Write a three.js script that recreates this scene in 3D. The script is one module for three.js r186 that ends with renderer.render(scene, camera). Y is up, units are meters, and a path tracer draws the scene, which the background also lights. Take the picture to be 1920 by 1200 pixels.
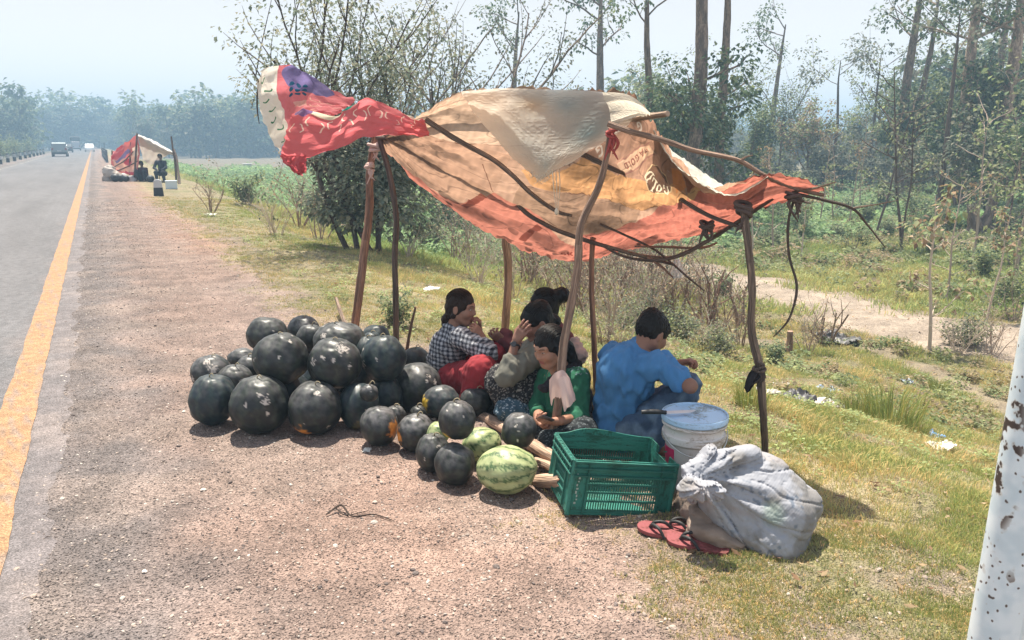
import * as THREE from 'three';
import { mergeGeometries } from 'three/addons/utils/BufferGeometryUtils.js';
import { RoundedBoxGeometry } from 'three/addons/geometries/RoundedBoxGeometry.js';
import { createNoise3D } from 'simplex-noise';

// ------------------------------------------------------------------ camera, sky, sun, exposure
const FOCAL = 1450, EYE = 1.7, K = EYE / 1.6, PITCH = Math.atan(332 / FOCAL);   // FOCAL in pixels of a 1920 x 1200 frame
const scene = new THREE.Scene();
const camera = new THREE.PerspectiveCamera(2 * Math.atan(600 / FOCAL) * 180 / Math.PI, 1.6, 0.05, 4000);
camera.position.set(0, EYE, 0);
camera.rotation.x = -PITCH;
const renderer = new THREE.WebGLRenderer({ antialias: true });
renderer.toneMapping = THREE.LinearToneMapping;
renderer.toneMappingExposure = 2.05;
renderer.shadowMap.enabled = true;
const SUN_DIR = new THREE.Vector3(-0.1, 0.88, -0.45).normalize();
const clamp = (x, a = 0, b = 1) => Math.min(b, Math.max(a, x));
const smooth = (a, b, x) => { const t = clamp((x - a) / (b - a)); return t * t * (3 - 2 * t); };
const lerp = (a, b, t) => a + (b - a) * t;
{
  const w = 512, h = 256, data = new Float32Array(w * h * 4);
  const hor = [0.58, 0.565, 0.56], mid = [0.345, 0.35, 0.365], zen = [0.20, 0.25, 0.34];
  for (let j = 0; j < h; j++) for (let i = 0; i < w; i++) {
    const el = ((j + 0.5) / h - 0.5) * Math.PI, az = ((i + 0.5) / w - 0.5) * 2 * Math.PI;
    const y = Math.sin(el), c = Math.cos(el), dx = Math.cos(az) * c, dz = Math.sin(az) * c;
    const a = smooth(0.02, 0.3, y), b = smooth(0.35, 1, y);
    const ang = Math.acos(clamp(dx * SUN_DIR.x + y * SUN_DIR.y + dz * SUN_DIR.z, -1, 1));
    const halo = 0.9 * Math.exp(-ang / 0.16) + 0.22 * Math.exp(-ang / 0.6);
    const o = (j * w + i) * 4;
    for (let k = 0; k < 3; k++) data[o + k] = y < 0 ? [0.42, 0.40, 0.36][k] : lerp(lerp(hor[k], mid[k], a), zen[k], b) + halo * [1, 0.97, 0.9][k];
    data[o + 3] = 1;
  }
  const sky = new THREE.DataTexture(data, w, h, THREE.RGBAFormat, THREE.FloatType);
  sky.mapping = THREE.EquirectangularReflectionMapping; sky.magFilter = sky.minFilter = THREE.LinearFilter; sky.needsUpdate = true;
  scene.background = sky; scene.environment = sky;
  const sun = new THREE.DirectionalLight(new THREE.Color(1, 0.925, 0.79), 4.9);
  sun.position.copy(SUN_DIR).multiplyScalar(60); sun.castShadow = true; sun.shadow.radius = 1.6;
  sun.shadow.mapSize.set(4096, 4096);
  Object.assign(sun.shadow.camera, { left: -30, right: 30, top: 30, bottom: -30, near: 1, far: 140 });
  sun.target.position.set(0, 0, -8); sun.name = 'sun';
  scene.add(sun, sun.target);
}
scene.fog = new THREE.FogExp2(new THREE.Color(0.46, 0.70, 0.95), 0.0030);

// ------------------------------------------------------------------ helpers
const V = (x, y, z) => new THREE.Vector3(x, y, z);
const rng = (seed) => () => { seed = (seed + 0x6d2b79f5) | 0; let t = Math.imul(seed ^ (seed >>> 15), 1 | seed); t = (t + Math.imul(t ^ (t >>> 7), 61 | t)) ^ t; return ((t ^ (t >>> 14)) >>> 0) / 4294967296; };
const R = rng(77), rr = (a, b) => a + (b - a) * R();
const n3 = createNoise3D(rng(5));
const fbm = (x, y, z, o = 4) => { let s = 0, a = 0.5; for (let i = 0; i < o; i++) { s += a * n3(x, y, z); x *= 2.03; y *= 2.03; z *= 2.03; a *= 0.5; } return s; };
const CP = Math.cos(PITCH), SP = Math.sin(PITCH);
// a point of the place: photo column and row, and how far in front of the eye it stands (world z)
function at(px, py, d) { const X = px - 960, Y = 600 - py, f = FOCAL * CP + Y * SP, v = Y * CP - FOCAL * SP, D = d * K; return V(X / f * D, EYE + v / f * D, -D); }
const mpp = (py, d) => d * K / (FOCAL * CP + (600 - py) * SP);       // metres per pixel there
const RD = V(-0.4667, 0, -0.8844).normalize(), RN = V(-RD.z, 0, RD.x), P0 = V(-3.92 * K, 0, -6.2 * K);   // along the road, across it (to the right), a point on its edge line
const offOf = (x, z) => (x - P0.x) * RN.x + (z - P0.z) * RN.z, alongOf = (x, z) => (x - P0.x) * RD.x + (z - P0.z) * RD.z;
const roadPt = (s, o, y = 0) => V(P0.x + RD.x * s + RN.x * o, y, P0.z + RD.z * s + RN.z * o);
const ROAD_L = -5.35, ROAD_R = 0.32;
function H(x, z) {
  const o = offOf(x, z), s = alongOf(x, z);
  if (o > ROAD_R - 0.15) {
    let y = -0.012 * Math.max(0, o - 0.5);
    const c = 3.5 + 0.3 * n3(s * 0.16, 3, 0) + 0.1 * n3(s * 0.7, 9, 0) + 0.9 * smooth(-4.2, -7, s);
    y -= 1.15 * smooth(0, 1, (o - c) / 6) + 0.35 * smooth(c - 1, c + 3, o) * 0.3;
    y += 0.5 * smooth(24, 60, o);
    y += 0.014 * n3(x * 2.3, z * 2.3, 1) * smooth(0.3, 1.2, o) + 0.05 * n3(x * 0.8, z * 0.8, 2) * smooth(2.5, 5, o) + 0.1 * n3(x * 0.22, z * 0.22, 4) * smooth(5, 12, o);
    y += 0.006 * n3(x * 9, z * 9, 7) * smooth(0.4, 1, o);
    return y;
  }
  if (o < ROAD_L + 0.15) return -0.7 * smooth(ROAD_L - 0.9, ROAD_L - 7, o) + 0.02 * n3(x, z, 8) * smooth(ROAD_L, ROAD_L - 1, o) + 0.15 * n3(x * 0.1, z * 0.1, 8) * smooth(ROAD_L - 4, ROAD_L - 20, o);
  return 0;
}
const onGround = (x, z, up = 0) => V(x, H(x, z) + up, z);
function hit(px, py) {          // where the line of sight meets the ground
  let d = 1.2, st = 0.05, p;
  for (; d < 600; d += st, st *= 1.012) { p = at(px, py, d); if (p.y < H(p.x, p.z)) { for (let k = 0; k < 12; k++) { st /= 2; p = at(px, py, d); d += p.y < H(p.x, p.z) ? -st : st; } break; } }
  return onGround(p.x, p.z);
}
const used = {};
function numbered(n) { const k = used[n] = (used[n] || 0) + 1; return k === 1 ? n : n + '_' + String(k - 1).padStart(3, '0'); }
function tag(o, label, category, group, kind) { if (label) o.userData.label = label; if (category) o.userData.category = category; if (group) o.userData.group = group; if (kind) o.userData.kind = kind; return o; }
function thing(name, p, label, category, group) { const o = new THREE.Group(); o.name = numbered(name); o.position.copy(p); scene.add(o); return tag(o, label, category, group); }
function mesh(name, geo, mat, parent) { const m = new THREE.Mesh(geo, mat); m.name = name; m.castShadow = m.receiveShadow = true; if (parent) parent.add(m); return m; }
function wpart(name, geo, mat, t, up) { geo.translate(-t.position.x, -t.position.y, -t.position.z); return mesh(name, geo, mat, up || t); }   // geometry given in world places, t not turned
function solo(name, geo, mat, label, category, group, kind) { const m = mesh(numbered(name), geo, mat, scene); return tag(m, label, category, group, kind); }
function structure(name, geo, mat) { const m = mesh(name, geo, mat, scene); m.userData.kind = 'structure'; return m; }
function copyOf(src, name, label, group) { const c = src.clone(); c.name = numbered(name); scene.add(c); c.userData = { ...src.userData }; if (label) c.userData.label = label; if (group) c.userData.group = group; return c; }
function join(list) {
  const col = list.some((g) => g.attributes.color);
  list = list.map((g) => {
    const n = g.attributes.position.count, o = new THREE.BufferGeometry();
    o.setAttribute('position', g.attributes.position);
    if (!g.attributes.normal) g.computeVertexNormals();
    o.setAttribute('normal', g.attributes.normal);
    o.setAttribute('uv', g.attributes.uv || new THREE.BufferAttribute(new Float32Array(n * 2), 2));
    if (col) o.setAttribute('color', g.attributes.color || new THREE.BufferAttribute(new Float32Array(n * 3).fill(1), 3));
    o.setIndex(g.index || new THREE.BufferAttribute(Uint32Array.from({ length: n }, (_, i) => i), 1));
    return o;
  });
  return mergeGeometries(list);
}
function paint(g, fn) {        // vertex colours, linear
  const p = g.attributes.position, n = g.attributes.normal, c = new Float32Array(p.count * 3);
  for (let i = 0; i < p.count; i++) { const v = fn(p.getX(i), p.getY(i), p.getZ(i), n ? n.getY(i) : 0, i); c[i * 3] = v[0]; c[i * 3 + 1] = v[1]; c[i * 3 + 2] = v[2]; }
  g.setAttribute('color', new THREE.BufferAttribute(c, 3));
  return g;
}
const mixc = (a, b, t) => [lerp(a[0], b[0], t), lerp(a[1], b[1], t), lerp(a[2], b[2], t)];
const mulc = (a, k) => [a[0] * k, a[1] * k, a[2] * k];
// a tapered tube along points; radii per point; bumps make it knobbly
function tube(pts, radii, sides = 8, seg = 0, bump = 0, seed = 0) {
  const N = seg || (pts.length - 1) * 4, curve = pts.length > 2 ? new THREE.CatmullRomCurve3(pts, false, 'centripetal') : new THREE.LineCurve3(pts[0], pts[1]);
  const pos = [], uv = [], idx = [], up = V(0.31, 0.2, 0.93).normalize(), t = V(), a = V(), b = V(), p = V(); let len = 0, last = null;
  for (let i = 0; i <= N; i++) {
    const u = i / N; curve.getPoint(u, p); curve.getTangent(u, t);
    if (last) len += last.distanceTo(p); last = p.clone();
    a.copy(up).addScaledVector(t, -up.dot(t)).normalize(); up.copy(a); b.crossVectors(t, a);
    const f = u * (radii.length - 1), k = Math.min(radii.length - 2, Math.floor(f)), r0 = lerp(radii[k], radii[k + 1], f - k);
    for (let j = 0; j <= sides; j++) {
      const th = j / sides * 2 * Math.PI, cx = Math.cos(th), sx = Math.sin(th);
      const r = r0 * (1 + bump * n3(cx * 1.3 + seed, sx * 1.3, len * 7 + seed));
      pos.push(p.x + (a.x * cx + b.x * sx) * r, p.y + (a.y * cx + b.y * sx) * r, p.z + (a.z * cx + b.z * sx) * r); uv.push(j / sides, len);
    }
  }
  const w = sides + 1;
  for (let i = 0; i < N; i++) for (let j = 0; j < sides; j++) { const q = i * w + j; idx.push(q, q + 1, q + w, q + 1, q + w + 1, q + w); }
  for (const e of [0, N]) {    // ends
    const c = pos.length / 3, pp = curve.getPoint(e / N); pos.push(pp.x, pp.y, pp.z); uv.push(0.5, 0);
    for (let j = 0; j <= sides; j++) { const q = (e * w + j) * 3; pos.push(pos[q], pos[q + 1], pos[q + 2]); uv.push(0.5, 0); }
    for (let j = 0; j < sides; j++) e ? idx.push(c, c + 1 + j, c + 2 + j) : idx.push(c, c + 2 + j, c + 1 + j);
  }
  const g = new THREE.BufferGeometry();
  g.setAttribute('position', new THREE.Float32BufferAttribute(pos, 3)); g.setAttribute('uv', new THREE.Float32BufferAttribute(uv, 2)); g.setIndex(idx); g.computeVertexNormals();
  return g;
}
// a sheet through a grid of control points [rows][columns], shaped by fn(p, u, v)
const cr = (a, b, c, d, t) => 0.5 * (2 * b + (c - a) * t + (2 * a - 5 * b + 4 * c - d) * t * t + (3 * b - a - 3 * c + d) * t * t * t);
function crv(list, u) {
  const n = list.length - 1, f = clamp(u) * n, i = Math.min(n - 1, Math.floor(f)), t = f - i, g = (k) => list[clamp(k, 0, n)], A = g(i - 1), B = g(i), C = g(i + 1), D = g(i + 2);
  return V(cr(A.x, B.x, C.x, D.x, t), cr(A.y, B.y, C.y, D.y, t), cr(A.z, B.z, C.z, D.z, t));
}
function sheet(rows, nu, nv, fn) {
  const pos = [], uv = [], idx = [];
  for (let j = 0; j <= nv; j++) for (let i = 0; i <= nu; i++) {
    const u = i / nu, v = j / nv, p = crv(rows.map((r) => crv(r, u)), v);
    if (fn) fn(p, u, v);
    pos.push(p.x, p.y, p.z); uv.push(u, 1 - v);
  }
  for (let j = 0; j < nv; j++) for (let i = 0; i < nu; i++) { const q = j * (nu + 1) + i; idx.push(q, q + nu + 1, q + 1, q + 1, q + nu + 1, q + nu + 2); }
  const g = new THREE.BufferGeometry();
  g.setAttribute('position', new THREE.Float32BufferAttribute(pos, 3)); g.setAttribute('uv', new THREE.Float32BufferAttribute(uv, 2)); g.setIndex(idx); g.computeVertexNormals();
  return g;
}
// tiling noise for textures
function tileNoise(per, seed) {
  const r = rng(seed), t = new Float32Array(per * per).map(() => r());
  return (u, v) => { const x = u * per, y = v * per, i = Math.floor(x), j = Math.floor(y), fx = x - i, fy = y - j, sx = fx * fx * (3 - 2 * fx), sy = fy * fy * (3 - 2 * fy), g = (a, b) => t[((b % per + per) % per) * per + (a % per + per) % per]; return lerp(lerp(g(i, j), g(i + 1, j), sx), lerp(g(i, j + 1), g(i + 1, j + 1), sx), sy); };
}
function tex(size, fn, srgb = true, h = size) {
  const d = new Uint8Array(size * h * 4);
  for (let j = 0; j < h; j++) for (let i = 0; i < size; i++) { const c = fn(i / size, j / h, i, j), o = (j * size + i) * 4; if (typeof c === 'number') d[o] = d[o + 1] = d[o + 2] = clamp(c) * 255; else { d[o] = clamp(c[0]) * 255; d[o + 1] = clamp(c[1]) * 255; d[o + 2] = clamp(c[2]) * 255; } d[o + 3] = 255; }
  const t = new THREE.DataTexture(d, size, h); t.wrapS = t.wrapT = THREE.RepeatWrapping; t.magFilter = THREE.LinearFilter; t.minFilter = THREE.LinearMipmapLinearFilter; t.generateMipmaps = true; t.needsUpdate = true;
  if (srgb) t.colorSpace = THREE.SRGBColorSpace;
  return t;
}
const std = (o) => new THREE.MeshStandardMaterial({ roughness: 0.85, ...o });
const phys = (o) => new THREE.MeshPhysicalMaterial({ roughness: 0.85, ...o });
const lin = (r, g, b) => new THREE.Color().setRGB(r, g, b);
const s2l = (r, g, b) => { const f = (c) => { c /= 255; return c <= 0.04045 ? c / 12.92 : ((c + 0.055) / 1.055) ** 2.4; }; return [f(r), f(g), f(b)]; };
// ------------------------------------------------------------------ shared materials
const T = {};
{
  const a = tileNoise(8, 1), b = tileNoise(40, 2), c = tileNoise(128, 3), d = tileNoise(300, 4), e = tileNoise(512, 6);
  const grit = (u, v) => 0.25 * b(u, v) + 0.3 * c(u, v) + 0.45 * d(u, v);
  T.dirt = tex(1024, (u, v) => { const g = grit(u, v), p = d(u * 1.0 + 0.37, v + 0.11), spot = smooth(0.8, 0.92, p) * -0.36 + smooth(0.93, 1, 1 - p) * 0.16; const k = 0.78 + 0.16 * (a(u, v) - 0.5) + 0.36 * (g - 0.5) + spot + 0.12 * (e(u, v) - 0.5); return [k, k * 0.985, k * 0.97]; });
  T.dirtB = tex(1024, (u, v) => clamp(grit(u, v) * 0.8 + 0.35 * smooth(0.72, 0.95, d(u + 0.37, v + 0.11))), false);
  T.asphalt = tex(1024, (u, v) => { const k = 0.74 + 0.3 * (e(u, v) - 0.5) + 0.26 * (d(u, v) - 0.5) + 0.12 * (b(u, v) - 0.5); return [k, k, k * 1.01]; });
  T.asphaltB = tex(1024, (u, v) => 0.5 * e(u, v) + 0.5 * d(u, v), false);
  const g1 = tileNoise(16, 11), g2 = tileNoise(64, 12);
  T.bark = tex(512, (u, v) => { const f = g1(u, v * 0.25) * 0.5 + g2(u, v * 0.25) * 0.5, k = 0.68 + 0.32 * smooth(0.25, 0.7, f) + 0.12 * (g2(u + 0.3, v) - 0.5); return [k, k * 0.97, k * 0.94]; });
  T.barkB = tex(512, (u, v) => g1(u, v * 0.25) * 0.5 + g2(u, v * 0.25) * 0.5, false);
  T.weave = tex(256, (u, v) => 0.5 + 0.25 * Math.sin(u * 256 * Math.PI / 2) * Math.sin(v * 256 * Math.PI / 2) + 0.25 * (b(u, v) - 0.5), false);
  T.crumple = tex(512, (u, v) => { const w = tileNoise; return 0.6 * Math.abs(a(u, v) * 2 - 1) + 0.4 * Math.abs(b(u, v) * 2 - 1); }, false);
  T.grime = tex(512, (u, v) => { const s = smooth(0.5, 0.85, 0.5 * a(u, v) + 0.3 * b(u, v) + 0.3 * c(u, v)), w = smooth(0.78, 0.84, c(u * 1 + 0.2, v)) * 0.25, k = 1 - 0.3 * s; return [k + w * 0.2, k * (1 - 0.06 * s) + w * 0.2, k * (1 - 0.14 * s) + w * 0.2]; });
  for (const k of ['dirt', 'dirtB']) T[k].repeat.set(0.62, 0.62);
  for (const k of ['asphalt', 'asphaltB']) T[k].repeat.set(0.6, 0.6);
  T.bark.repeat.set(1, 0.8); T.barkB.repeat.set(1, 0.8);
}
const M = {
  ground: std({ vertexColors: true, map: T.dirt, bumpMap: T.dirtB, bumpScale: 0.03, roughness: 0.97 }),
  asphalt: std({ vertexColors: true, map: T.asphalt, bumpMap: T.asphaltB, bumpScale: 0.006, roughness: 0.88 }),
  bark: std({ color: lin(0.30, 0.225, 0.18), map: T.bark, bumpMap: T.barkB, bumpScale: 0.02 }),
  barkPale: std({ color: lin(0.5,0.37,0.29), map: T.bark, bumpMap: T.barkB, bumpScale: 0.02 }),
  barkDark: std({ color: lin(0.17, 0.125, 0.105), map: T.bark, bumpMap: T.barkB, bumpScale: 0.01 }),
  barkBrown: std({ color: lin(0.38, 0.22, 0.155), map: T.bark, bumpMap: T.barkB, bumpScale: 0.008 }),
  barkGrey: std({ color: lin(0.40, 0.275, 0.215), map: T.bark, bumpMap: T.barkB, bumpScale: 0.008 }),
  twig: std({ color: lin(0.38, 0.29, 0.235) }),
  twigPale: std({ color: lin(0.52, 0.42, 0.34) }),
  leaf: phys({ vertexColors: true, roughness: 0.85, specularIntensity: 0.3, side: THREE.DoubleSide, transmission: 0.5, thickness: 0 }),
  grass: phys({ color: 0xffffff, vertexColors: true, roughness: 0.9, specularIntensity: 0.25, side: THREE.DoubleSide, transmission: 0.35, thickness: 0 }),
  stone: std({ color: lin(0.32, 0.27, 0.23), roughness: 0.95 }),
};

// ------------------------------------------------------------------ ground
const TRACK = [[1130, 470], [1250, 500], [1370, 525], [1480, 555], [1600, 585], [1750, 612], [1930, 645], [2200, 690]].map(([x, y]) => hit(x, y));
const PATHW = [[1400, 640], [1560, 645], [1650, 660], [1730, 690], [1800, 722], [1860, 752], [1990, 810]].map(([x, y]) => hit(x, y));
function distTo(line, x, z) {
  let best = 1e9;
  for (let i = 0; i + 1 < line.length; i++) { const a = line[i], b = line[i + 1], dx = b.x - a.x, dz = b.z - a.z, t = clamp(((x - a.x) * dx + (z - a.z) * dz) / (dx * dx + dz * dz)); best = Math.min(best, Math.hypot(x - a.x - dx * t, z - a.z - dz * t)); }
  return best;
}
const trackAt = (x, z) => { const d = distTo(TRACK, x, z) + 0.5 * n3(x * 0.7, z * 0.7, 31) + 0.2 * n3(x * 2.5, z * 2.5, 32); return 1 - smooth(0.7, 1.9, d); };
const pathAt = (x, z) => { const d = distTo(PATHW, x, z) + 0.07 * n3(x * 3, z * 3, 33); return 1 - smooth(0.1, 0.32, d); };
// how much grass grows at a place, 0 to 1
function grassAt(x, z) {
  const o = offOf(x, z), s = alongOf(x, z);
  if (o < ROAD_R) return o < ROAD_L - 1.2 ? 0.8 : 0;
  const n = 0.5 * n3(x * 0.9, z * 0.9, 11) + 0.3 * n3(x * 2.7, z * 2.7, 12) + 0.2 * n3(x * 7, z * 7, 13);
  let edge = lerp(2.45, 2.0, smooth(5, 25, s));
  edge += 0.55 * smooth(0.5, -2.5, s) - 0.35 * smooth(-3.6, -4.6, s);
  let g = smooth(edge - 0.45, edge + 0.55, o + 0.6 * n);
  const inStall = smooth(-1.2, -1.9, s) * smooth(-5.6, -4.6, s) * smooth(3.7, 3.2, o);
  g *= 1 - 0.75 * inStall; g *= 1 - 0.75 * smooth(-5.4, -6.3, s) * smooth(0.55, -0.3, 0.5 * n + n3(x * 1.3, z * 1.3, 14) - 0.12 * (o - 3.6));
  g *= 1 - trackAt(x, z); g *= 1 - pathAt(x, z);
  return g;
}
function groundColor(x, z) {
  const o = offOf(x, z), s = alongOf(x, z);
  const n1 = n3(x * 0.5, z * 0.5, 20), n2 = n3(x * 1.9, z * 1.9, 21), nf = n3(x * 6, z * 6, 22);
  let c = mixc([0.44, 0.325, 0.275], [0.47, 0.365, 0.32], 0.5 + 0.5 * n1);
  c = mixc([0.30, 0.268, 0.262], c, smooth(0.35, 1.25, o + 0.25 * n2));
  const red = smooth(0.7, 0, Math.abs(o - 2.15 - 0.25 * n1)) * smooth(2, 7, s);
  c = mixc(c, [0.58, 0.36, 0.26], 0.65 * red);
  const near = smooth(1.5, 0, Math.hypot(x + 0.3, z + 3.5)) ; c = mixc(c, [0.60, 0.41, 0.325], 0.55 * near);
  c = mulc(c, 1 + 0.10 * n2 + 0.08 * nf); c = [c[0] * 1.0, c[1] * 0.975, c[2] * 0.985]; { const rut = Math.max(0, 1 - Math.abs(o - 1.05 - 0.15 * n3(s * 0.3, 2, 9)) / 0.22, 1 - Math.abs(o - 0.6 - 0.1 * n3(s * 0.3, 6, 9)) / 0.14); c = mulc(c, 1 - 0.12 * rut * smooth(-0.4, 0.3, n3(s * 0.5, 8, 1))); const tr = Math.max(0, 1 - Math.abs(o - 1.75 - 0.05 * s - 0.1 * n3(s * 0.4, 3, 3)) / 0.11); c = mulc(c, 1 - 0.1 * tr * smooth(-0.3, 0.3, n3(s * 0.8, 5, 5))); const dust = smooth(0.1, 0.6, n3(x * 0.9 + 7, z * 0.9, 61) + 0.4 * n3(x * 3, z * 3, 62)); c = mixc(c, [0.55, 0.44, 0.385], 0.35 * dust); }
  const g = grassAt(x, z);
  let gc = mixc([0.50, 0.43, 0.25], [0.36, 0.355, 0.16], smooth(-0.3, 0.6, n1 + 0.5 * n2) );
  gc = mixc(gc, [0.54, 0.44, 0.27], 0.5 * smooth(0.1, 0.7, nf));
  if (o > 8) gc = mixc(gc, [0.32, 0.31, 0.17], 0.6 * smooth(8, 16, o));
  if (o < -4) gc = [0.16, 0.15, 0.09];
  c = mixc(c, gc, g * 0.85);
  const fieldBrown = smooth(60, 110, s) * smooth(4, 8, o); c = mixc(c, [0.24, 0.19, 0.16], 0.6 * fieldBrown);
  c = mixc(c, mulc([0.70, 0.58, 0.47], 1 + 0.1 * nf), trackAt(x, z) * 0.9); c = mixc(c, [0.48, 0.4, 0.27], pathAt(x, z) * 0.85);
  return c;
}
{
  const sinh = (a, b, u) => a * Math.sinh(b * u) , so = [], ss = [];
  for (let i = -190; i <= 190; i++) so.push(2.1 + sinh(0.9, 6.9, i / 190));
  so.push(ROAD_L + 0.14, ROAD_L + 0.16, ROAD_R - 0.16, ROAD_R - 0.14); so.sort((a, b) => a - b);
  for (let i = -110; i <= 260; i++) ss.push(-4.4 + sinh(1.0, 7.2, i / 260) );
  const pos = [], uv = [], idx = [], W = so.length;
  for (const s of ss) for (const o of so) { const p = roadPt(s, o); const inside = o > ROAD_L + 0.15 && o < ROAD_R - 0.15; pos.push(p.x, inside ? -0.06 : H(p.x, p.z), p.z); uv.push(o, s); }
  for (let j = 0; j + 1 < ss.length; j++) for (let i = 0; i + 1 < W; i++) { const q = j * W + i; idx.push(q, q + 1, q + W, q + 1, q + W + 1, q + W); }
  const g = new THREE.BufferGeometry();
  g.setAttribute('position', new THREE.Float32BufferAttribute(pos, 3)); g.setAttribute('uv', new THREE.Float32BufferAttribute(uv, 2)); g.setIndex(idx); g.computeVertexNormals();
  paint(g, (x, y, z) => groundColor(x, z));
  structure('ground', g, M.ground);
  // road: a sheet with ragged edges, 4 mm above its bed's shoulders
  const strip = (oL, oR, n, ragL, ragR, y, col, s0 = -14, s1 = 620, sink = false) => {
    const P = [], U = [], I = [], S = []; for (let s = s0; s <= s1; s += 0.06 + Math.abs(s + 5) * 0.012) S.push(s);
    for (const s of S) for (let i = 0; i <= n; i++) { const a = oL + ragL * (n3(s * 1.1, 1, oL) * 0.6 + n3(s * 4, 2, oL) * 0.4), b = oR + ragR * (n3(s * 1.3, 3, oR) * 0.6 + n3(s * 5, 4, oR) * 0.4), o = lerp(a, b, i / n), p = roadPt(s, o); P.push(p.x, i === n && sink ? -0.004 : y, p.z); U.push(o, s); }
    for (let j = 0; j + 1 < S.length; j++) for (let i = 0; i < n; i++) { const q = j * (n + 1) + i; I.push(q, q + 1, q + n + 1, q + 1, q + n + 2, q + n + 1); }
    const g = new THREE.BufferGeometry(); g.setAttribute('position', new THREE.Float32BufferAttribute(P, 3)); g.setAttribute('uv', new THREE.Float32BufferAttribute(U, 2)); g.setIndex(I); g.computeVertexNormals();
    return paint(g, (x, yy, z) => col(offOf(x, z), alongOf(x, z)));
  };
  structure('road', strip(ROAD_L, ROAD_R, 44, 0.12, 0.09, 0.006, (o, s) => {
    const k = 1 + 0.12 * n3(o * 0.8, s * 0.12, 41) + 0.1 * n3(o * 3, s * 0.5, 42) - 0.14 * smooth(0.35, 0, Math.abs(Math.abs(o + 2.6) - 1.5)) * smooth(-0.2, 0.6, n3(o, s * 0.05, 44));
    let c = mulc([0.245, 0.234, 0.238], k); const gq = roadPt(s, o);
    c = mixc(c, groundColor(gq.x, gq.z), smooth(-0.2, 0.14, o + 0.16 * n3(o * 3, s * 0.9, 43) + 0.08 * n3(o * 12, s * 8, 45)));
    return mixc(c, [0.3, 0.26, 0.23], 0.6 * smooth(ROAD_L + 0.5, ROAD_L, o));
  }, -14, 620, true), M.asphalt);
  const line = strip(-0.10, 0.10, 8, 0.012, 0.012, 0.011, (o, s) => { const w = smooth(0.1, 0.55, n3(o * 14, s * 9, 51) * 0.6 + n3(o * 40, s * 25, 52) * 0.5); return mixc([0.66, 0.375, 0.19], [0.46, 0.34, 0.27], 0.85 * w * (0.4 + 0.6 * smooth(30, 0, s))); });
  structure('road_marking', line, M.asphalt);
  structure('road_marking_left', strip(ROAD_L + 0.35, ROAD_L + 0.5, 3, 0.02, 0.02, 0.011, (o, s) => mixc([0.5, 0.46, 0.42], [0.25, 0.23, 0.22], smooth(-0.2, 0.4, n3(o * 9, s * 2, 53)))), M.asphalt);
}
// pebbles and crumbs of soil on the shoulder
function inst(name, geo, mat, list, kindLabel) {
  const m = new THREE.InstancedMesh(geo, mat, list.length), o = new THREE.Object3D(), c = new THREE.Color();
  list.forEach((e, i) => { o.position.copy(e.p); o.rotation.set(e.rx || 0, e.ry || 0, e.rz || 0); if (Array.isArray(e.s)) o.scale.set(...e.s); else o.scale.setScalar(e.s); o.updateMatrix(); m.setMatrixAt(i, o.matrix); if (e.c) m.setColorAt(i, c.setRGB(...e.c)); });
  m.name = name; m.castShadow = m.receiveShadow = true; scene.add(m); m.userData.kind = 'stuff'; if (kindLabel) m.userData.label = kindLabel;
  return m;
}
{
  const g = new THREE.IcosahedronGeometry(1, 1), p = g.attributes.position;
  for (let i = 0; i < p.count; i++) { const x = p.getX(i), y = p.getY(i), z = p.getZ(i), k = 1 + 0.35 * n3(x * 1.4, y * 1.4, z * 1.4); p.setXYZ(i, x * k, y * k * 0.65, z * k); }
  g.computeVertexNormals();
  const list = [];
  for (let i = 0; i < 70000 && list.length < 30000; i++) {
    const s = -7.6 + Math.pow(R(), 2.2) * 26, o = 0.12 + Math.pow(R(), 1.1) * 3.6, q = roadPt(s, o);
    if (R() < grassAt(q.x, q.z) * 0.9) continue;
    const big = R() < 0.03, sz = (big ? rr(0.006, 0.013) : rr(0.002, 0.0065)) * (1 + Math.max(0, s) * 0.03), t = R();
    const c = t < (o < 1.1 ? 0.6 : 0.36) ? [0.15, 0.12, 0.11] : t < 0.85 ? [0.4, 0.32, 0.27] : [0.5, 0.44, 0.39];
    list.push({ p: onGround(q.x, q.z, sz * 0.2), s: [sz * rr(0.7, 1.4), sz, sz * rr(0.7, 1.3)], ry: R() * 6, rx: rr(-0.3, 0.3), c: mulc(c, rr(0.75, 1.2)) });
  }
  inst('gravel', g, std({ color: 0xffffff, roughness: 0.95 }), list, 'loose gravel and soil crumbs on the road shoulder');
}
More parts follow.
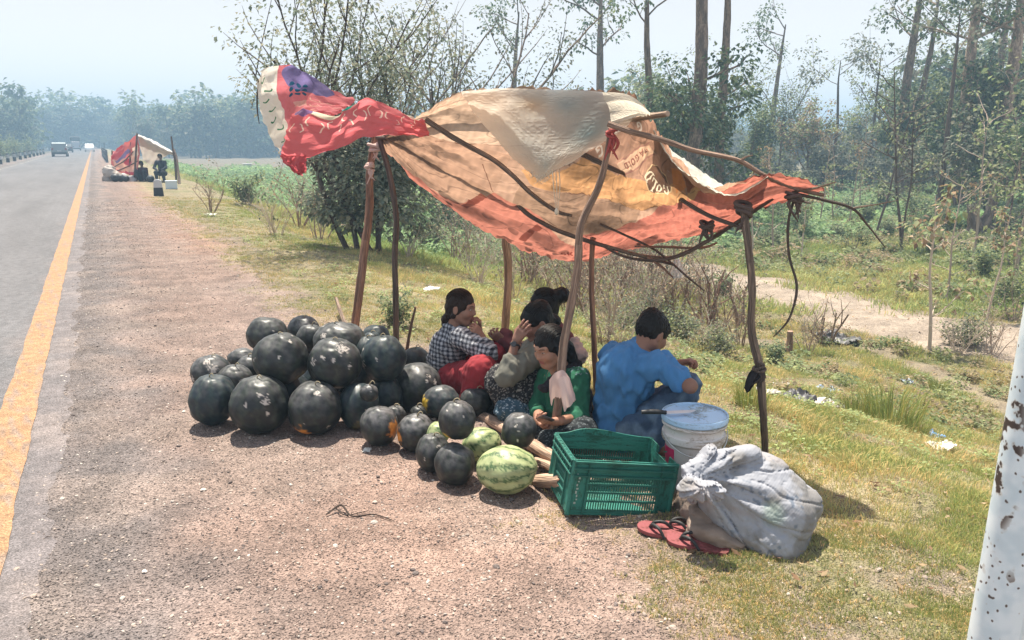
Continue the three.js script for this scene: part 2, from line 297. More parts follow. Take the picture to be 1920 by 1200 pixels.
// grass
function tuftGeo(n, h, spread, width, bend, seed, dry) {
  const r = rng(seed), pos = [], col = [], idx = [];
  for (let i = 0; i < n; i++) {
    const a = r() * 6.283, d = Math.sqrt(r()) * spread, bx = Math.cos(a) * d, bz = Math.sin(a) * d, ya = r() * 6.283, L = h * (0.45 + 0.75 * r()), le = bend * (0.4 + r()), lx = Math.cos(a + (r() - 0.5)) * le * L, lz = Math.sin(a + (r() - 0.5)) * le * L;
    const wx = Math.cos(ya) * width / 2, wz = Math.sin(ya) * width / 2, q = pos.length / 3;
    pos.push(bx - wx, -0.01, bz - wz, bx + wx, -0.01, bz + wz, bx + lx * 0.35 - wx * 0.8, L * 0.6, bz + lz * 0.35 - wz * 0.8, bx + lx * 0.35 + wx * 0.8, L * 0.6, bz + lz * 0.35 + wz * 0.8, bx + lx, L * (1 - 0.3 * le), bz + lz);
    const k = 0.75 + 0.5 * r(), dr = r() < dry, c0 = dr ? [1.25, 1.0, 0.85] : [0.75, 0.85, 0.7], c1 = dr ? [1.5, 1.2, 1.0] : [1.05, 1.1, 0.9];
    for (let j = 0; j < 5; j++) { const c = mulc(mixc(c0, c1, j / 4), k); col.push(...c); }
    idx.push(q, q + 1, q + 2, q + 1, q + 3, q + 2, q + 2, q + 3, q + 4);
  }
  const g = new THREE.BufferGeometry(); g.setAttribute('position', new THREE.Float32BufferAttribute(pos, 3)); g.setAttribute('color', new THREE.Float32BufferAttribute(col, 3)); g.setIndex(idx); g.computeVertexNormals();
  return g;
}
{
  const short = [], mid = [], far = [], dry = [];
  const hue = (x, z) => { const n1 = n3(x * 0.5, z * 0.5, 20), n2 = n3(x * 1.9, z * 1.9, 21); return mulc(mixc([0.58, 0.525, 0.29], [0.385, 0.425, 0.185], smooth(-0.4, 0.6, n1 + 0.5 * n2 + rr(-0.25, 0.25))), rr(0.75, 1.2)); };
  for (let i = 0; i < 330000; i++) {         // near turf, thinning out with distance
    const D = 1.8 + Math.pow(R(), 1.7) * 24, x = (R() - 0.5) * 1.55 * D, z = -D, g = grassAt(x, z), o = offOf(x, z);
    const pt = o > 2.6 ? 0.22 + 0.78 * smooth(-0.35, 0.45, n3(x * 1.1, z * 1.1, 18) + 0.5 * n3(x * 3.3, z * 3.3, 18)) : 1; if (o < 0.4 || R() > g * pt) continue;
    const lush = smooth(3.2, 4.6, o) * (0.5 + 0.5 * n3(x * 1.2, z * 1.2, 15)), sc = rr(0.6, 1.25) * (0.5 + 0.8 * lush * lush) * (1 + D * 0.035);
    const e = { p: onGround(x, z), ry: R() * 6.28, s: [sc * 1.1, sc * rr(0.7, 1.2), sc * 1.1], c: hue(x, z) };
    if (o < 3.6 || R() < 0.25) { if (R() < 0.42) e.c = mulc([0.64, 0.53, 0.32], rr(0.75, 1.15)); short.push(e); } else mid.push(e);
  }
  for (let i = 0; i < 70000; i++) {         // the low land beyond the bank
    const D = 14 + Math.pow(R(), 1.5) * 75, x = (R() - 0.45) * 1.6 * D, z = -D, o = offOf(x, z);
    if (o < 5 || R() > grassAt(x, z) || R() > 0.75 + 0.4 * n3(x * 0.15, z * 0.15, 16)) continue;
    const sc = rr(0.7, 1.5) * (1 + D * 0.012);
    far.push({ p: onGround(x, z), ry: R() * 6.28, s: [sc, sc * rr(0.6, 1.2), sc], c: mulc(mixc([0.56, 0.53, 0.27], [0.36, 0.44, 0.19], smooth(-0.5, 0.5, n3(x * 0.12, z * 0.12, 17) + rr(-0.3, 0.3))), rr(0.8, 1.2)) });
  }
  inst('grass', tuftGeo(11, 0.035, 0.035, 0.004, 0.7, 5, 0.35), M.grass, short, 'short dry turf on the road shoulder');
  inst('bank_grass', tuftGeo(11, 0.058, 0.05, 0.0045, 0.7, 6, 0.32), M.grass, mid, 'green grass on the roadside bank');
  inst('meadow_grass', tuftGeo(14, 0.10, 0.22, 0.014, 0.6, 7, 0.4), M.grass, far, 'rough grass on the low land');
  for (let i = 0; i < 5200; i++) { const D = 2.6 + R() * 14, x = (R() - 0.35) * 1.5 * D, z = -D, o = offOf(x, z); if (o < 2.6 || R() > 0.55 + 0.6 * n3(x * 0.8, z * 0.8, 19)) continue; const sc = rr(0.008, 0.02) * (1 + D * 0.04); dry.push({ p: onGround(x, z, 0.012 + R() * 0.02), rx: rr(-0.5, 0.5), rz: rr(-0.5, 0.5), ry: R() * 6.28, s: [sc, sc, sc * rr(1, 1.8)], c: mulc(R() < 0.6 ? [0.5, 0.36, 0.22] : [0.28, 0.17, 0.1], rr(0.7, 1.2)) }); }
  const lg = sheet([[V(-0.5, 0, -0.1), V(0, 0.3, -1), V(0.5, 0, -0.1)], [V(-0.55, 0.1, 0), V(0, 0.15, 0), V(0.55, 0.12, 0)], [V(-0.3, 0.3, 0.4), V(0, 0.2, 1), V(0.3, 0.28, 0.4)]], 3, 3); paint(lg, () => [1, 1, 1]);
  inst('leaf_litter', lg, M.leaf, dry, 'fallen dry leaves scattered in the grass');
}
// ------------------------------------------------------------------ watermelons
{
  const dustTop = [0.19, 0.18, 0.185];
  function rind(kind, o, seed) {
    const r = rng(seed), spots = [];
    for (let i = 0; i < (o.scars ?? 6); i++) { const a = r() * 6.283, e = r() * 1.5 - 0.25; spots.push([V(Math.cos(a) * Math.cos(e), Math.sin(e), Math.sin(a) * Math.cos(e)), 0.05 + 0.14 * r() * r()]); }
    if (!o.spot && kind !== 'striped' && r() < 0.45) { const a = r() * 6.283; o = { ...o, spot: [] }; o.dull = [V(Math.cos(a) * 0.7, -0.65, Math.abs(Math.sin(a)) * 0.6).normalize(), 0.3 + 0.25 * r()]; }
    for (const q of o.scar || []) spots.push([V(q[0], q[1], q[2]).normalize(), q[3]]);
    const gs = (o.spot || []).map((q) => [V(q[0], q[1], q[2]).normalize(), q[3], q[4] ? [0.80, 0.52, 0.05] : [0.72, 0.27, 0.05]]), n = V();
    return (x, y, z) => {
      n.set(x, y, z).normalize();
      let c;
      if (kind === 'striped') {
        const ax = o.axis || V(1, 0, 0), h = n.dot(ax), p = n.clone().addScaledVector(ax, -h), ang = Math.atan2(p.y, p.z);
        const w = ang * 11 / 2 + 0.55 * n3(n.x * 3 + seed, n.y * 3, n.z * 3) + 0.5 * n3(n.x * 9, n.y * 9 + seed, n.z * 9), st = Math.pow(0.5 + 0.5 * Math.cos(w * 2), 2.4);
        const vein = Math.abs(n3(n.x * 14 + seed, n.y * 14, n.z * 14));
        c = mixc([0.40, 0.44, 0.22], [0.065, 0.125, 0.05], smooth(0.2, 0.75, st) * (0.55 + 0.45 * smooth(0, 0.4, n3(n.x * 12, n.y * 12, n.z * 12) + 0.35)));
        c = mixc(c, [0.2, 0.32, 0.11], 0.3 * smooth(0.12, 0.02, vein));
        c = mulc(c, 0.9 + 0.2 * n3(n.x * 2, n.y * 2, n.z * 2 + seed));
      } else {
        const m = fbm(n.x * 2.2 + seed, n.y * 2.2, n.z * 2.2, 4), f = n3(n.x * 16 + seed, n.y * 9, n.z * 16);
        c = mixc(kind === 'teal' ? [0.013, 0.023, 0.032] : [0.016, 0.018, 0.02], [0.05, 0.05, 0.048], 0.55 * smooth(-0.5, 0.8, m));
        c = mulc(c, 1 + 0.1 * f);
        const ang = Math.atan2(n.z, n.x); { const sw = 0.5 + 0.5 * Math.sin(ang * 11 + 1.6 * n3(n.x * 3, n.y * 3, n.z * 3 + seed) + 0.9 * n3(n.x * 10, n.y * 10, n.z * 10)); c = mixc(c, [c[0] * 1.5 + 0.006, c[1] * 1.7 + 0.010, c[2] * 1.3 + 0.004], 0.65 * sw * sw); }
        c = mixc(c, dustTop, (o.dust ?? 0.35) * smooth(-0.7, 0.8, m + 0.12 * f) * smooth(-0.1, 0.85, n.y));
      }
      if (o.dull) c = mixc(c, [0.20, 0.17, 0.085], 0.8 * smooth(o.dull[1], o.dull[1] * 0.4, n.distanceTo(o.dull[0]) + 0.16 * n3(n.x * 4, n.y * 4 + seed, n.z * 4)));
      for (const [d, w, col] of gs) { const k = n.distanceTo(d); c = mixc(c, col, smooth(w, w * 0.5, k + 0.18 * n3(n.x * 4, n.y * 4 + seed, n.z * 4))); }
      for (const [d, w] of spots) { const k = n.distanceTo(d); if (k < w * 1.5) { const e = n3(n.x * 13 + seed, n.y * 13, n.z * 13) * 0.5 + n3(n.x * 31, n.y * 31 + seed, n.z * 31) * 0.35; c = mixc(c, [0.56, 0.50, 0.45], smooth(0.0, 0.14, e + 0.55 - k / w)); } }
      return c;
    };
  }
  const mat = phys({ vertexColors: true, roughness: 0.42, specularIntensity: 0.75, bumpMap: T.barkB, bumpScale: 0.0004 });
  const stemMat = std({ color: lin(0.33, 0.27, 0.17) });
  const near = 'watermelons heaped on the road shoulder';
  let seed = 100;
  function melon(px, py, rx, ry, d, label, o = {}) {
    seed += 7;
    const kind = o.kind || 'dark'; let D;
    const clear = (D) => { const p = at(px, py, D); return p.y - H(p.x, p.z) - (o.h !== undefined ? o.h : mpp(py, D) * ry * 0.985); };
    if (d) D = d; else { let a = 2, b = 10; for (let i = 0; i < 40; i++) { const m = (a + b) / 2; if (clear(m) > 0) a = m; else b = m; } D = a; }
    const c = at(px, py, D), k = mpp(py, D), A = k * rx * 0.985, B = k * ry * 0.985, n = rx > 40 ? [112, 72] : rx > 28 ? [80, 52] : [44, 30];
    const g = new THREE.SphereGeometry(1, ...n), p = g.attributes.position;
    for (let i = 0; i < p.count; i++) { const x = p.getX(i), y = p.getY(i), z = p.getZ(i), w = 1 + 0.045 * n3(x * 1.1 + seed, y * 1.1, z * 1.1) + 0.012 * n3(x * 3 + seed, y * 3, z * 3) - 0.035 * smooth(0.86, 1, y) - 0.02 * smooth(-0.8, -1, y); p.setXYZ(i, x * w, y * w, z * w); }
    paint(g, rind(kind, o, seed));
    const tilt = o.tilt || [rr(-0.5, 0.3), rr(-3, 3), rr(-0.5, 0.5)];
    const root = thing('watermelon', V(c.x, c.y - B, c.z), label, 'watermelon', near);
    { const q = new THREE.Euler(rr(-0.35, 0.35), rr(-1, 1), rr(-0.4, 0.4)), el = 1 + 0.05 * R(); if (kind !== 'striped') { const m = new THREE.Matrix4().makeRotationFromEuler(q), mi = m.clone().invert(); g.applyMatrix4(mi); g.scale(1 / Math.sqrt(el), el, 1 / Math.sqrt(el)); g.applyMatrix4(m); } } g.scale(A, B, (A + B) / 2 * (o.deep || 1)); g.computeVertexNormals(); g.translate(0, B, 0);
    mesh('rind', g, mat, root);
    if (o.stem !== false && seed % 4) {
      const top = V(Math.sin(tilt[2]) * A * 0.35, B * 1.93, (o.stemZ ?? 0.12) * A);
      mesh('stem', tube([top, top.clone().add(V(0.006, 0.018, 0.004)), top.clone().add(V(0.024, 0.026 + rr(-0.008, 0.01), 0.012)), top.clone().add(V(0.036, 0.016, 0.02))], [0.0045, 0.0035, 0.003, 0.002], 6, 8), stemMat, root);
    }
    return { c, A, B };
  }
  // front row of the big heap
  melon(399, 749, 45, 48, 0, 'plain dark watermelon at the left end of the front row nearest the road', { scars: 1, kind: 'teal', dust: 0.2 });
  melon(486, 758, 57, 56, 0, 'biggest dark watermelon of the front row with pale scars, second from the road', { scars: 3, scar: [[0.5, 0.35, 0.8, 0.22], [0.28, 0.55, 0.8, 0.12], [-0.1, 0.3, 0.95, 0.12], [0.55, -0.05, 0.85, 0.1]], dust: 0.3 });
  melon(590, 765, 51, 52, 0, 'dark watermelon with an orange ground spot low on its left', { scars: 2, scar: [[0.65, -0.55, 0.6, 0.12], [0.3, 0.75, 0.6, 0.15]], spot: [[-0.35, -0.72, 0.6, 0.42]], dust: 0.55 });
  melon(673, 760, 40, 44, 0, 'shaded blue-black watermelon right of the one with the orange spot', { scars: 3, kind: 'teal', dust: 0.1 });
  // upper layer of the big heap
  melon(526.5, 672, 52, 51, 4.36, 'large smooth dark watermelon on top of the heap at the left', { scars: 4, scar: [[-0.75, 0.15, 0.65, 0.13], [0.2, 0.3, 0.93, 0.09]], dust: 0.35, tilt: [0, 0, 0] });
  melon(628, 681, 51, 49, 4.33, 'large watermelon on the heap with a broad white scar at its upper right', { scars: 5, scar: [[0.45, 0.72, 0.52, 0.32], [-0.6, 0.25, 0.75, 0.18], [-0.2, 0.45, 0.85, 0.14], [0.15, 0.35, 0.9, 0.14], [0.7, 0.1, 0.7, 0.13]], dust: 0.4 });
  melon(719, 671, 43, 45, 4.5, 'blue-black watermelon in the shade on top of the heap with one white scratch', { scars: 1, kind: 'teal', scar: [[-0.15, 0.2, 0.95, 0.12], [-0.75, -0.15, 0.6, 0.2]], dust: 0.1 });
  melon(501, 628, 39, 35, 4.75, 'dark watermelon behind and left of the large one on top', { scars: 3, dust: 0.3 });
  melon(637, 641, 50, 38, 4.9, 'wide watermelon half in sun and half in shade behind the scarred one', { scars: 4, scar: [[-0.4, 0.5, 0.7, 0.2]], dust: 0.5 });
  melon(569, 618, 31, 26, 5.35, 'grey-dusted watermelon at the back left of the heap', { scars: 1, dust: 0.7 });
  melon(583, 633, 28, 26, 5.08, 'small dark watermelon between the two at the back left', { scars: 1, dust: 0.5 });
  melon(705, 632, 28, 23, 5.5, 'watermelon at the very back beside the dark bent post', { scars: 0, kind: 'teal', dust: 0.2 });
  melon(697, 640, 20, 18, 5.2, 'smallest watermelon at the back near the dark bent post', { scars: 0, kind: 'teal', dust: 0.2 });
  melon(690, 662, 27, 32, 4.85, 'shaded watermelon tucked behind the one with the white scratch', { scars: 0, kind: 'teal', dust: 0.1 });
  melon(780, 676, 27, 26, 0, 'shaded watermelon close to the back of the woman in the checked shirt', { scars: 0, dust: 0.15 });
  melon(783, 725, 47, 46, 0, 'large dark watermelon beside the woman in the red skirt with three white nicks', { scars: 0, scar: [[0.55, 0.6, 0.55, 0.14], [0.45, 0.45, 0.75, 0.1], [0.8, 0.35, 0.5, 0.14]], dust: 0.6 });
  melon(826, 710, 29, 32, 0, 'dark watermelon peeping out behind the large one with three nicks', { scars: 1, dust: 0.2 });
  melon(396, 699, 39, 34, 0, 'pale-scarred watermelon at the far left with a curled stem', { scars: 5, scar: [[0.4, 0.45, 0.8, 0.34], [-0.7, -0.1, 0.7, 0.22], [0.1, 0.75, 0.6, 0.22]], dust: 0.8 });
  melon(440, 712, 34, 29, 0, 'dusty watermelon squeezed behind the two at the front left', { scars: 2, dust: 0.7, scar: [[0.6, 0.2, 0.7, 0.2]] });
  melon(455, 674, 29, 22, 0, 'grey watermelon at the left below the back one', { scars: 2, dust: 0.75 });
  melon(470, 691, 28, 26, 0, 'grey watermelon leaning on the large smooth one', { scars: 1, dust: 0.7 });
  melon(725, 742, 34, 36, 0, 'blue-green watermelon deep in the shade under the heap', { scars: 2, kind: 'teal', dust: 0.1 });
  melon(692, 737, 18, 17, 4.08, 'little grey watermelon perched between two large shaded ones', { scars: 1, dust: 0.9, stemZ: 0.1 });
  // the smaller heap to the right
  melon(711, 798, 37, 38, 0, 'small round watermelon with an orange patch on its right, alone in the sun', { scars: 2, spot: [[0.93, -0.05, 0.5, 0.5]], dust: 0.95 });
  melon(741, 780, 21, 21, 0, 'small watermelon half hidden behind the one with the orange right side', { scars: 1, dust: 0.9 });
  melon(780, 811, 36, 37, 0, 'small watermelon with an orange patch on its left', { scars: 1, spot: [[-0.93, -0.05, 0.42, 0.42]], dust: 0.95 });
  melon(784, 776, 16, 17, 0, 'tiny dark watermelon in the gap beside the yellow-sided one', { scars: 0, dust: 0.3 });
  melon(827, 753, 36, 32, 0, 'watermelon with a bright yellow left side', { scars: 0, spot: [[-0.95, -0.05, 0.42, 0.55, 1]], kind: 'teal', dust: 0.6 });
  melon(857, 787, 36, 39, 3.6, 'grey-black watermelon on top of the small heap above the striped ones', { scars: 3, dust: 0.8, spot: [[-0.5, -0.75, 0.45, 0.32, 1]] });
  melon(892, 753, 30, 28, 0, 'dark watermelon in front of the flowered skirt beside the pale log', { scars: 2, dust: 0.45 });
  melon(812, 848, 33, 37, 0, 'scarred dark watermelon at the left of the small heap', { scars: 5, scar: [[0.5, 0, 0.85, 0.26], [-0.4, 0, 0.9, 0.1]], dust: 0.6 });
  melon(853, 870, 39, 40, 0, 'plain round dark watermelon at the front beside the striped one', { scars: 0, dust: 0.65 });
  melon(822, 812, 22, 22, 3.75, 'pale green watermelon mostly hidden under the top of the small heap', { kind: 'striped', axis: V(0.3, 1, 0).normalize(), scars: 0, stem: false });
  melon(949, 880, 58, 45, 0, 'large green striped watermelon at the front of the small heap', { kind: 'striped', axis: V(0.98, 0.1, 0.2).normalize(), scars: 0, stem: false });
  melon(903, 834, 38, 34, 0, 'green striped watermelon lying behind the front striped one', { kind: 'striped', axis: V(0.75, 0.55, -0.3).normalize(), scars: 0, stem: false });
  melon(973, 807, 34, 34, 3.66, 'dark watermelon with small white nicks resting by the pale log end', { scars: 0, scar: [[-0.2, 0.55, 0.8, 0.14], [-0.05, 0.3, 0.95, 0.07], [-0.1, -0.25, 0.95, 0.1]], dust: 0.75 });
  // the ones that carry the heap, seen only in the gaps
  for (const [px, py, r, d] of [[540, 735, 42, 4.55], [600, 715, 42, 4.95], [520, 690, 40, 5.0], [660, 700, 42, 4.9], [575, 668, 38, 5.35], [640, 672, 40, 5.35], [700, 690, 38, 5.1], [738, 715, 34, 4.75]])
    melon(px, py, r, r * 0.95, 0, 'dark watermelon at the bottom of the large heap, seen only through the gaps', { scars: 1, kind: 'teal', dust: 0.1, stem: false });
}
// logs that hem the heap in
{
  const logMat = std({ color: lin(0.60, 0.43, 0.33), map: T.bark, bumpMap: T.barkB, bumpScale: 0.004 }), inner = std({ color: lin(0.62, 0.36, 0.25), roughness: 0.9 });
  const log = (a, b, r, label) => { const m = V().addVectors(a, b).multiplyScalar(0.5), t = thing('log', V(m.x, H(m.x, m.z), m.z), label, 'log'); wpart('bark', tube([a, V().addVectors(a, b).multiplyScalar(0.5).add(V(0, 0.006, 0)), b], [r * 0.95, r * 1.05, r], 18, 16, 0.08, a.x * 9), logMat, t);
    const dir = V().subVectors(b, a).normalize(), fl = []; for (let i = 0; i < 7; i++) { const an = i * 0.9, u = V(0, 1, 0).cross(dir).normalize(), w = V().crossVectors(dir, u), p = b.clone().addScaledVector(u, Math.cos(an) * r * 0.9).addScaledVector(w, Math.sin(an) * r * 0.9); fl.push(tube([p, p.clone().addScaledVector(dir, 0.02 + 0.02 * (i % 3)).add(V(0, 0.004 * (i % 2), 0.006))], [0.008, 0.001], 5, 3)); }
    wpart('splintered_end', join(fl), inner, t); return t; };
  log(at(890, 772, 4.55), at(1044, 862, 3.6), 0.034, 'pale peeled log running from the heap to the crate, its end beside the post');
  log(at(985, 905, 3.62), at(1055, 902, 3.32), 0.034, 'short pale log with a broken end lying against the green crate');
  const a = onGround(...[at(1005, 880, 3.7)].flatMap((p) => [p.x, p.z]), 0.035);
  log(a, V(at(1052, 872, 3.45).x, a.y + 0.05, at(1052, 872, 3.45).z), 0.022, 'reddish split stick under the pale log end');
}
// ------------------------------------------------------------------ the shelter over the sellers
{
  const base = at(1030, 840, 3.9), t = thing('market_shelter', onGround(0.1, -4.9), 'roadside shelter of crooked poles under a patched brown and orange sack canopy', 'shelter');
  const pole = (name, pts, radii, mat, sides = 10, bump = 0.1) => wpart(name, tube(pts.map((q) => at(...q)), radii, sides, pts.length * 6, bump, pts[0][0]), mat, t);
  const foot = (px, py) => { const p = hit(px, py); return [px, py, -p.z / K]; };
  const grounded = (pts) => { const f = foot(pts[0][0], pts[0][1]); const p = at(...f); return [[f[0], f[1] + 12, f[2]], ...pts.slice(1)]; };
  pole('post', grounded([[661, 640], [672, 560, 5.85], [683, 470, 5.88], [692, 400, 5.9], [694, 320, 5.92], [704, 255, 5.95]]), [0.036, 0.034, 0.033, 0.032, 0.03, 0.026], M.barkBrown);
  pole('post', grounded([[743, 645], [742, 560, 5.7], [740, 480, 5.7], [743, 410, 5.7], [731, 330, 5.8], [712, 262, 5.9]]), [0.026, 0.024, 0.023, 0.023, 0.022, 0.02], M.barkDark);
  pole('post', [[944, 655, 6.35], [951, 560, 6.25], [953, 500, 6.2], [948, 445, 6.1], [946, 400, 6.05]], [0.036, 0.035, 0.035, 0.034, 0.03], std({ color: lin(0.45, 0.27, 0.18), map: T.bark, bumpMap: T.barkB, bumpScale: 0.008 }));
  pole('post', [[1118, 745, 5.0], [1113, 620, 5.0], [1109, 540, 5.0], [1110, 475, 5.0], [1112, 440, 5.0]], [0.02, 0.019, 0.019, 0.018, 0.018], M.barkBrown);
  pole('post', grounded([[1031, 850], [1049, 740, 3.88], [1058, 640, 3.9], [1073, 560, 3.88], [1083, 500, 3.87], [1090, 420, 3.86], [1122, 350, 3.84], [1138, 290, 3.82], [1146, 240, 3.8]]), [0.026, 0.025, 0.024, 0.022, 0.021, 0.02, 0.018, 0.0165, 0.016], M.barkGrey, 12, 0.17);
  pole('post', grounded([[1436, 860], [1430, 760, 3.78], [1424, 690, 3.78], [1409, 620, 3.78], [1410, 540, 3.78], [1405, 480, 3.8], [1399, 430, 3.82], [1394, 385, 3.85]]), [0.019, 0.02, 0.024, 0.02, 0.02, 0.02, 0.02, 0.022], M.bark, 10, 0.16);
  pole('post', [[762, 662, 5.55], [770, 615, 5.5], [779, 576, 5.45]], [0.014, 0.012, 0.008], M.barkBrown, 7);
  // rafters under the sheet
  pole('rafter', [[706, 258, 5.9], [765, 265, 5.82], [850, 316, 5.72], [905, 346, 5.62], [958, 370, 5.5], [985, 398, 5.35], [1030, 425, 5.2], [1090, 448, 5.0], [1165, 470, 4.75], [1240, 490, 4.5], [1265, 497, 4.4]], [0.018, 0.021, 0.021, 0.02, 0.018, 0.017, 0.016, 0.015, 0.013, 0.01, 0.007], M.barkDark, 10, 0.16);
  pole('rafter', [[798, 224, 5.3], [850, 258, 5.28], [925, 300, 5.2], [960, 328, 5.1], [1000, 366, 4.98], [1048, 398, 4.9], [1072, 404, 4.85]], [0.02, 0.019, 0.017, 0.016, 0.015, 0.013, 0.01], M.bark);
pole('rafter', [[1060, 276, 4.75], [1100, 293, 4.45], [1150, 317, 4.2], [1172, 326, 4.3]], [0.017, 0.016, 0.014, 0.01], M.barkDark);
  pole('rafter', [[1268, 366, 4.3], [1290, 382, 4.0], [1330, 405, 3.95], [1396, 428, 3.85]], [0.011, 0.012, 0.012, 0.01], M.barkDark);
  pole('rafter', [[1140, 232, 3.75], [1180, 246, 3.72], [1240, 262, 3.72], [1300, 282, 3.75], [1385, 301, 3.78], [1432, 328, 3.78], [1500, 356, 3.78], [1545, 366, 3.75]], [0.016, 0.015, 0.014, 0.013, 0.012, 0.011, 0.011, 0.009], M.barkGrey);
  pole('rafter', [[1385, 302, 3.78], [1400, 294, 3.77], [1412, 291, 3.76]], [0.008, 0.005, 0.003], M.barkGrey, 6);
  pole('ridge_pole', [[704, 262, 6.0], [800, 226, 5.5], [900, 196, 5.2], [1000, 194, 4.88], [1110, 204, 4.4], [1180, 222, 3.95], [1215, 218, 3.72], [1252, 213, 3.6]], [0.02, 0.02, 0.02, 0.02, 0.019, 0.017, 0.016, 0.014], M.barkPale);
  // tangle of branches at the back right
  const br = (pts, radii, mat = M.barkDark) => pole('branch', pts, radii.map((r) => r * 0.76), mat, 7, 0.22);
  br([[1450, 372, 3.9], [1400, 405, 4.0], [1345, 440, 4.1], [1290, 472, 4.2], [1240, 487, 4.3], [1180, 484, 4.4], [1130, 462, 4.5]], [0.012, 0.016, 0.017, 0.015, 0.014, 0.012, 0.008]);
  br([[1190, 462, 4.4], [1250, 463, 4.3], [1320, 464, 4.2], [1345, 455, 4.2]], [0.008, 0.01, 0.01, 0.007], M.barkBrown);
  br([[1125, 420, 4.5], [1170, 440, 4.45], [1230, 470, 4.35], [1290, 520, 4.3], [1320, 545, 4.3]], [0.011, 0.01, 0.01, 0.008, 0.005]);
  br([[1140, 462, 4.6], [1200, 478, 4.5], [1260, 482, 4.4], [1300, 470, 4.35]], [0.01, 0.012, 0.011, 0.007], M.barkPale);
  br([[1215, 482, 4.35], [1240, 500, 4.3], [1262, 520, 4.28]], [0.012, 0.01, 0.006], M.barkBrown);
  br([[1486, 360, 3.8], [1530, 352, 3.72], [1568, 341, 3.68]], [0.009, 0.008, 0.004], M.barkPale);
  br([[1486, 362, 3.8], [1540, 374, 3.72], [1600, 392, 3.66], [1625, 420, 3.66], [1660, 464, 3.66]], [0.011, 0.01, 0.009, 0.007, 0.004]);
  br([[1600, 390, 3.66], [1640, 384, 3.62], [1690, 374, 3.6]], [0.006, 0.005, 0.002], M.barkPale);
  br([[1478, 364, 3.8], [1508, 378, 3.7], [1520, 381, 3.66]], [0.009, 0.007, 0.005]);
  br([[1492, 362, 3.8], [1478, 420, 3.78], [1480, 480, 3.76], [1494, 540, 3.74], [1478, 600, 3.72], [1450, 632, 3.7]], [0.009, 0.0095, 0.009, 0.009, 0.008, 0.004]);
  // lashings of torn cloth
  const lash = (px, py, d, r, mat) => { const p = at(px, py, d), l = []; for (let i = 0; i < 5; i++) l.push(new THREE.TorusGeometry(r * rr(0.9, 1.15), r * 0.32, 6, 14).rotateX(rr(0.9, 2.2)).rotateY(rr(0, 3)).translate(p.x + rr(-0.01, 0.01), p.y + rr(-0.03, 0.03), p.z + rr(-0.01, 0.01))); for (let i = 0; i < 4; i++) l.push(tube([p, p.clone().add(V(rr(-0.03, 0.03), -0.05, 0.02)), p.clone().add(V(rr(-0.05, 0.05), rr(-0.14, -0.08), 0.02))], [0.008, 0.01, 0.003], 5, 6)); wpart('lashing', join(l), mat, t); };
  const rag = std({ color: lin(0.09, 0.06, 0.05) }), ragRed = std({ color: lin(0.35, 0.06, 0.05) }), ragPale = std({ color: lin(0.6, 0.45, 0.4) });
  lash(1488, 364, 3.78, 0.03, rag); lash(1395, 392, 3.84, 0.035, rag); lash(1325, 420, 4.05, 0.03, rag); lash(1148, 250, 3.78, 0.02, ragRed); lash(703, 275, 5.92, 0.04, ragPale); lash(693, 312, 5.9, 0.03, ragPale); lash(1424, 688, 3.77, 0.025, M.barkDark);

  // ---- the canopy
  const front = [[790, 214, 5.3], [868, 174, 5.05], [1000, 170, 4.7], [1112, 172, 4.25], [1184, 182, 3.92], [1226, 238, 3.8], [1264, 298, 3.82], [1345, 354, 3.9], [1442, 326, 3.74], [1545, 352, 3.74]];
  const back = [[712, 266, 5.95], [775, 338, 6.05], [872, 409, 6.0], [985, 470, 5.75], [1072, 491, 5.4], [1165, 471, 5.1], [1268, 452, 4.8], [1345, 432, 4.5], [1425, 392, 4.15], [1545, 357, 3.8]];
  const rows = [0, 1, 2, 3].map((r) => front.map((f, i) => { const a = at(...f), b = at(...back[i]), k = r / 3, p = a.lerp(b, k); p.y -= 0.05 * Math.sin(k * Math.PI) * (i > 0 && i < 9 ? 1 : 0); return p; }));
    const wr = (p, u, v) => { const e = smooth(0, 0.05, u) * smooth(1, 0.9, u); p.y += e * (0.02 * n3(u * 7, v * 4, 1) + 0.012 * n3(u * 16 + v * 8, v * 6, 2) + 0.012 * Math.abs(n3(u * 9 - v * 12, v * 3, 3)) + 0.003 * n3(u * 60, v * 40, 5) + 0.012 * Math.exp(-((n3(u * 6 + v * 9, v * 4 - u * 5, 41) / 0.09) ** 2)) + 0.007 * Math.exp(-((n3(u * 16 - v * 6, v * 9, 42) / 0.1) ** 2))); if (v < 0.02 || v > 0.98) p.y += 0.014 * n3(u * 40, v, 6) + 0.008 * n3(u * 110, v, 6); };
  const S = 1536, h = 1024, cv = document.createElement('canvas'); cv.width = S; cv.height = h; const x = cv.getContext('2d');
  const P = (u, v) => [u * S, v * h];
  const poly = (pts, col) => { x.fillStyle = col; x.beginPath(); pts.forEach((q, i) => { const [a, b] = P(...q); i ? x.lineTo(a, b) : x.moveTo(a, b); }); x.closePath(); x.fill(); };
  x.fillStyle = '#c79f86'; x.fillRect(0, 0, S, h);
  poly([[0, 0], [0.27, 0], [0.26, 0.3], [0.1, 0.42], [0, 0.35]], '#d2b096');
  poly([[0, 0.4], [0.24, 0.38], [0.24, 0.66], [0.2, 0.83], [0.08, 0.95], [0, 1]], '#bd957c');
  poly([[0.275, 0.53], [0.4, 0.467], [0.575, 0.517], [0.567, 0.67], [0.45, 0.74], [0.333, 0.71], [0.275, 0.67]], '#ab8870');
  poly([[0.265, 0.45], [0.308, 0.4], [0.375, 0.283], [0.483, 0.333], [0.6, 0.26], [0.69, 0.16], [0.705, 0.3], [0.62, 0.48], [0.575, 0.52], [0.4, 0.468], [0.29, 0.51]], '#d9a272');
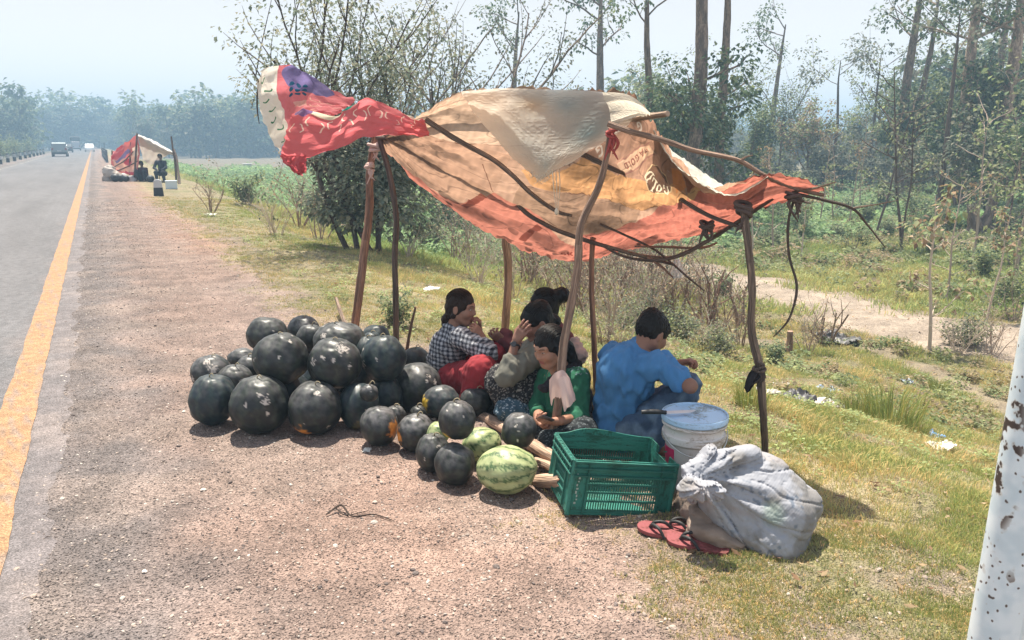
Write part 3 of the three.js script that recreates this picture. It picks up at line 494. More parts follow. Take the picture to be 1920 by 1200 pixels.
  poly([[0.36, 0.27], [0.36, 0.1], [0.46, 0], [0.62, 0], [0.66, 0.05], [0.69, 0.16], [0.6, 0.28], [0.483, 0.333]], '#b98e76');
  poly([[0.02, 1], [0.1, 0.93], [0.2, 0.86], [0.242, 0.667], [0.275, 0.667], [0.333, 0.7], [0.45, 0.86], [0.44, 1]], '#c87f6c');
  poly([[0.44, 0.735], [0.567, 0.66], [0.62, 0.48], [0.7, 0.3], [0.72, 0.17], [0.86, 0], [1, 0], [1, 1], [0.43, 1], [0.45, 0.86]], '#c27766');
  poly([[0.655, 0.13], [0.685, 0.1], [0.7, 0.2], [0.672, 0.27]], '#df955e'); poly([[0.69, 0.1], [0.72, 0.1], [0.72, 0.17], [0.705, 0.24]], '#9c6a52'); poly([[0.7, 0.26], [0.725, 0.16], [0.74, 0.15], [0.71, 0.3]], '#dfb27c');
  const letter = (s, u, v, size, rot, col, font = 'serif', sx = 1) => { const [a, b] = P(u, v); x.save(); x.translate(a, b); x.rotate(rot); x.scale(sx, sx < 1 ? 1.5 : 1); x.font = 'bold ' + size + 'px ' + font; x.textAlign = 'center'; x.textBaseline = 'middle'; x.fillStyle = col; x.fillText(s, 0, 0); x.restore(); };
  { const [a, b] = P(0.612, 0.262); x.fillStyle = '#80604e'; x.beginPath(); x.ellipse(a, b, 68, 76, 0.3, 0, 7); x.fill(); x.strokeStyle = '#eccb9c'; x.lineWidth = 5; x.stroke(); }
  [['G', 0.640, 0.286, 3.0], ['O', 0.6165, 0.296, 3.2], ['L', 0.595, 0.288, 3.45], ['D', 0.577, 0.262, 3.7]].forEach(([c, u, v, r]) => letter(c, u, v, 60, r, '#f8e6c6', 'serif', 0.72));
  { const [a, b] = P(0.525, 0.217); x.save(); x.translate(a, b); x.rotate(2.21); x.fillStyle = '#e3b898'; x.fillRect(-112, -26, 224, 54); x.fillStyle = '#a8786a'; x.fillRect(-116, -34, 232, 5); x.fillRect(-116, 32, 232, 4); x.font = 'bold 36px sans-serif'; x.textAlign = 'center'; x.textBaseline = 'middle'; x.fillStyle = '#9b6455'; x.fillText('ETA GOLD', 0, 2); x.restore(); }
  letter('G', 0.5, 0.09, 50, 2.2, '#ecd6c2', 'sans-serif'); letter('G', 0.405, 0.25, 46, 2.2, '#ecd6c2', 'sans-serif'); letter('5K', 0.425, 0.9, 42, -0.3, '#84382c', 'sans-serif');
  x.strokeStyle = 'rgba(120,60,48,.8)'; x.lineWidth = 20; for (const [a, b, c, d] of [[0.228, 0.71, 0.21, 0.885], [0.338, 0.75, 0.318, 0.9]]) { x.beginPath(); x.moveTo(...P(a, b)); x.lineTo(...P(c, d)); x.stroke(); }
  x.strokeStyle = 'rgba(90,55,40,.6)'; x.lineWidth = 3; for (const l of [[[0.275, 0.53], [0.4, 0.467], [0.575, 0.517], [0.62, 0.48]], [[0.333, 0.7], [0.45, 0.74], [0.567, 0.66]], [[0.1, 0.42], [0.26, 0.3], [0.44, 0.2]], [[0.2, 0.5], [0.24, 0.667]]]) { x.beginPath(); l.forEach((q, i) => (i ? x.lineTo(...P(...q)) : x.moveTo(...P(...q)))); x.stroke(); }
  // stains, creases and small holes worn into the sheet
  const r = rng(9), px = x.getImageData(0, 0, S, h), dd = px.data;
  for (let j = 0; j < h; j++) for (let i = 0; i < S; i++) { const u = i / S, v = j / h, o = (j * S + i) * 4, st = smooth(0.25, 0.75, fbm(u * 6, v * 4, 3, 4) + 0.2), th = 0.94 + 0.06 * ((i ^ j) & 1), k = (1 - 0.3 * st) * (0.97 + 0.06 * n3(u * 90, v * 12, 1)) * th, dk = smooth(0.42, 0.6, n3(u * 20, v * 14, 8)) * smooth(0.75, 0.95, v) * 0.4 + 0.22 * smooth(0.05, 0.0, Math.abs(n3(u * 7 + v * 3, v * 5, 12)) ) + 0.3 * smooth(0.3, 0.7, n3(u * 3 + 5, v * 3, 13)); for (let c = 0; c < 3; c++) dd[o + c] *= k * (1 - dk); }
  x.putImageData(px, 0, 0);
  const ct = new THREE.CanvasTexture(cv); ct.colorSpace = THREE.SRGBColorSpace; ct.flipY = true;
  const cw = T.weave.clone(); cw.repeat.set(14, 9);
  const clothMat = (o) => phys({ side: THREE.DoubleSide, roughness: 0.95, transmission: 0.7, thickness: 0, specularIntensity: 0.2, ...o });
  const canopy = wpart('canopy', sheet(rows, 190, 104, wr), clothMat({ map: ct, bumpMap: T.crumple, bumpScale: 0.012 }), t);
  // pale overhang in front of the ridge
  const fc = document.createElement('canvas'); fc.width = fc.height = 512; const f = fc.getContext('2d'); f.fillStyle = '#f2e8da'; f.fillRect(0, 0, 512, 512);
  const blob = (cx, cy, rad, col) => { const g = f.createRadialGradient(cx, cy, 0, cx, cy, rad); g.addColorStop(0, col); g.addColorStop(1, 'rgba(200,205,205,0)'); f.fillStyle = g; f.fillRect(0, 0, 512, 512); };
  blob(300, 120, 190, 'rgba(170,200,210,.9)'); blob(380, 240, 170, 'rgba(160,195,205,.9)'); blob(150, 300, 220, 'rgba(200,212,214,.9)'); blob(230, 400, 160, 'rgba(185,205,212,.9)'); blob(200, 110, 80, 'rgba(226,196,160,.6)');
  f.strokeStyle = 'rgba(246,240,232,.9)'; f.lineWidth = 26; f.beginPath(); f.moveTo(400, 0); f.lineTo(470, 150); f.lineTo(505, 330); f.stroke(); f.lineWidth = 40; f.beginPath(); f.moveTo(500, 60); f.lineTo(505, 512); f.stroke();
  f.strokeStyle = 'rgba(150,150,150,.5)'; f.lineWidth = 2; f.beginPath(); f.moveTo(60, 300); f.bezierCurveTo(200, 260, 320, 300, 500, 250); f.stroke();
  const ft = new THREE.CanvasTexture(fc); ft.colorSpace = THREE.SRGBColorSpace;
  const G = (l) => l.map((q) => at(q[0], q[1], q[2]));
  const flapRows = [G([[862, 172, 5.05], [940, 166, 4.82], [1030, 168, 4.55], [1112, 171, 4.2], [1186, 183, 3.88]]), G([[884, 205, 4.98], [952, 203, 4.78], [1035, 203, 4.5], [1118, 203, 4.16], [1202, 205, 3.82]]), G([[926, 256, 4.86], [975, 262, 4.7], [1035, 262, 4.48], [1100, 258, 4.22], [1160, 248, 3.95]]), G([[962, 297, 4.74], [995, 302, 4.62], [1030, 304, 4.5], [1065, 298, 4.36], [1098, 286, 4.22]]), G([[996, 326, 4.62], [1004, 333, 4.58], [1013, 335, 4.54], [1023, 331, 4.5], [1034, 324, 4.46]])];
  wpart('overhang', sheet(flapRows, 60, 48, (p, u, v) => { const k = 0.012 * n3(u * 5, v * 5, 11) + 0.008 * Math.abs(n3(u * 14 + v * 4, v * 2, 12)); p.z += k; p.x += k * 0.5; p.y += 0.006 * n3(u * 22, v * 16, 13) * smooth(0.75, 1, Math.max(v, Math.abs(u * 2 - 1))); }), clothMat({ map: ft, bumpMap: T.crumple, bumpScale: 0.004, transmission: 0.78 }), t);
  const cream = clothMat({ color: lin(0.70, 0.62, 0.50), bumpMap: T.crumple, bumpScale: 0.004, transmission: 0.35 });
  wpart('folded_hem', sheet([G([[1128, 174, 4.1], [1170, 178, 3.92], [1200, 192, 3.78], [1222, 214, 3.68]]), G([[1142, 205, 3.98], [1175, 206, 3.8], [1200, 210, 3.7], [1214, 216, 3.62]]), G([[1146, 232, 3.9], [1172, 224, 3.75], [1195, 216, 3.66], [1208, 217, 3.6]])], 24, 14, (p, u, v) => { p.z += 0.014 * Math.sin(v * 16 + u * 3) ; p.y += 0.006 * Math.sin(v * 21 + u * 5); }), cream, t);
  wpart('side_sheet', sheet([G([[1212, 222, 4.1], [1252, 276, 4.12], [1290, 302, 4.15], [1330, 330, 4.15], [1372, 350, 4.1], [1425, 330, 3.95]]), G([[1222, 240, 3.92], [1256, 296, 3.92], [1296, 328, 3.95], [1334, 350, 3.97], [1376, 362, 3.92], [1436, 330, 3.82]]), G([[1226, 244, 3.78], [1262, 302, 3.78], [1298, 333, 3.82], [1336, 356, 3.86], [1380, 366, 3.82], [1440, 332, 3.72]])], 44, 14, (p, u, v) => { p.y += 0.008 * n3(u * 16, v * 4, 15); }), clothMat({ color: lin(0.62, 0.60, 0.52), bumpMap: T.crumple, bumpScale: 0.006, transmission: 0.3 }), t);
  const threads = []; for (let i = 0; i < 46; i++) { const u = rr(0, 1), a = crv(flapRows[4], u).add(V(0, rr(0, 0.03), 0.002)), l = rr(0.015, 0.05); threads.push(tube([a, a.clone().add(V(rr(-0.02, 0.02), -l * 0.6, 0.008)), a.clone().add(V(rr(-0.03, 0.03), -l, 0.01))], [0.0014, 0.001], 4, 4)); }
  for (const [a, b, c] of [[1036, 318, 0], [1042, 318, 4], [1048, 316, 8]]) threads.push(tube([at(a, b, 4.44), at(a + 2, 350, 4.44), at(1043 + c * 0.3, 398, 4.44)], [0.003, 0.003, 0.002], 5, 8));
  threads.push(new THREE.SphereGeometry(0.014, 8, 6).scale(1, 1.6, 1).translate(...at(1044, 397, 4.44).toArray()));
  wpart('frayed_threads', join(threads), std({ color: lin(0.68, 0.58, 0.45) }), t);

  // ---- the red cloth at the left end
  const rc = document.createElement('canvas'); rc.width = 1024; rc.height = 512; const q = rc.getContext('2d'); q.fillStyle = '#dd7478'; q.fillRect(0, 0, 1024, 512);
  q.fillStyle = '#eadfc6'; q.beginPath(); q.ellipse(250, 20, 110, 60, 0, 0, 7); q.fill(); q.fillStyle = '#8a6a98'; q.beginPath(); q.ellipse(120, 10, 70, 80, 0.2, 0, 7); q.fill(); q.fillStyle = '#149a86'; q.beginPath(); q.ellipse(420, 0, 60, 60, 0, 0, 7); q.fill(); q.fillStyle = '#e9dcc4'; q.beginPath(); q.ellipse(880, 0, 90, 40, 0, 0, 7); q.fill();
  q.strokeStyle = '#fbd9c8'; q.lineCap = 'round'; q.lineWidth = 9; { const r2 = rng(4); for (let i = 0; i < 17; i++) { const a = 60 + i * 54, b = 130 + 70 * r2() + (i % 2) * 55 - i * 2.5, s = i % 2 ? 1 : -1; q.beginPath(); q.moveTo(a, b - 40); q.quadraticCurveTo(a + s * 34, b, a + s * 6, b + 50); q.stroke(); } }
  const rt = new THREE.CanvasTexture(rc); rt.colorSpace = THREE.SRGBColorSpace;
  const rb = document.createElement('canvas'); rb.width = rb.height = 512; const w = rb.getContext('2d'); w.fillStyle = '#de7c82'; w.fillRect(0, 0, 512, 512); w.fillStyle = '#efe6d8'; w.fillRect(0, 0, 150, 512); w.fillStyle = '#7f72a0'; w.beginPath(); w.ellipse(300, 60, 130, 90, 0, 0, 7); w.fill(); w.fillStyle = '#2c5a78'; for (let i = 0; i < 9; i++) { w.beginPath(); w.ellipse(220 + (i % 3) * 36, 110 + Math.floor(i / 3) * 30, 14, 11, 0, 0, 7); w.fill(); } w.fillStyle = '#e7a9a0'; w.fillRect(230, 230, 80, 70); w.strokeStyle = '#3d7a52'; w.lineWidth = 7; for (let i = 0; i < 7; i++) { w.beginPath(); w.arc(70 + (i % 2) * 26, 60 + i * 66, 24, 0.4, 2.6); w.stroke(); } w.strokeStyle = '#f5bda8'; for (let i = 0; i < 9; i++) { w.beginPath(); w.arc(360 + (i % 4) * 42, 200 + Math.floor(i / 4) * 90, 26, 1, 3.4); w.stroke(); }
  const bt = new THREE.CanvasTexture(rb); bt.colorSpace = THREE.SRGBColorSpace;
  const top = at(705, 258, 5.9), c2 = thing('red_cloth', onGround(top.x, top.z), 'red flower-printed cloth fluttering from the left end of the shelter', 'cloth');
  const flutter = (p, u, v) => { p.z += 0.05 * Math.sin(u * 9 + v * 2) * v + 0.03 * n3(u * 5, v * 3, 21); p.y += 0.012 * n3(u * 9, v * 6, 22); p.x += 0.012 * n3(u * 8, v * 7, 23); };
  wpart('front_fold', sheet([G([[548, 212, 5.7], [575, 205, 5.62], [628, 218, 5.55], [655, 198, 5.5], [690, 185, 5.45], [735, 203, 5.4], [772, 220, 5.35], [796, 224, 5.3]]), G([[538, 250, 5.66], [572, 250, 5.6], [622, 250, 5.53], [656, 232, 5.48], [692, 222, 5.43], [736, 230, 5.38], [772, 238, 5.33], [800, 240, 5.28]]), G([[528, 292, 5.62], [563, 296, 5.58], [612, 286, 5.5], [654, 268, 5.47], [694, 256, 5.42], [738, 254, 5.37], [772, 254, 5.33], [804, 256, 5.28]])], 90, 36, flutter), clothMat({ map: rt, bumpMap: T.crumple, bumpScale: 0.004 }), c2);
  wpart('hanging_corner', sheet([G([[526, 290, 5.63], [545, 292, 5.6], [575, 290, 5.58]]), G([[534, 306, 5.6], [552, 312, 5.57], [574, 308, 5.56]]), G([[562, 328, 5.58], [566, 329, 5.56], [572, 322, 5.56]])], 18, 14, flutter), clothMat({ color: lin(0.58, 0.12, 0.14) }), c2);
  wpart('back_fold', sheet([G([[483, 150, 5.85], [500, 128, 5.9], [545, 122, 6.0], [580, 140, 6.05], [620, 168, 6.05], [668, 186, 5.95]]), G([[486, 190, 5.8], [505, 178, 5.88], [540, 178, 5.96], [576, 178, 6.0], [612, 190, 6.0], [655, 198, 5.9]]), G([[500, 240, 5.76], [520, 220, 5.8], [545, 210, 5.85], [575, 202, 5.9], [608, 203, 5.9], [640, 206, 5.85]]), G([[526, 284, 5.7], [538, 262, 5.72], [550, 240, 5.75], [572, 220, 5.8], [604, 216, 5.8], [630, 216, 5.8]])], 60, 36, flutter), clothMat({ map: bt, bumpMap: T.crumple, bumpScale: 0.004 }), c2);
  // cord that ties the cloth
  wpart('cord', tube([at(484, 150, 5.85), at(482, 200, 5.86), at(486, 232, 5.86)], [0.006, 0.006, 0.003], 5, 8), M.barkDark, c2);

  // rag on the front post
  const p0 = at(1050, 712, 3.86), rg = thing('rag', onGround(p0.x, p0.z), 'pale pink rag tied around the front post of the shelter', 'rag');
  wpart('cloth', sheet([G([[1030, 712, 3.80], [1040, 700, 3.75], [1055, 694, 3.76], [1068, 708, 3.82]]), G([[1030, 735, 3.80], [1042, 722, 3.73], [1060, 722, 3.74], [1076, 735, 3.80]]), G([[1033, 760, 3.80], [1044, 744, 3.74], [1064, 750, 3.73], [1080, 750, 3.80]])], 26, 26, (p, u, v) => { p.z += 0.012 * Math.sin(u * 15 + v) * (0.3 + v); p.y += 0.01 * n3(u * 9, v * 4, 31) * v; }), clothMat({ color: lin(0.72, 0.52, 0.47), transmission: 0.25 }), rg);
  wpart('tail', sheet([G([[1046, 712, 3.72], [1056, 704, 3.72], [1066, 712, 3.76]]), G([[1052, 745, 3.70], [1063, 740, 3.69], [1074, 742, 3.74]]), G([[1058, 772, 3.70], [1066, 764, 3.69], [1078, 752, 3.74]])], 16, 20, (p, u, v) => { p.z += 0.01 * Math.sin(u * 12) * v; }), clothMat({ color: lin(0.75, 0.56, 0.51), transmission: 0.25 }), rg);
  // dark cloth on the right post
  const p1 = at(1412, 715, 3.76), dk = thing('dark_cloth', onGround(p1.x, p1.z), 'dark ragged cloth hanging at the knot of the right-hand post', 'cloth');
  wpart('cloth', sheet([G([[1418, 684, 3.78], [1426, 690, 3.75], [1434, 688, 3.78]]), G([[1402, 700, 3.78], [1414, 712, 3.74], [1428, 704, 3.77]]), G([[1396, 728, 3.78], [1402, 738, 3.76], [1412, 716, 3.77]])], 12, 14, (p, u, v) => { p.z += 0.012 * Math.sin(u * 14 + v * 4); }), clothMat({ color: lin(0.035, 0.03, 0.032), transmission: 0.05 }), dk);
  // white bag on a branch at the back
  const p2 = at(1269, 508, 4.6), wb = thing('plastic_bag', onGround(p2.x, p2.z), 'white plastic bag hanging in the twigs behind the shelter', 'bag');
  wpart('film', sheet([G([[1264, 490, 4.6], [1269, 488, 4.57], [1276, 491, 4.6]]), G([[1258, 508, 4.6], [1269, 510, 4.54], [1281, 509, 4.6]]), G([[1260, 520, 4.6], [1270, 522, 4.56], [1280, 519, 4.6]])], 14, 14, (p, u, v) => { p.z += 0.012 * n3(u * 6, v * 6, 41); p.x += 0.008 * n3(u * 8, v * 8, 42); }), clothMat({ color: lin(0.8, 0.8, 0.82), roughness: 0.4 }), wb);
  wpart('handle', tube([at(1266, 492, 4.6), at(1269, 478, 4.6), at(1274, 492, 4.6)], [0.004, 0.004], 5, 8), std({ color: lin(0.75, 0.75, 0.78) }), wb);
}
// ------------------------------------------------------------------ implicit surfaces for bodies, clothes and sacks
const smin = (a, b, k) => { if (k <= 0) return Math.min(a, b); const h = Math.max(k - Math.abs(a - b), 0) / k; return Math.min(a, b) - h * h * k * 0.25; };
function cap(a, b, ra, rb = ra) {
  const d = V().subVectors(b, a), L2 = Math.max(d.lengthSq(), 1e-9), r = Math.max(ra, rb);
  return { lo: V(Math.min(a.x, b.x) - r, Math.min(a.y, b.y) - r, Math.min(a.z, b.z) - r), hi: V(Math.max(a.x, b.x) + r, Math.max(a.y, b.y) + r, Math.max(a.z, b.z) + r),
    d(x, y, z) { const px = x - a.x, py = y - a.y, pz = z - a.z, t = clamp((px * d.x + py * d.y + pz * d.z) / L2), ex = px - d.x * t, ey = py - d.y * t, ez = pz - d.z * t; return Math.sqrt(ex * ex + ey * ey + ez * ez) - (ra + (rb - ra) * t); } };
}
function ell(c, r, basis) {   // basis: [right, up, forward]
  const R3 = Math.max(r.x, r.y, r.z), B = basis || [V(1, 0, 0), V(0, 1, 0), V(0, 0, 1)];
  return { lo: V(c.x - R3, c.y - R3, c.z - R3), hi: V(c.x + R3, c.y + R3, c.z + R3),
    d(x, y, z) { const px = x - c.x, py = y - c.y, pz = z - c.z, u = (px * B[0].x + py * B[0].y + pz * B[0].z) / r.x, v = (px * B[1].x + py * B[1].y + pz * B[1].z) / r.y, w = (px * B[2].x + py * B[2].y + pz * B[2].z) / r.z, k0 = Math.sqrt(u * u + v * v + w * w), k1 = Math.sqrt((u / r.x) ** 2 + (v / r.y) ** 2 + (w / r.z) ** 2); return k1 < 1e-6 ? -Math.min(r.x, r.y, r.z) : k0 * (k0 - 1) / k1; } };
}
class Vox {
  constructor(lo, hi, h) { this.lo = lo; this.h = h; this.n = [0, 1, 2].map((i) => Math.ceil((hi.getComponent(i) - lo.getComponent(i)) / h) + 2); this.f = new Float32Array(this.n[0] * this.n[1] * this.n[2]).fill(0.2); }
  each(lo, hi, fn) {
    const { n, h, f } = this, L = this.lo, i0 = Math.max(0, Math.floor((lo.x - L.x) / h)), i1 = Math.min(n[0] - 1, Math.ceil((hi.x - L.x) / h)), j0 = Math.max(0, Math.floor((lo.y - L.y) / h)), j1 = Math.min(n[1] - 1, Math.ceil((hi.y - L.y) / h)), k0 = Math.max(0, Math.floor((lo.z - L.z) / h)), k1 = Math.min(n[2] - 1, Math.ceil((hi.z - L.z) / h));
    for (let k = k0; k <= k1; k++) for (let j = j0; j <= j1; j++) { let o = (k * n[1] + j) * n[0] + i0; for (let i = i0; i <= i1; i++, o++) f[o] = fn(f[o], L.x + i * h, L.y + j * h, L.z + k * h); }
    return this;
  }
  add(s, k = 0.02) { const m = k + 3 * this.h + 0.02; return this.each(s.lo.clone().subScalar(m), s.hi.clone().addScalar(m), (v, x, y, z) => smin(v, s.d(x, y, z), k)); }
  cut(s, k = 0.01) { const m = k + 2 * this.h; return this.each(s.lo.clone().subScalar(m), s.hi.clone().addScalar(m), (v, x, y, z) => -smin(-v, s.d(x, y, z), k)); }
  all(fn) { const { n, h, f } = this, L = this.lo; for (let k = 0, o = 0; k < n[2]; k++) for (let j = 0; j < n[1]; j++) for (let i = 0; i < n[0]; i++, o++) if (Math.abs(f[o]) < 0.06) f[o] = fn(f[o], L.x + i * h, L.y + j * h, L.z + k * h); return this; }
  mesh() {
    const { n, h, f } = this, L = this.lo, [nx, ny, nz] = n, id = new Int32Array(f.length).fill(-1), pos = [], idx = [], sx = 1, sy = nx, sz = nx * ny;
    const C = [[0, 0, 0], [1, 0, 0], [0, 1, 0], [1, 1, 0], [0, 0, 1], [1, 0, 1], [0, 1, 1], [1, 1, 1]], E = [[0, 1], [2, 3], [4, 5], [6, 7], [0, 2], [1, 3], [4, 6], [5, 7], [0, 4], [1, 5], [2, 6], [3, 7]], co = C.map((c) => c[0] * sx + c[1] * sy + c[2] * sz);
    for (let k = 0; k < nz - 1; k++) for (let j = 0; j < ny - 1; j++) for (let i = 0; i < nx - 1; i++) {
      const o = (k * ny + j) * nx + i; let m = 0; for (let c = 0; c < 8; c++) if (f[o + co[c]] < 0) m |= 1 << c;
      if (m === 0 || m === 255) continue;
      let x = 0, y = 0, z = 0, cnt = 0;
      for (const [a, b] of E) { if (((m >> a) & 1) === ((m >> b) & 1)) continue; const fa = f[o + co[a]], fb = f[o + co[b]], t = fa / (fa - fb); x += C[a][0] + (C[b][0] - C[a][0]) * t; y += C[a][1] + (C[b][1] - C[a][1]) * t; z += C[a][2] + (C[b][2] - C[a][2]) * t; cnt++; }
      id[o] = pos.length / 3; pos.push(L.x + (i + x / cnt) * h, L.y + (j + y / cnt) * h, L.z + (k + z / cnt) * h);
    }
    const quad = (a, b, c, d, flip) => { if (a < 0 || b < 0 || c < 0 || d < 0) return; flip ? idx.push(a, c, b, a, d, c) : idx.push(a, b, c, a, c, d); };
    for (let k = 1; k < nz - 1; k++) for (let j = 1; j < ny - 1; j++) for (let i = 1; i < nx - 1; i++) {
      const o = (k * ny + j) * nx + i, s = f[o] < 0;
      if (s !== f[o + sx] < 0) quad(id[o - sy - sz], id[o - sz], id[o], id[o - sy], !s);
      if (s !== f[o + sy] < 0) quad(id[o - sx - sz], id[o - sx], id[o], id[o - sz], !s);
      if (s !== f[o + sz] < 0) quad(id[o - sx - sy], id[o - sy], id[o], id[o - sx], !s);
    }
    const g = new THREE.BufferGeometry(); g.setAttribute('position', new THREE.Float32BufferAttribute(pos, 3)); g.setIndex(idx); g.computeVertexNormals();
    const uv = new Float32Array(pos.length / 3 * 2); for (let i = 0; i < pos.length / 3; i++) { uv[i * 2] = (pos[i * 3] + pos[i * 3 + 2] * 0.7) ; uv[i * 2 + 1] = pos[i * 3 + 1] + pos[i * 3 + 2] * 0.3; } g.setAttribute('uv', new THREE.BufferAttribute(uv, 2));
    return g;
  }
}
function blob(shapes, h, k, post) {
  const lo = V(1e9, 1e9, 1e9), hi = V(-1e9, -1e9, -1e9); for (const s of shapes) { const q = s.s || s; lo.min(q.lo); hi.max(q.hi); }
  const v = new Vox(lo.subScalar(0.05), hi.addScalar(0.05), h);
  for (const s of shapes) if (!s.cut) s.s ? v.add(s.s, s.k ?? k) : v.add(s, k);
  if (post) v.all(post);
  for (const s of shapes) if (s.cut) v.cut(s.s, s.k ?? 0.01);
  return v.mesh();
}
// ------------------------------------------------------------------ people
const SKIN = [0.30, 0.165, 0.105];
function headGeo(o = {}) {
  const h = 0.0042, v = new Vox(V(-0.105, -0.2, -0.125), V(0.105, 0.14, 0.135), h), P = (x, y, z) => V(x, y, z), w = o.wide ?? 1;
  v.add(ell(P(0, 0.025, -0.012), P(0.074 * w, 0.092, 0.093)), 0.01).add(ell(P(0, -0.035, 0.022), P(0.057 * w, 0.074, 0.068)), 0.04).add(cap(P(-0.011, -0.094, 0.066), P(0.011, -0.094, 0.066), 0.017), 0.03);
  for (const s of [-1, 1]) v.add(cap(P(s * 0.053 * w, -0.05, 0), P(s * 0.022, -0.09, 0.055), 0.02, 0.018), 0.03).add(ell(P(s * 0.036 * w, -0.024, 0.062), P(0.025, 0.022, 0.024)), 0.03).add(cap(P(s * 0.012, 0.033, 0.083), P(s * 0.046, 0.031, 0.066), 0.009), 0.02);
  v.add(cap(P(0, 0.02, 0.085), P(0, -0.018, 0.102), 0.008, 0.012), 0.016);
  for (const s of [-1, 1]) { v.add(ell(P(s * 0.011, -0.024, 0.093), P(0.009, 0.008, 0.011)), 0.01); v.cut(ell(P(s * 0.031, 0.012, 0.094), P(0.018, 0.012, 0.014)), 0.014); v.add(ell(P(s * 0.031, 0.012, 0.0765), P(0.0135, 0.0115, 0.0125)), 0.004); v.add(ell(P(s * 0.076 * w, -0.004, -0.008), P(0.011, 0.031, 0.019)), 0.01); v.cut(ell(P(s * 0.086 * w, -0.002, -0.003), P(0.006, 0.016, 0.009)), 0.006); }
  v.add(cap(P(-0.018, -0.0495, 0.085), P(0.018, -0.0495, 0.085), 0.0065), 0.008).add(cap(P(-0.014, -0.06, 0.086), P(0.014, -0.06, 0.086), 0.0075), 0.007);
  v.cut(cap(P(-0.019, -0.0545, 0.0945), P(0.019, -0.0545, 0.0945), 0.0016), 0.003);
  v.add(cap(P(0, -0.06, -0.022), P(0, -0.115, -0.03), 0.048 * w, 0.046 * w), 0.03);
  const sk = o.skin || SKIN;
  return paint(v.mesh(), (x, y, z) => {
    let c = mulc(sk, 1 + 0.08 * n3(x * 30, y * 30, z * 30));
    c = mixc(c, mulc([sk[0] * 1.15, sk[1] * 0.85, sk[2] * 0.8], 1), 0.35 * smooth(0.03, 0.005, Math.hypot(Math.abs(x) - 0.036, y + 0.026)) * (z > 0.04 ? 1 : 0));
    if (z > 0.075 && Math.abs(x) < 0.024) c = mixc(c, [0.27, 0.08, 0.07], smooth(0.012, 0.007, Math.abs(y + 0.0545)) * smooth(0.024, 0.018, Math.abs(x)));
    const ex = Math.abs(x) - 0.031, ey = y - 0.012;
    if (z > 0.06) { const closed = o.down ? 0.4 : 1; if (Math.hypot(ex / 0.0125, ey / (0.0065 * closed)) < 1) c = Math.hypot(ex, ey) < 0.0055 ? [0.012, 0.008, 0.006] : [0.5, 0.45, 0.42]; else if (Math.hypot(ex / 0.0155, (ey - 0.002) / (0.0092 * closed)) < 1) c = mixc(c, [0.05, 0.03, 0.025], 0.7); if (Math.abs(ey - 0.0235 + ex * ex * 10) < 0.0028 && Math.abs(ex) < 0.018) c = mixc(c, [0.02, 0.014, 0.012], 0.75); }
    return c;
  });
}
function handGeo(curl, spread = 1, sk = SKIN, thumbIn = 0.5) {     // wrist at the origin, fingers along +y, palm towards +z, thumb at +x
  const P = (x, y, z) => V(x, y, z), v = new Vox(P(-0.06, -0.03, -0.04), P(0.085, 0.2, 0.1), 0.0034);
  v.add(cap(P(0, -0.02, 0), P(0, 0.012, 0), 0.024, 0.024), 0.01);
  const fx = [0.029, 0.0095, -0.0105, -0.029], fl = [0.068, 0.077, 0.071, 0.056];
  fx.forEach((x, i) => {
    v.add(cap(P(x * 0.55, 0.012, 0), P(x, 0.082 - (i === 3 ? 0.008 : 0), 0), 0.014, 0.0115), 0.018);
    let p = P(x, 0.082 - (i === 3 ? 0.008 : 0), 0), a = 0; const sx = (x / 0.03) * 0.12 * spread;
    [0.46, 0.31, 0.23].forEach((f, j) => { a += curl * (1 + 0.12 * i) * (j ? 1.05 : 0.8); const q = p.clone().add(P(sx * fl[i] * f, Math.cos(a) * fl[i] * f, Math.sin(a) * fl[i] * f)); v.add(cap(p, q, 0.0092 - j * 0.0008, 0.0084 - j * 0.0008), 0.004); p = q; });
  });
  const t0 = P(0.02, 0.022, 0.006), t1 = P(0.045, 0.05, 0.012 + 0.014 * thumbIn), t2 = P(0.052 - 0.012 * thumbIn, 0.08, 0.018 + 0.026 * thumbIn), t3 = P(0.05 - 0.022 * thumbIn, 0.102, 0.024 + 0.032 * thumbIn);
  v.add(cap(t0, t1, 0.014, 0.0115), 0.014).add(cap(t1, t2, 0.0108, 0.0096), 0.005).add(cap(t2, t3, 0.0094, 0.008), 0.004);
  return paint(v.mesh(), (x, y, z) => mulc(mixc(sk, [sk[0] * 1.12, sk[1] * 0.92, sk[2] * 0.9], z > 0.004 ? 0.6 : 0.1), 1 + 0.07 * n3(x * 60, y * 60, z * 60)));
}
const frame = (f, u) => { const F = f.clone().normalize(), X = V().crossVectors(u, F).normalize(), Y = V().crossVectors(F, X); return [X, Y, F]; };
const place = (g, o, B, s = 1) => { const m = new THREE.Matrix4().makeBasis(B[0], B[1], B[2]); m.scale(V(s, s, s)); m.setPosition(o); g.applyMatrix4(m); return g; };
const CL = {
  cotton: std({ vertexColors: true, roughness: 0.92, bumpMap: T.weave, bumpScale: 0.0004 }),
  skin: phys({ vertexColors: true, roughness: 0.55, sheen: 0.2, sheenRoughness: 0.5, sheenColor: lin(0.5, 0.3, 0.2) }),
  hair: phys({ color: lin(0.008, 0.006, 0.0055), vertexColors: true, roughness: 0.45, specularIntensity: 0.35 }),
};
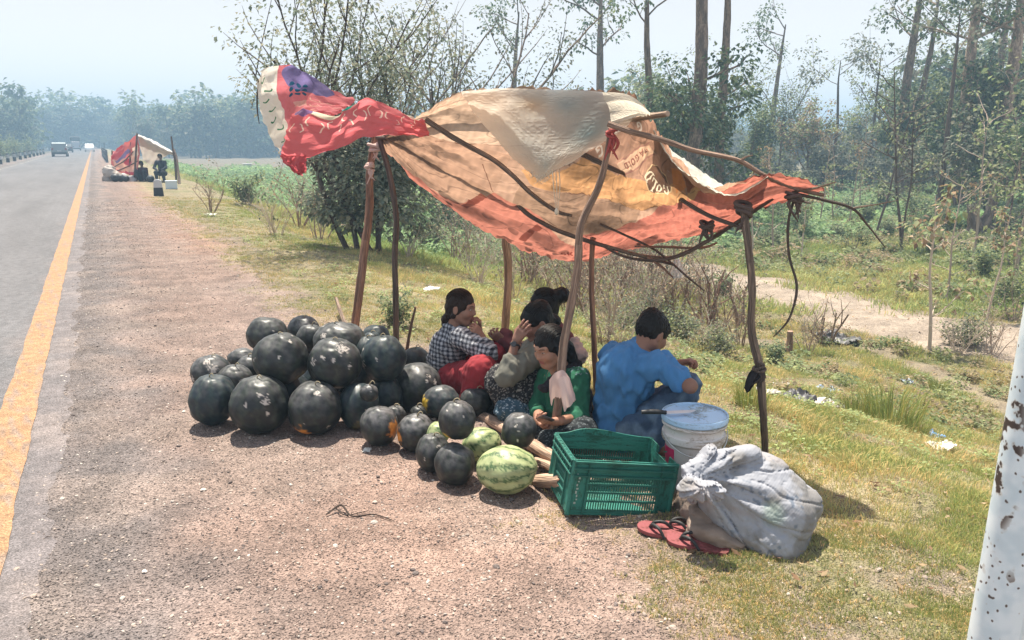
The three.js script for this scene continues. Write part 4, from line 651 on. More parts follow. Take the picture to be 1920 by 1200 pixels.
// J: joints in world places. parts: what is worn
function person(label, J, o) {
  const root = thing('person', onGround(J.pelvis.x, J.pelvis.z), label, 'person', o.group), S = o.scale ?? 1, sk = o.skin || SKIN, res = o.res ?? 0.0105;
  const b = (x, y, ra, rb, k) => ({ s: cap(J[x], J[y], ra * S, (rb ?? ra) * S), k: k ?? 0.03 });
  const B = frame(J.headF, J.headU || V(0, 1, 0));
  const bones = [b('pelvis', 'spine', 0.12, 0.105, 0.06), b('spine', 'chest', 0.105, 0.115, 0.06), b('shL', 'shR', 0.055, 0.055, 0.08), b('chest', 'neck', 0.09, 0.05, 0.05), b('hipL', 'hipR', 0.09, 0.09, 0.06)];
  const head = J.head;
  bones.push({ s: cap(J.neck, head.clone().addScaledVector(B[1], -0.1 * S).addScaledVector(B[2], -0.02), 0.052 * S, 0.05 * S), k: 0.03 });
  const limbs = [];
  for (const s of ['L', 'R']) {
    limbs.push(b('sh' + s, 'el' + s, 0.044, 0.036, 0.02), b('el' + s, 'wr' + s, 0.038, 0.025, 0.02));
    if (J['kn' + s]) limbs.push(b('hip' + s, 'kn' + s, 0.085, 0.056, 0.03), b('kn' + s, 'an' + s, 0.055, 0.034, 0.02));
    if (J['an' + s] && J['to' + s]) limbs.push({ s: cap(J['an' + s], J['to' + s], 0.034 * S, 0.024 * S), k: 0.02 }, { s: cap(J['an' + s].clone().add(V(0, -0.02, 0)), J['to' + s].clone().add(V(0, -0.004, 0)), 0.03 * S, 0.028 * S), k: 0.01 });
  }
  const geos = [paint(blob([...bones, ...limbs], res, 0.03), (x, y, z) => mulc(sk, 1 + 0.08 * n3(x * 25, y * 25, z * 25)))];
  if (!o.far) {
    geos.push(place(headGeo({ skin: sk, down: o.down, wide: o.wide }), head, B, S * 1.0));
    for (const s of ['L', 'R']) if (o['hand' + s]) { const hd = o['hand' + s], Bh = frame(hd.palm, hd.dir), g = handGeo(hd.curl ?? 0.5, hd.spread ?? 1, sk, hd.thumb ?? 0.5); if (s === 'R') { g.scale(-1, 1, 1); const ix = g.index; for (let i = 0; i < ix.count; i += 3) { const t = ix.getX(i); ix.setX(i, ix.getX(i + 1)); ix.setX(i + 1, t); } } g.computeVertexNormals(); const X = Bh[0], Y = hd.dir.clone().normalize(), Zp = V().crossVectors(X, Y); geos.push(place(g, J['wr' + s], [X, Y, Zp], S * (o.handScale ?? 0.95))); }
  } else geos.push(paint(blob([ell(head, V(0.08, 0.11, 0.09).multiplyScalar(S), B)], 0.02, 0.02), () => sk));
  wpart('body', join(geos), CL.skin, root);
  // clothes: closed shapes over the bones, with folds
  const folds = (amp, fx, seed) => (v, x, y, z) => v - amp * (0.6 * (0.5 - Math.abs(n3(x * fx + seed, y * fx * 0.6, z * fx))) + 0.4 * n3(x * fx * 2.4, y * fx * 1.6 + seed, z * fx * 2.4)) + amp * 0.3 * Math.exp(-((n3(x * fx * 0.9 + seed * 3 + y * 2, y * fx * 0.35, z * fx * 0.9) / 0.13) ** 2)) - 0.0012 * n3(x * 60, y * 40, z * 60);
  for (const c of o.clothes || []) {
    const g = blob(c.shapes({ b, J, S, bones }), c.h ?? res * 0.8, c.k ?? 0.03, folds(c.fold ?? 0.014, c.freq ?? 9, c.seed ?? 1));
    paint(g, c.color); wpart(c.name, g, c.mat || CL.cotton, root);
  }
  // hair
  if (o.hair) {
    const hs = S, loc = (x, y, z) => head.clone().addScaledVector(B[0], x * hs).addScaledVector(B[1], y * hs).addScaledVector(B[2], z * hs), rad = (x, y, z) => V(x, y, z).multiplyScalar(hs), h = o.hair;
    const sh = [{ s: ell(loc(0, 0.03, -0.016), rad(0.083, 0.098, 0.1), B), k: 0.01 }];
    if (h.low) sh.push({ s: ell(loc(0, -0.02, -0.05), rad(0.072, 0.08, 0.062), B), k: 0.02 });
    for (const q of h.add || []) sh.push({ s: cap(loc(...q[0]), loc(...q[1]), q[2] * hs, (q[3] ?? q[2]) * hs), k: 0.015 });
    sh.push({ cut: 1, s: ell(loc(0, h.line ?? -0.045, 0.085), rad(0.073, h.faceH ?? 0.095, 0.075), B), k: 0.012 });
    sh.push({ cut: 1, s: ell(loc(0, -0.17, 0.05), rad(0.13, 0.13, 0.12), B), k: 0.02 });
    if (h.short) { sh.push({ cut: 1, s: ell(loc(0, -0.18, -0.04), rad(0.14, 0.115, 0.13), B), k: 0.015 }); for (const s of [-1, 1]) sh.push({ cut: 1, s: ell(loc(s * 0.085, -0.02, 0.012), rad(0.02, 0.032, 0.028), B), k: 0.01 }); }
    const inv = (x, y, z) => { const p = V(x, y, z).sub(head); return [p.dot(B[0]), p.dot(B[1]), p.dot(B[2])]; };
    const g = blob(sh, 0.0055, 0.015, (v, x, y, z) => { const [a, bb, c] = inv(x, y, z); return v - (h.rough ?? 0.003) * n3(a * 90, bb * (h.short ? 60 : 22), c * (h.short ? 90 : 40)) - 0.004 * n3(a * 22, bb * 14, c * 18); });
    paint(g, (x, y, z) => { const [a, bb, c] = inv(x, y, z), k = n3(a * 160, bb * 25, c * 60); return mixc(h.c || [1, 1, 1], mulc(h.c || [1, 1, 1], 1.7), smooth(-0.2, 0.9, k)); });
    if (!h.short && !o.far) { const st = [], r = rng(7 + Math.round(head.x * 100)); for (let i = 0; i < 150; i++) { const x0 = (r() * 2 - 1) * 0.076, s = Math.sqrt(1 - (x0 / 0.088) ** 2), t0 = 0.75 + 0.5 * r(), t1 = t0 + 0.8 + 1.3 * r(), pts = []; for (let j = 0; j <= 4; j++) { const th = lerp(t0, Math.min(t1, 3.25), j / 4), k = 1.012 + 0.02 * r(); pts.push(loc(x0 * k * (1 + 0.05 * Math.sin(j + i)), 0.03 + 0.0995 * s * k * Math.sin(th), -0.016 + 0.1015 * s * k * Math.cos(th))); } st.push(paint(tube(pts, [0.0007 * hs, 0.0013 * hs, 0.0006 * hs], 4, 10), () => mulc(h.c || [1, 1, 1], 1 + 1.6 * r()))); } for (let i = 0; i < 16; i++) { const a = loc((r() * 2 - 1) * 0.07, 0.03 + 0.08 * r(), -0.02 - 0.08 * r()), b = a.clone().addScaledVector(B[1], 0.012 * r()).addScaledVector(B[0], (r() - 0.5) * 0.05).addScaledVector(B[2], -0.035 * r()); st.push(paint(tube([a, a.clone().lerp(b, 0.5).addScaledVector(B[1], 0.012), b], [0.0008, 0.0005], 4, 6), () => [1.5, 1.5, 1.5])); } wpart('hair', join([g, ...st]), CL.hair, root); } else wpart('hair', g, CL.hair, root);
  }
  return { root, B };
}
{
  const sit = 'people sitting behind the watermelons';
  const checks = (w, c1, c2) => (x, y, z) => { const u = x * 0.85 + z * 0.5, v = y + 0.12 * x, f = (t) => ((t / w) % 1 + 1) % 1 < 0.5 ? 1 : 0, k = f(u) + f(v); return k === 2 ? c2 : k === 1 ? mixc(c1, c2, 0.32) : c1; };
  const plain = (c, a = 0.1, f = 14) => (x, y, z) => mulc(c, 1 + a * n3(x * f, y * f, z * f));
  // ---- woman in the checked shirt
  person('squatting woman in a black and white checked shirt and red skirt', {
    head: at(865, 577, 4.86), headF: V(0.9, -0.16, 0.34), neck: at(851, 614, 4.9), chest: at(843, 650, 4.92), spine: at(838, 682, 4.95), pelvis: at(842, 708, 4.97),
    shR: at(866, 634, 4.72), shL: at(850, 622, 5.08), elR: at(913, 662, 4.6), wrR: at(904, 634, 4.74), elL: at(915, 655, 5.0), wrL: at(898, 622, 4.88),
    hipL: at(850, 708, 5.06), hipR: at(850, 712, 4.86), knR: at(903, 694, 4.52), anR: at(880, 752, 4.56), knL: at(930, 664, 4.84), anL: at(915, 740, 4.8), toR: at(905, 762, 4.5), toL: at(940, 750, 4.75),
  }, {
    group: sit, skin: [0.30, 0.15, 0.10], handR: { dir: V(-0.5, 0.75, 0.1), palm: V(-0.6, -0.3, -0.6), curl: 0.75 }, handL: { dir: V(0.1, 0.9, 0.2), palm: V(-0.9, 0.2, 0.1), curl: 0.8 },
    clothes: [
      { name: 'shirt', h: 0.0062, fold: 0.016, freq: 8, seed: 3, color: checks(0.03, [0.022, 0.022, 0.036], [0.44, 0.44, 0.47]), shapes: ({ b, J }) => [b('pelvis', 'spine', 0.135, 0.13, 0.06), b('spine', 'chest', 0.13, 0.135, 0.06), b('shL', 'shR', 0.07, 0.07, 0.07), { s: cap(J.chest, J.neck, 0.1, 0.062), k: 0.05 }, b('shR', 'elR', 0.07, 0.068, 0.02), { s: cap(J.elR, J.elR.clone().lerp(J.wrR, 0.35), 0.066, 0.062), k: 0.02 }, b('shL', 'elL', 0.066, 0.062, 0.02), { s: ell(J.neck.clone().add(V(0, 0.02, 0)), V(0.07, 0.02, 0.07)), k: 0.012 }] },
      { name: 'skirt', fold: 0.012, seed: 5, color: plain([0.27, 0.02, 0.028], 0.15), shapes: ({ b, J }) => [b('hipL', 'hipR', 0.115, 0.115, 0.06), b('hipR', 'knR', 0.115, 0.085, 0.08), b('hipL', 'knL', 0.11, 0.08, 0.08), b('knR', 'anR', 0.088, 0.07, 0.05), b('knL', 'anL', 0.08, 0.065, 0.05), { s: cap(J.knR, J.knL, 0.05, 0.05), k: 0.08 }] },
    ],
    hair: { low: 1, c: [2.6, 1.7, 1.1], faceH: 0.092, line: -0.04, add: [[[0, -0.05, -0.07], [0, -0.11, -0.1], 0.035, 0.03], [[0, -0.1, -0.1], [0, -0.15, -0.105], 0.03, 0.02], [[0.055, 0.03, 0.03], [0.066, -0.05, -0.02], 0.02, 0.02], [[-0.055, 0.03, 0.03], [-0.066, -0.05, -0.02], 0.02, 0.02]] },
  });
  // ---- woman behind with a high bun
  person('woman with a high hair bun in a maroon jacket, sitting behind the others', {
    head: at(1018, 574, 4.96), headF: V(-0.95, -0.1, 0.1), neck: at(1036, 610, 5.0), chest: at(1046, 648, 5.0), spine: at(1050, 690, 5.02), pelvis: at(1050, 722, 5.02),
    shR: at(1036, 628, 5.2), shL: at(1040, 632, 4.84), elL: at(985, 668, 4.74), wrL: at(946, 640, 4.82), elR: at(985, 660, 5.15), wrR: at(950, 648, 4.98),
    hipL: at(1048, 722, 4.92), hipR: at(1048, 720, 5.12), knL: at(968, 684, 4.84), anL: at(975, 745, 4.9), knR: at(968, 682, 5.1), anR: at(975, 745, 5.1), toL: at(950, 748, 4.88), toR: at(950, 748, 5.08),
  }, {
    group: sit, skin: [0.22, 0.11, 0.075], handL: { dir: V(-0.7, 0.5, 0.1), palm: V(0.3, 0.1, -0.9), curl: 0.6 }, handR: { dir: V(-0.7, 0.5, 0.1), palm: V(0.2, 0.3, 0.9), curl: 0.6 },
    clothes: [
      { name: 'jacket', seed: 7, color: plain([0.12, 0.028, 0.032], 0.15), shapes: ({ b, J }) => [b('pelvis', 'spine', 0.135, 0.13, 0.06), b('spine', 'chest', 0.13, 0.13, 0.06), b('shL', 'shR', 0.068, 0.068, 0.07), { s: cap(J.chest, J.neck, 0.1, 0.06), k: 0.05 }, b('shL', 'elL', 0.062, 0.055, 0.02), b('elL', 'wrL', 0.055, 0.042, 0.02), b('shR', 'elR', 0.062, 0.055, 0.02), b('elR', 'wrR', 0.055, 0.042, 0.02), { s: ell(at(948, 628, 4.86), V(0.05, 0.05, 0.05)), k: 0.04 }] },
      { name: 'trousers', seed: 8, color: plain([0.05, 0.035, 0.04]), shapes: ({ b }) => [b('hipL', 'hipR', 0.105, 0.105, 0.05), b('hipR', 'knR', 0.1, 0.075, 0.03), b('hipL', 'knL', 0.1, 0.075, 0.03), b('knR', 'anR', 0.072, 0.06, 0.02), b('knL', 'anL', 0.072, 0.06, 0.02)] },
    ],
    hair: { low: 1, faceH: 0.09, add: [[[0, 0.055, -0.1], [0, 0.062, -0.14], 0.055, 0.056], [[0, 0.02, -0.1], [0, 0.05, -0.12], 0.03, 0.04]] },
  });
  // ---- woman in the grey jacket, hand before her face, a watch on the wrist
  const g2 = {
    head: at(1006, 604, 4.5), headF: V(-0.84, -0.36, 0.34), neck: at(1018, 640, 4.55), chest: at(1010, 672, 4.55), spine: at(1010, 704, 4.55), pelvis: at(1014, 732, 4.55),
    shL: at(1003, 664, 4.37), shR: at(1012, 652, 4.74), elL: at(950, 706, 4.28), wrL: at(967, 640, 4.34), elR: at(960, 690, 4.72), wrR: at(978, 662, 4.66),
    hipL: at(1012, 734, 4.44), hipR: at(1012, 732, 4.68), knL: at(944, 716, 4.36), anL: at(966, 782, 4.3), knR: at(942, 712, 4.66), anR: at(960, 772, 4.62), toL: at(940, 790, 4.28), toR: at(935, 778, 4.6),
  };
  const p2 = person('woman in a grey jacket and dark wristwatch holding her hand before her face', g2, {
    group: sit, skin: [0.26, 0.13, 0.09], down: 1, handL: { dir: V(0.42, 0.75, 0.2), palm: V(0.55, 0.1, -0.75), curl: 0.22, spread: 1.3 }, handR: { dir: V(-0.2, 0.8, 0.4), palm: V(0.4, 0, 0.8), curl: 0.6 },
    clothes: [
      { name: 'jacket', seed: 11, fold: 0.02, freq: 7, color: plain([0.155, 0.15, 0.125], 0.12), shapes: ({ b, J }) => [b('pelvis', 'spine', 0.135, 0.13, 0.06), b('spine', 'chest', 0.13, 0.135, 0.06), b('shL', 'shR', 0.07, 0.07, 0.07), { s: cap(J.chest, J.neck, 0.1, 0.062), k: 0.05 }, b('shL', 'elL', 0.072, 0.07, 0.02), { s: cap(J.elL, J.elL.clone().lerp(J.wrL, 0.45), 0.064, 0.05), k: 0.02 }, b('shR', 'elR', 0.068, 0.062, 0.02), { s: cap(J.elR, J.elR.clone().lerp(J.wrR, 0.5), 0.058, 0.05), k: 0.02 }] },
      { name: 'skirt', seed: 12, h: 0.0065, fold: 0.016, color: (x, y, z) => { const a = n3(x * 26, y * 26, z * 26), r = Math.abs(a - 0.35); return r < 0.07 ? [0.30, 0.28, 0.26] : n3(x * 55, y * 55, z * 55) > 0.55 ? [0.2, 0.19, 0.18] : [0.016, 0.015, 0.018]; }, shapes: ({ b, J }) => [b('hipL', 'hipR', 0.12, 0.12, 0.06), b('hipL', 'knL', 0.115, 0.09, 0.08), b('hipR', 'knR', 0.11, 0.085, 0.08), b('knL', 'anL', 0.092, 0.095, 0.06), b('knR', 'anR', 0.085, 0.09, 0.06), { s: cap(J.knL, J.knR, 0.07, 0.07), k: 0.1 }, { s: cap(J.anL.clone().lerp(J.hipL, 0.35), J.hipL, 0.1, 0.1), k: 0.1 }] },
    ],
    hair: { low: 1, faceH: 0.085, line: -0.05, add: [[[0, -0.03, -0.1], [0, -0.05, -0.12], 0.04, 0.04], [[0, 0.04, 0.02], [0, 0.06, -0.05], 0.07, 0.07]] },
  });
  { // watch and earrings
    const a = g2.elL, w = g2.wrL, d = V().subVectors(w, a).normalize(), c = w.clone().addScaledVector(d, -0.02), q = new THREE.Quaternion().setFromUnitVectors(V(0, 0, 1), d);
    const strap = new THREE.TorusGeometry(0.027, 0.006, 8, 20).applyQuaternion(q).translate(c.x, c.y, c.z); const wp = wpart('wristwatch', strap, std({ color: lin(0.02, 0.02, 0.02), roughness: 0.5 }), p2.root);
    const f = V(-0.3, 0.15, 0.95).addScaledVector(d, -V(-0.3, 0.15, 0.95).dot(d)).normalize(), fc = c.clone().addScaledVector(f, 0.03); wpart('dial', new THREE.CylinderGeometry(0.017, 0.018, 0.008, 20).applyQuaternion(new THREE.Quaternion().setFromUnitVectors(V(0, 1, 0), f)).translate(fc.x, fc.y, fc.z), std({ color: lin(0.05, 0.05, 0.055), roughness: 0.25, metalness: 0.4 }), p2.root, wp);
    const e = g2.head.clone().addScaledVector(p2.B[0], 0.081).addScaledVector(p2.B[1], -0.035); wpart('earring', new THREE.SphereGeometry(0.0075, 10, 8).translate(e.x, e.y, e.z), std({ color: lin(0.75, 0.72, 0.66), roughness: 0.3, metalness: 0.6 }), p2.root);
  }
  // ---- woman in the green dress looking down at her phone
  const g4 = {
    head: at(1031, 650, 4.1), headF: V(-0.72, -0.36, 0.6), neck: at(1050, 692, 4.2), chest: at(1060, 726, 4.2), spine: at(1064, 765, 4.22), pelvis: at(1066, 798, 4.24),
    shL: at(1088, 710, 4.06), shR: at(1026, 704, 4.34), elL: at(1086, 782, 3.98), wrL: at(1046, 790, 3.84), elR: at(1008, 765, 4.26), wrR: at(1010, 788, 4.02),
    hipL: at(1084, 802, 4.14), hipR: at(1048, 800, 4.32), knL: at(1096, 808, 3.86), anL: at(1030, 828, 3.86), knR: at(995, 806, 4.1), anR: at(1056, 826, 3.98), toL: at(1008, 832, 3.9), toR: at(1085, 832, 3.9),
  };
  const p4 = person('woman in a bright green dress looking down at a phone in her hands', g4, {
    group: sit, skin: [0.36, 0.185, 0.12], down: 1, wide: 1.02, handL: { dir: V(-0.85, 0.05, 0.15), palm: V(0.1, 0.75, -0.5), curl: 0.7, thumb: 0.7 }, handR: { dir: V(0.35, -0.2, 0.75), palm: V(0.55, 0.7, -0.1), curl: 0.7, thumb: 0.7 },
    clothes: [
      { name: 'dress', seed: 21, h: 0.007, fold: 0.015, color: (x, y, z) => { const f = y > 0.40 && n3(x * 42, y * 42, z * 42) > 0.5; return f ? [0.22, 0.28, 0.33] : y > 0.44 ? mulc([0.035, 0.17, 0.16], 1 + 0.2 * n3(x * 30, y * 30, z * 30)) : mulc([0.016, 0.12, 0.065], 1 + 0.15 * n3(x * 18, y * 18, z * 18)); }, shapes: ({ b, J }) => [b('pelvis', 'spine', 0.13, 0.115, 0.06), b('spine', 'chest', 0.115, 0.12, 0.06), b('shL', 'shR', 0.062, 0.062, 0.07), { s: cap(J.chest, J.chest.clone().lerp(J.neck, 0.55), 0.095, 0.07), k: 0.05 }, b('shL', 'elL', 0.06, 0.055, 0.02), { s: cap(J.elL, J.elL.clone().lerp(J.wrL, 0.35), 0.053, 0.046), k: 0.02 }, b('shR', 'elR', 0.058, 0.053, 0.02), { s: cap(J.elR, J.elR.clone().lerp(J.wrR, 0.4), 0.052, 0.045), k: 0.02 }] },
      { name: 'trousers', seed: 22, h: 0.0075, color: (x, y, z) => (n3(x * 70, y * 70, z * 70) > 0.52 ? [0.12, 0.14, 0.15] : [0.016, 0.02, 0.024]), shapes: ({ b, J }) => [b('hipL', 'hipR', 0.115, 0.115, 0.05), b('hipL', 'knL', 0.1, 0.075, 0.03), b('hipR', 'knR', 0.1, 0.075, 0.03), b('knL', 'anL', 0.072, 0.055, 0.02), b('knR', 'anR', 0.072, 0.055, 0.02), { s: cap(J.anL, J.anR, 0.05, 0.05), k: 0.06 }] },
      { name: 'shawl', seed: 23, h: 0.0075, fold: 0.02, color: plain([0.016, 0.012, 0.016], 0.2), shapes: ({ J }) => [{ s: cap(at(1018, 728, 4.02), at(1046, 712, 4.08), 0.022, 0.034), k: 0.04 }, { s: cap(at(1046, 712, 4.08), at(1076, 690, 4.2), 0.034, 0.045), k: 0.04 }, { s: cap(at(1076, 690, 4.2), at(1096, 740, 4.34), 0.045, 0.04), k: 0.04 }, { s: cap(at(1096, 740, 4.34), at(1106, 790, 4.36), 0.04, 0.03), k: 0.04 }] },
    ],
    hair: { low: 1, faceH: 0.088, line: -0.046, add: [[[0, -0.04, -0.1], [0, -0.08, -0.12], 0.045, 0.04], [[0, -0.08, -0.12], [0.02, -0.2, -0.12], 0.04, 0.03], [[0.068, 0.03, 0.03], [0.074, -0.03, 0.0], 0.02, 0.018], [[-0.068, 0.03, 0.03], [-0.074, -0.03, 0.0], 0.02, 0.018]] },
  });
  { const c = at(1022, 786, 3.82), t = thing('phone', onGround(c.x, c.z), 'dark phone held in both hands by the woman in green', 'phone'); const f = frame(V(0.3, 0.75, -0.45), V(0.2, 0.4, 0.9)); const g = place(new RoundedBoxGeometry(0.075, 0.15, 0.009, 3, 0.004), c, f); wpart('case', g, std({ color: lin(0.02, 0.02, 0.025), roughness: 0.3 }), t); wpart('screen', place(new THREE.BoxGeometry(0.067, 0.138, 0.002), c.clone().addScaledVector(f[2], 0.0052), f), std({ color: lin(0.03, 0.035, 0.045), roughness: 0.08 }), t); }
  // pale hair ornament cloth seen behind the front post, pink scarf at the back of the bun woman
  { const c = at(1082, 668, 4.5), t = thing('scarf', onGround(c.x, c.z), 'pale pink scarf on the back of the seated women, beside the front post', 'scarf'); wpart('cloth', blob([{ s: cap(at(1078, 640, 4.55), at(1086, 665, 4.5), 0.03, 0.045) }, { s: cap(at(1086, 665, 4.5), at(1078, 690, 4.5), 0.045, 0.03) }], 0.008, 0.03, (v, x, y, z) => v - 0.012 * n3(x * 24, y * 20, z * 24)).translate(0, 0, 0), std({ color: lin(0.42, 0.30, 0.27), roughness: 0.95 }), t); }
  // ---- man in blue, seen from behind
  const g5 = {
    head: at(1222, 626, 3.98), headF: V(0.72, -0.5, -0.46), neck: at(1203, 660, 4.0), chest: at(1178, 705, 4.0), spine: at(1164, 756, 4.02), pelvis: at(1164, 800, 4.02),
    shR: at(1236, 684, 3.84), shL: at(1152, 672, 4.2), elR: at(1294, 724, 3.7), wrR: at(1238, 706, 4.02), elL: at(1222, 700, 4.4), wrL: at(1270, 682, 4.12),
    hipL: at(1160, 804, 4.14), hipR: at(1188, 806, 3.92), knR: at(1282, 738, 3.86), anR: at(1222, 832, 3.8), knL: at(1290, 722, 4.2), anL: at(1252, 808, 4.2), toR: at(1262, 850, 3.76), toL: at(1290, 822, 4.18),
  };
  person('man in a blue short-sleeved shirt and jeans sitting with his back turned', g5, {
    group: sit, skin: [0.24, 0.115, 0.075], handR: { dir: V(-0.7, -0.1, -0.5), palm: V(0.2, -0.8, -0.5), curl: 0.75 }, handL: { dir: V(0.8, 0.3, 0.2), palm: V(0.1, -0.9, 0.2), curl: 0.8 },
    clothes: [
      { name: 'shirt', seed: 31, h: 0.0075, fold: 0.03, freq: 5.5, color: (x, y, z) => mulc([0.06, 0.19, 0.40], 1 + 0.12 * n3(x * 7, y * 7, z * 7) + 0.06 * n3(x * 40, y * 8, z * 40)), shapes: ({ b, J }) => [b('pelvis', 'spine', 0.15, 0.14, 0.06), b('spine', 'chest', 0.14, 0.145, 0.06), b('shL', 'shR', 0.075, 0.075, 0.09), { s: cap(J.chest, J.neck, 0.12, 0.075), k: 0.06 }, { s: cap(J.shR, J.shR.clone().lerp(J.elR, 0.6), 0.076, 0.071), k: 0.03 }, { s: cap(J.shL, J.shL.clone().lerp(J.elL, 0.5), 0.068, 0.066), k: 0.09 }, { s: ell(J.chest.clone().add(V(-0.03, 0.05, 0.05)), V(0.15, 0.15, 0.12)), k: 0.08 }, { s: ell(J.pelvis.clone().add(V(0.01, -0.01, 0.02)), V(0.17, 0.1, 0.15)), k: 0.06 }, { s: ell(J.neck.clone().add(V(0.004, 0.012, 0)), V(0.07, 0.034, 0.07)), k: 0.014 }] },
      { name: 'jeans', seed: 32, h: 0.0085, fold: 0.014, color: (x, y, z) => mulc(mixc([0.05, 0.085, 0.15], [0.13, 0.19, 0.27], smooth(-0.2, 0.6, n3(x * 9, y * 9, z * 9))), 1 + 0.15 * n3(x * 70, y * 70, z * 70)), shapes: ({ b }) => [b('hipL', 'hipR', 0.12, 0.12, 0.05), b('hipR', 'knR', 0.105, 0.08, 0.03), b('hipL', 'knL', 0.1, 0.078, 0.03), b('knR', 'anR', 0.078, 0.062, 0.02), b('knL', 'anL', 0.074, 0.06, 0.02)] },
    ],
    hair: { short: 1, rough: 0.006, faceH: 0.1, line: -0.035, add: [[[0, 0.05, 0.03], [0, 0.075, -0.05], 0.066, 0.062]] },
  });
  // dotted cloth bundle beside the grey-jacketed woman
  { const c = at(958, 768, 4.25), t = thing('cloth_bundle', onGround(c.x, c.z), 'blue dotted cloth bundle on the ground beside the woman in the grey jacket', 'bundle'); const g = blob([{ s: ell(c, V(0.1, 0.075, 0.1)) }, { s: ell(c.clone().add(V(0.08, -0.03, 0)), V(0.08, 0.05, 0.09)) }], 0.007, 0.05, (v, x, y, z) => v - 0.012 * n3(x * 16, y * 16, z * 16)); paint(g, (x, y, z) => (n3(x * 62, y * 62, z * 62) > 0.58 ? [0.4, 0.45, 0.5] : mulc([0.035, 0.075, 0.11], 1 + 0.2 * n3(x * 12, y * 12, z * 12)))); wpart('cloth', g, CL.cotton, t); }
}
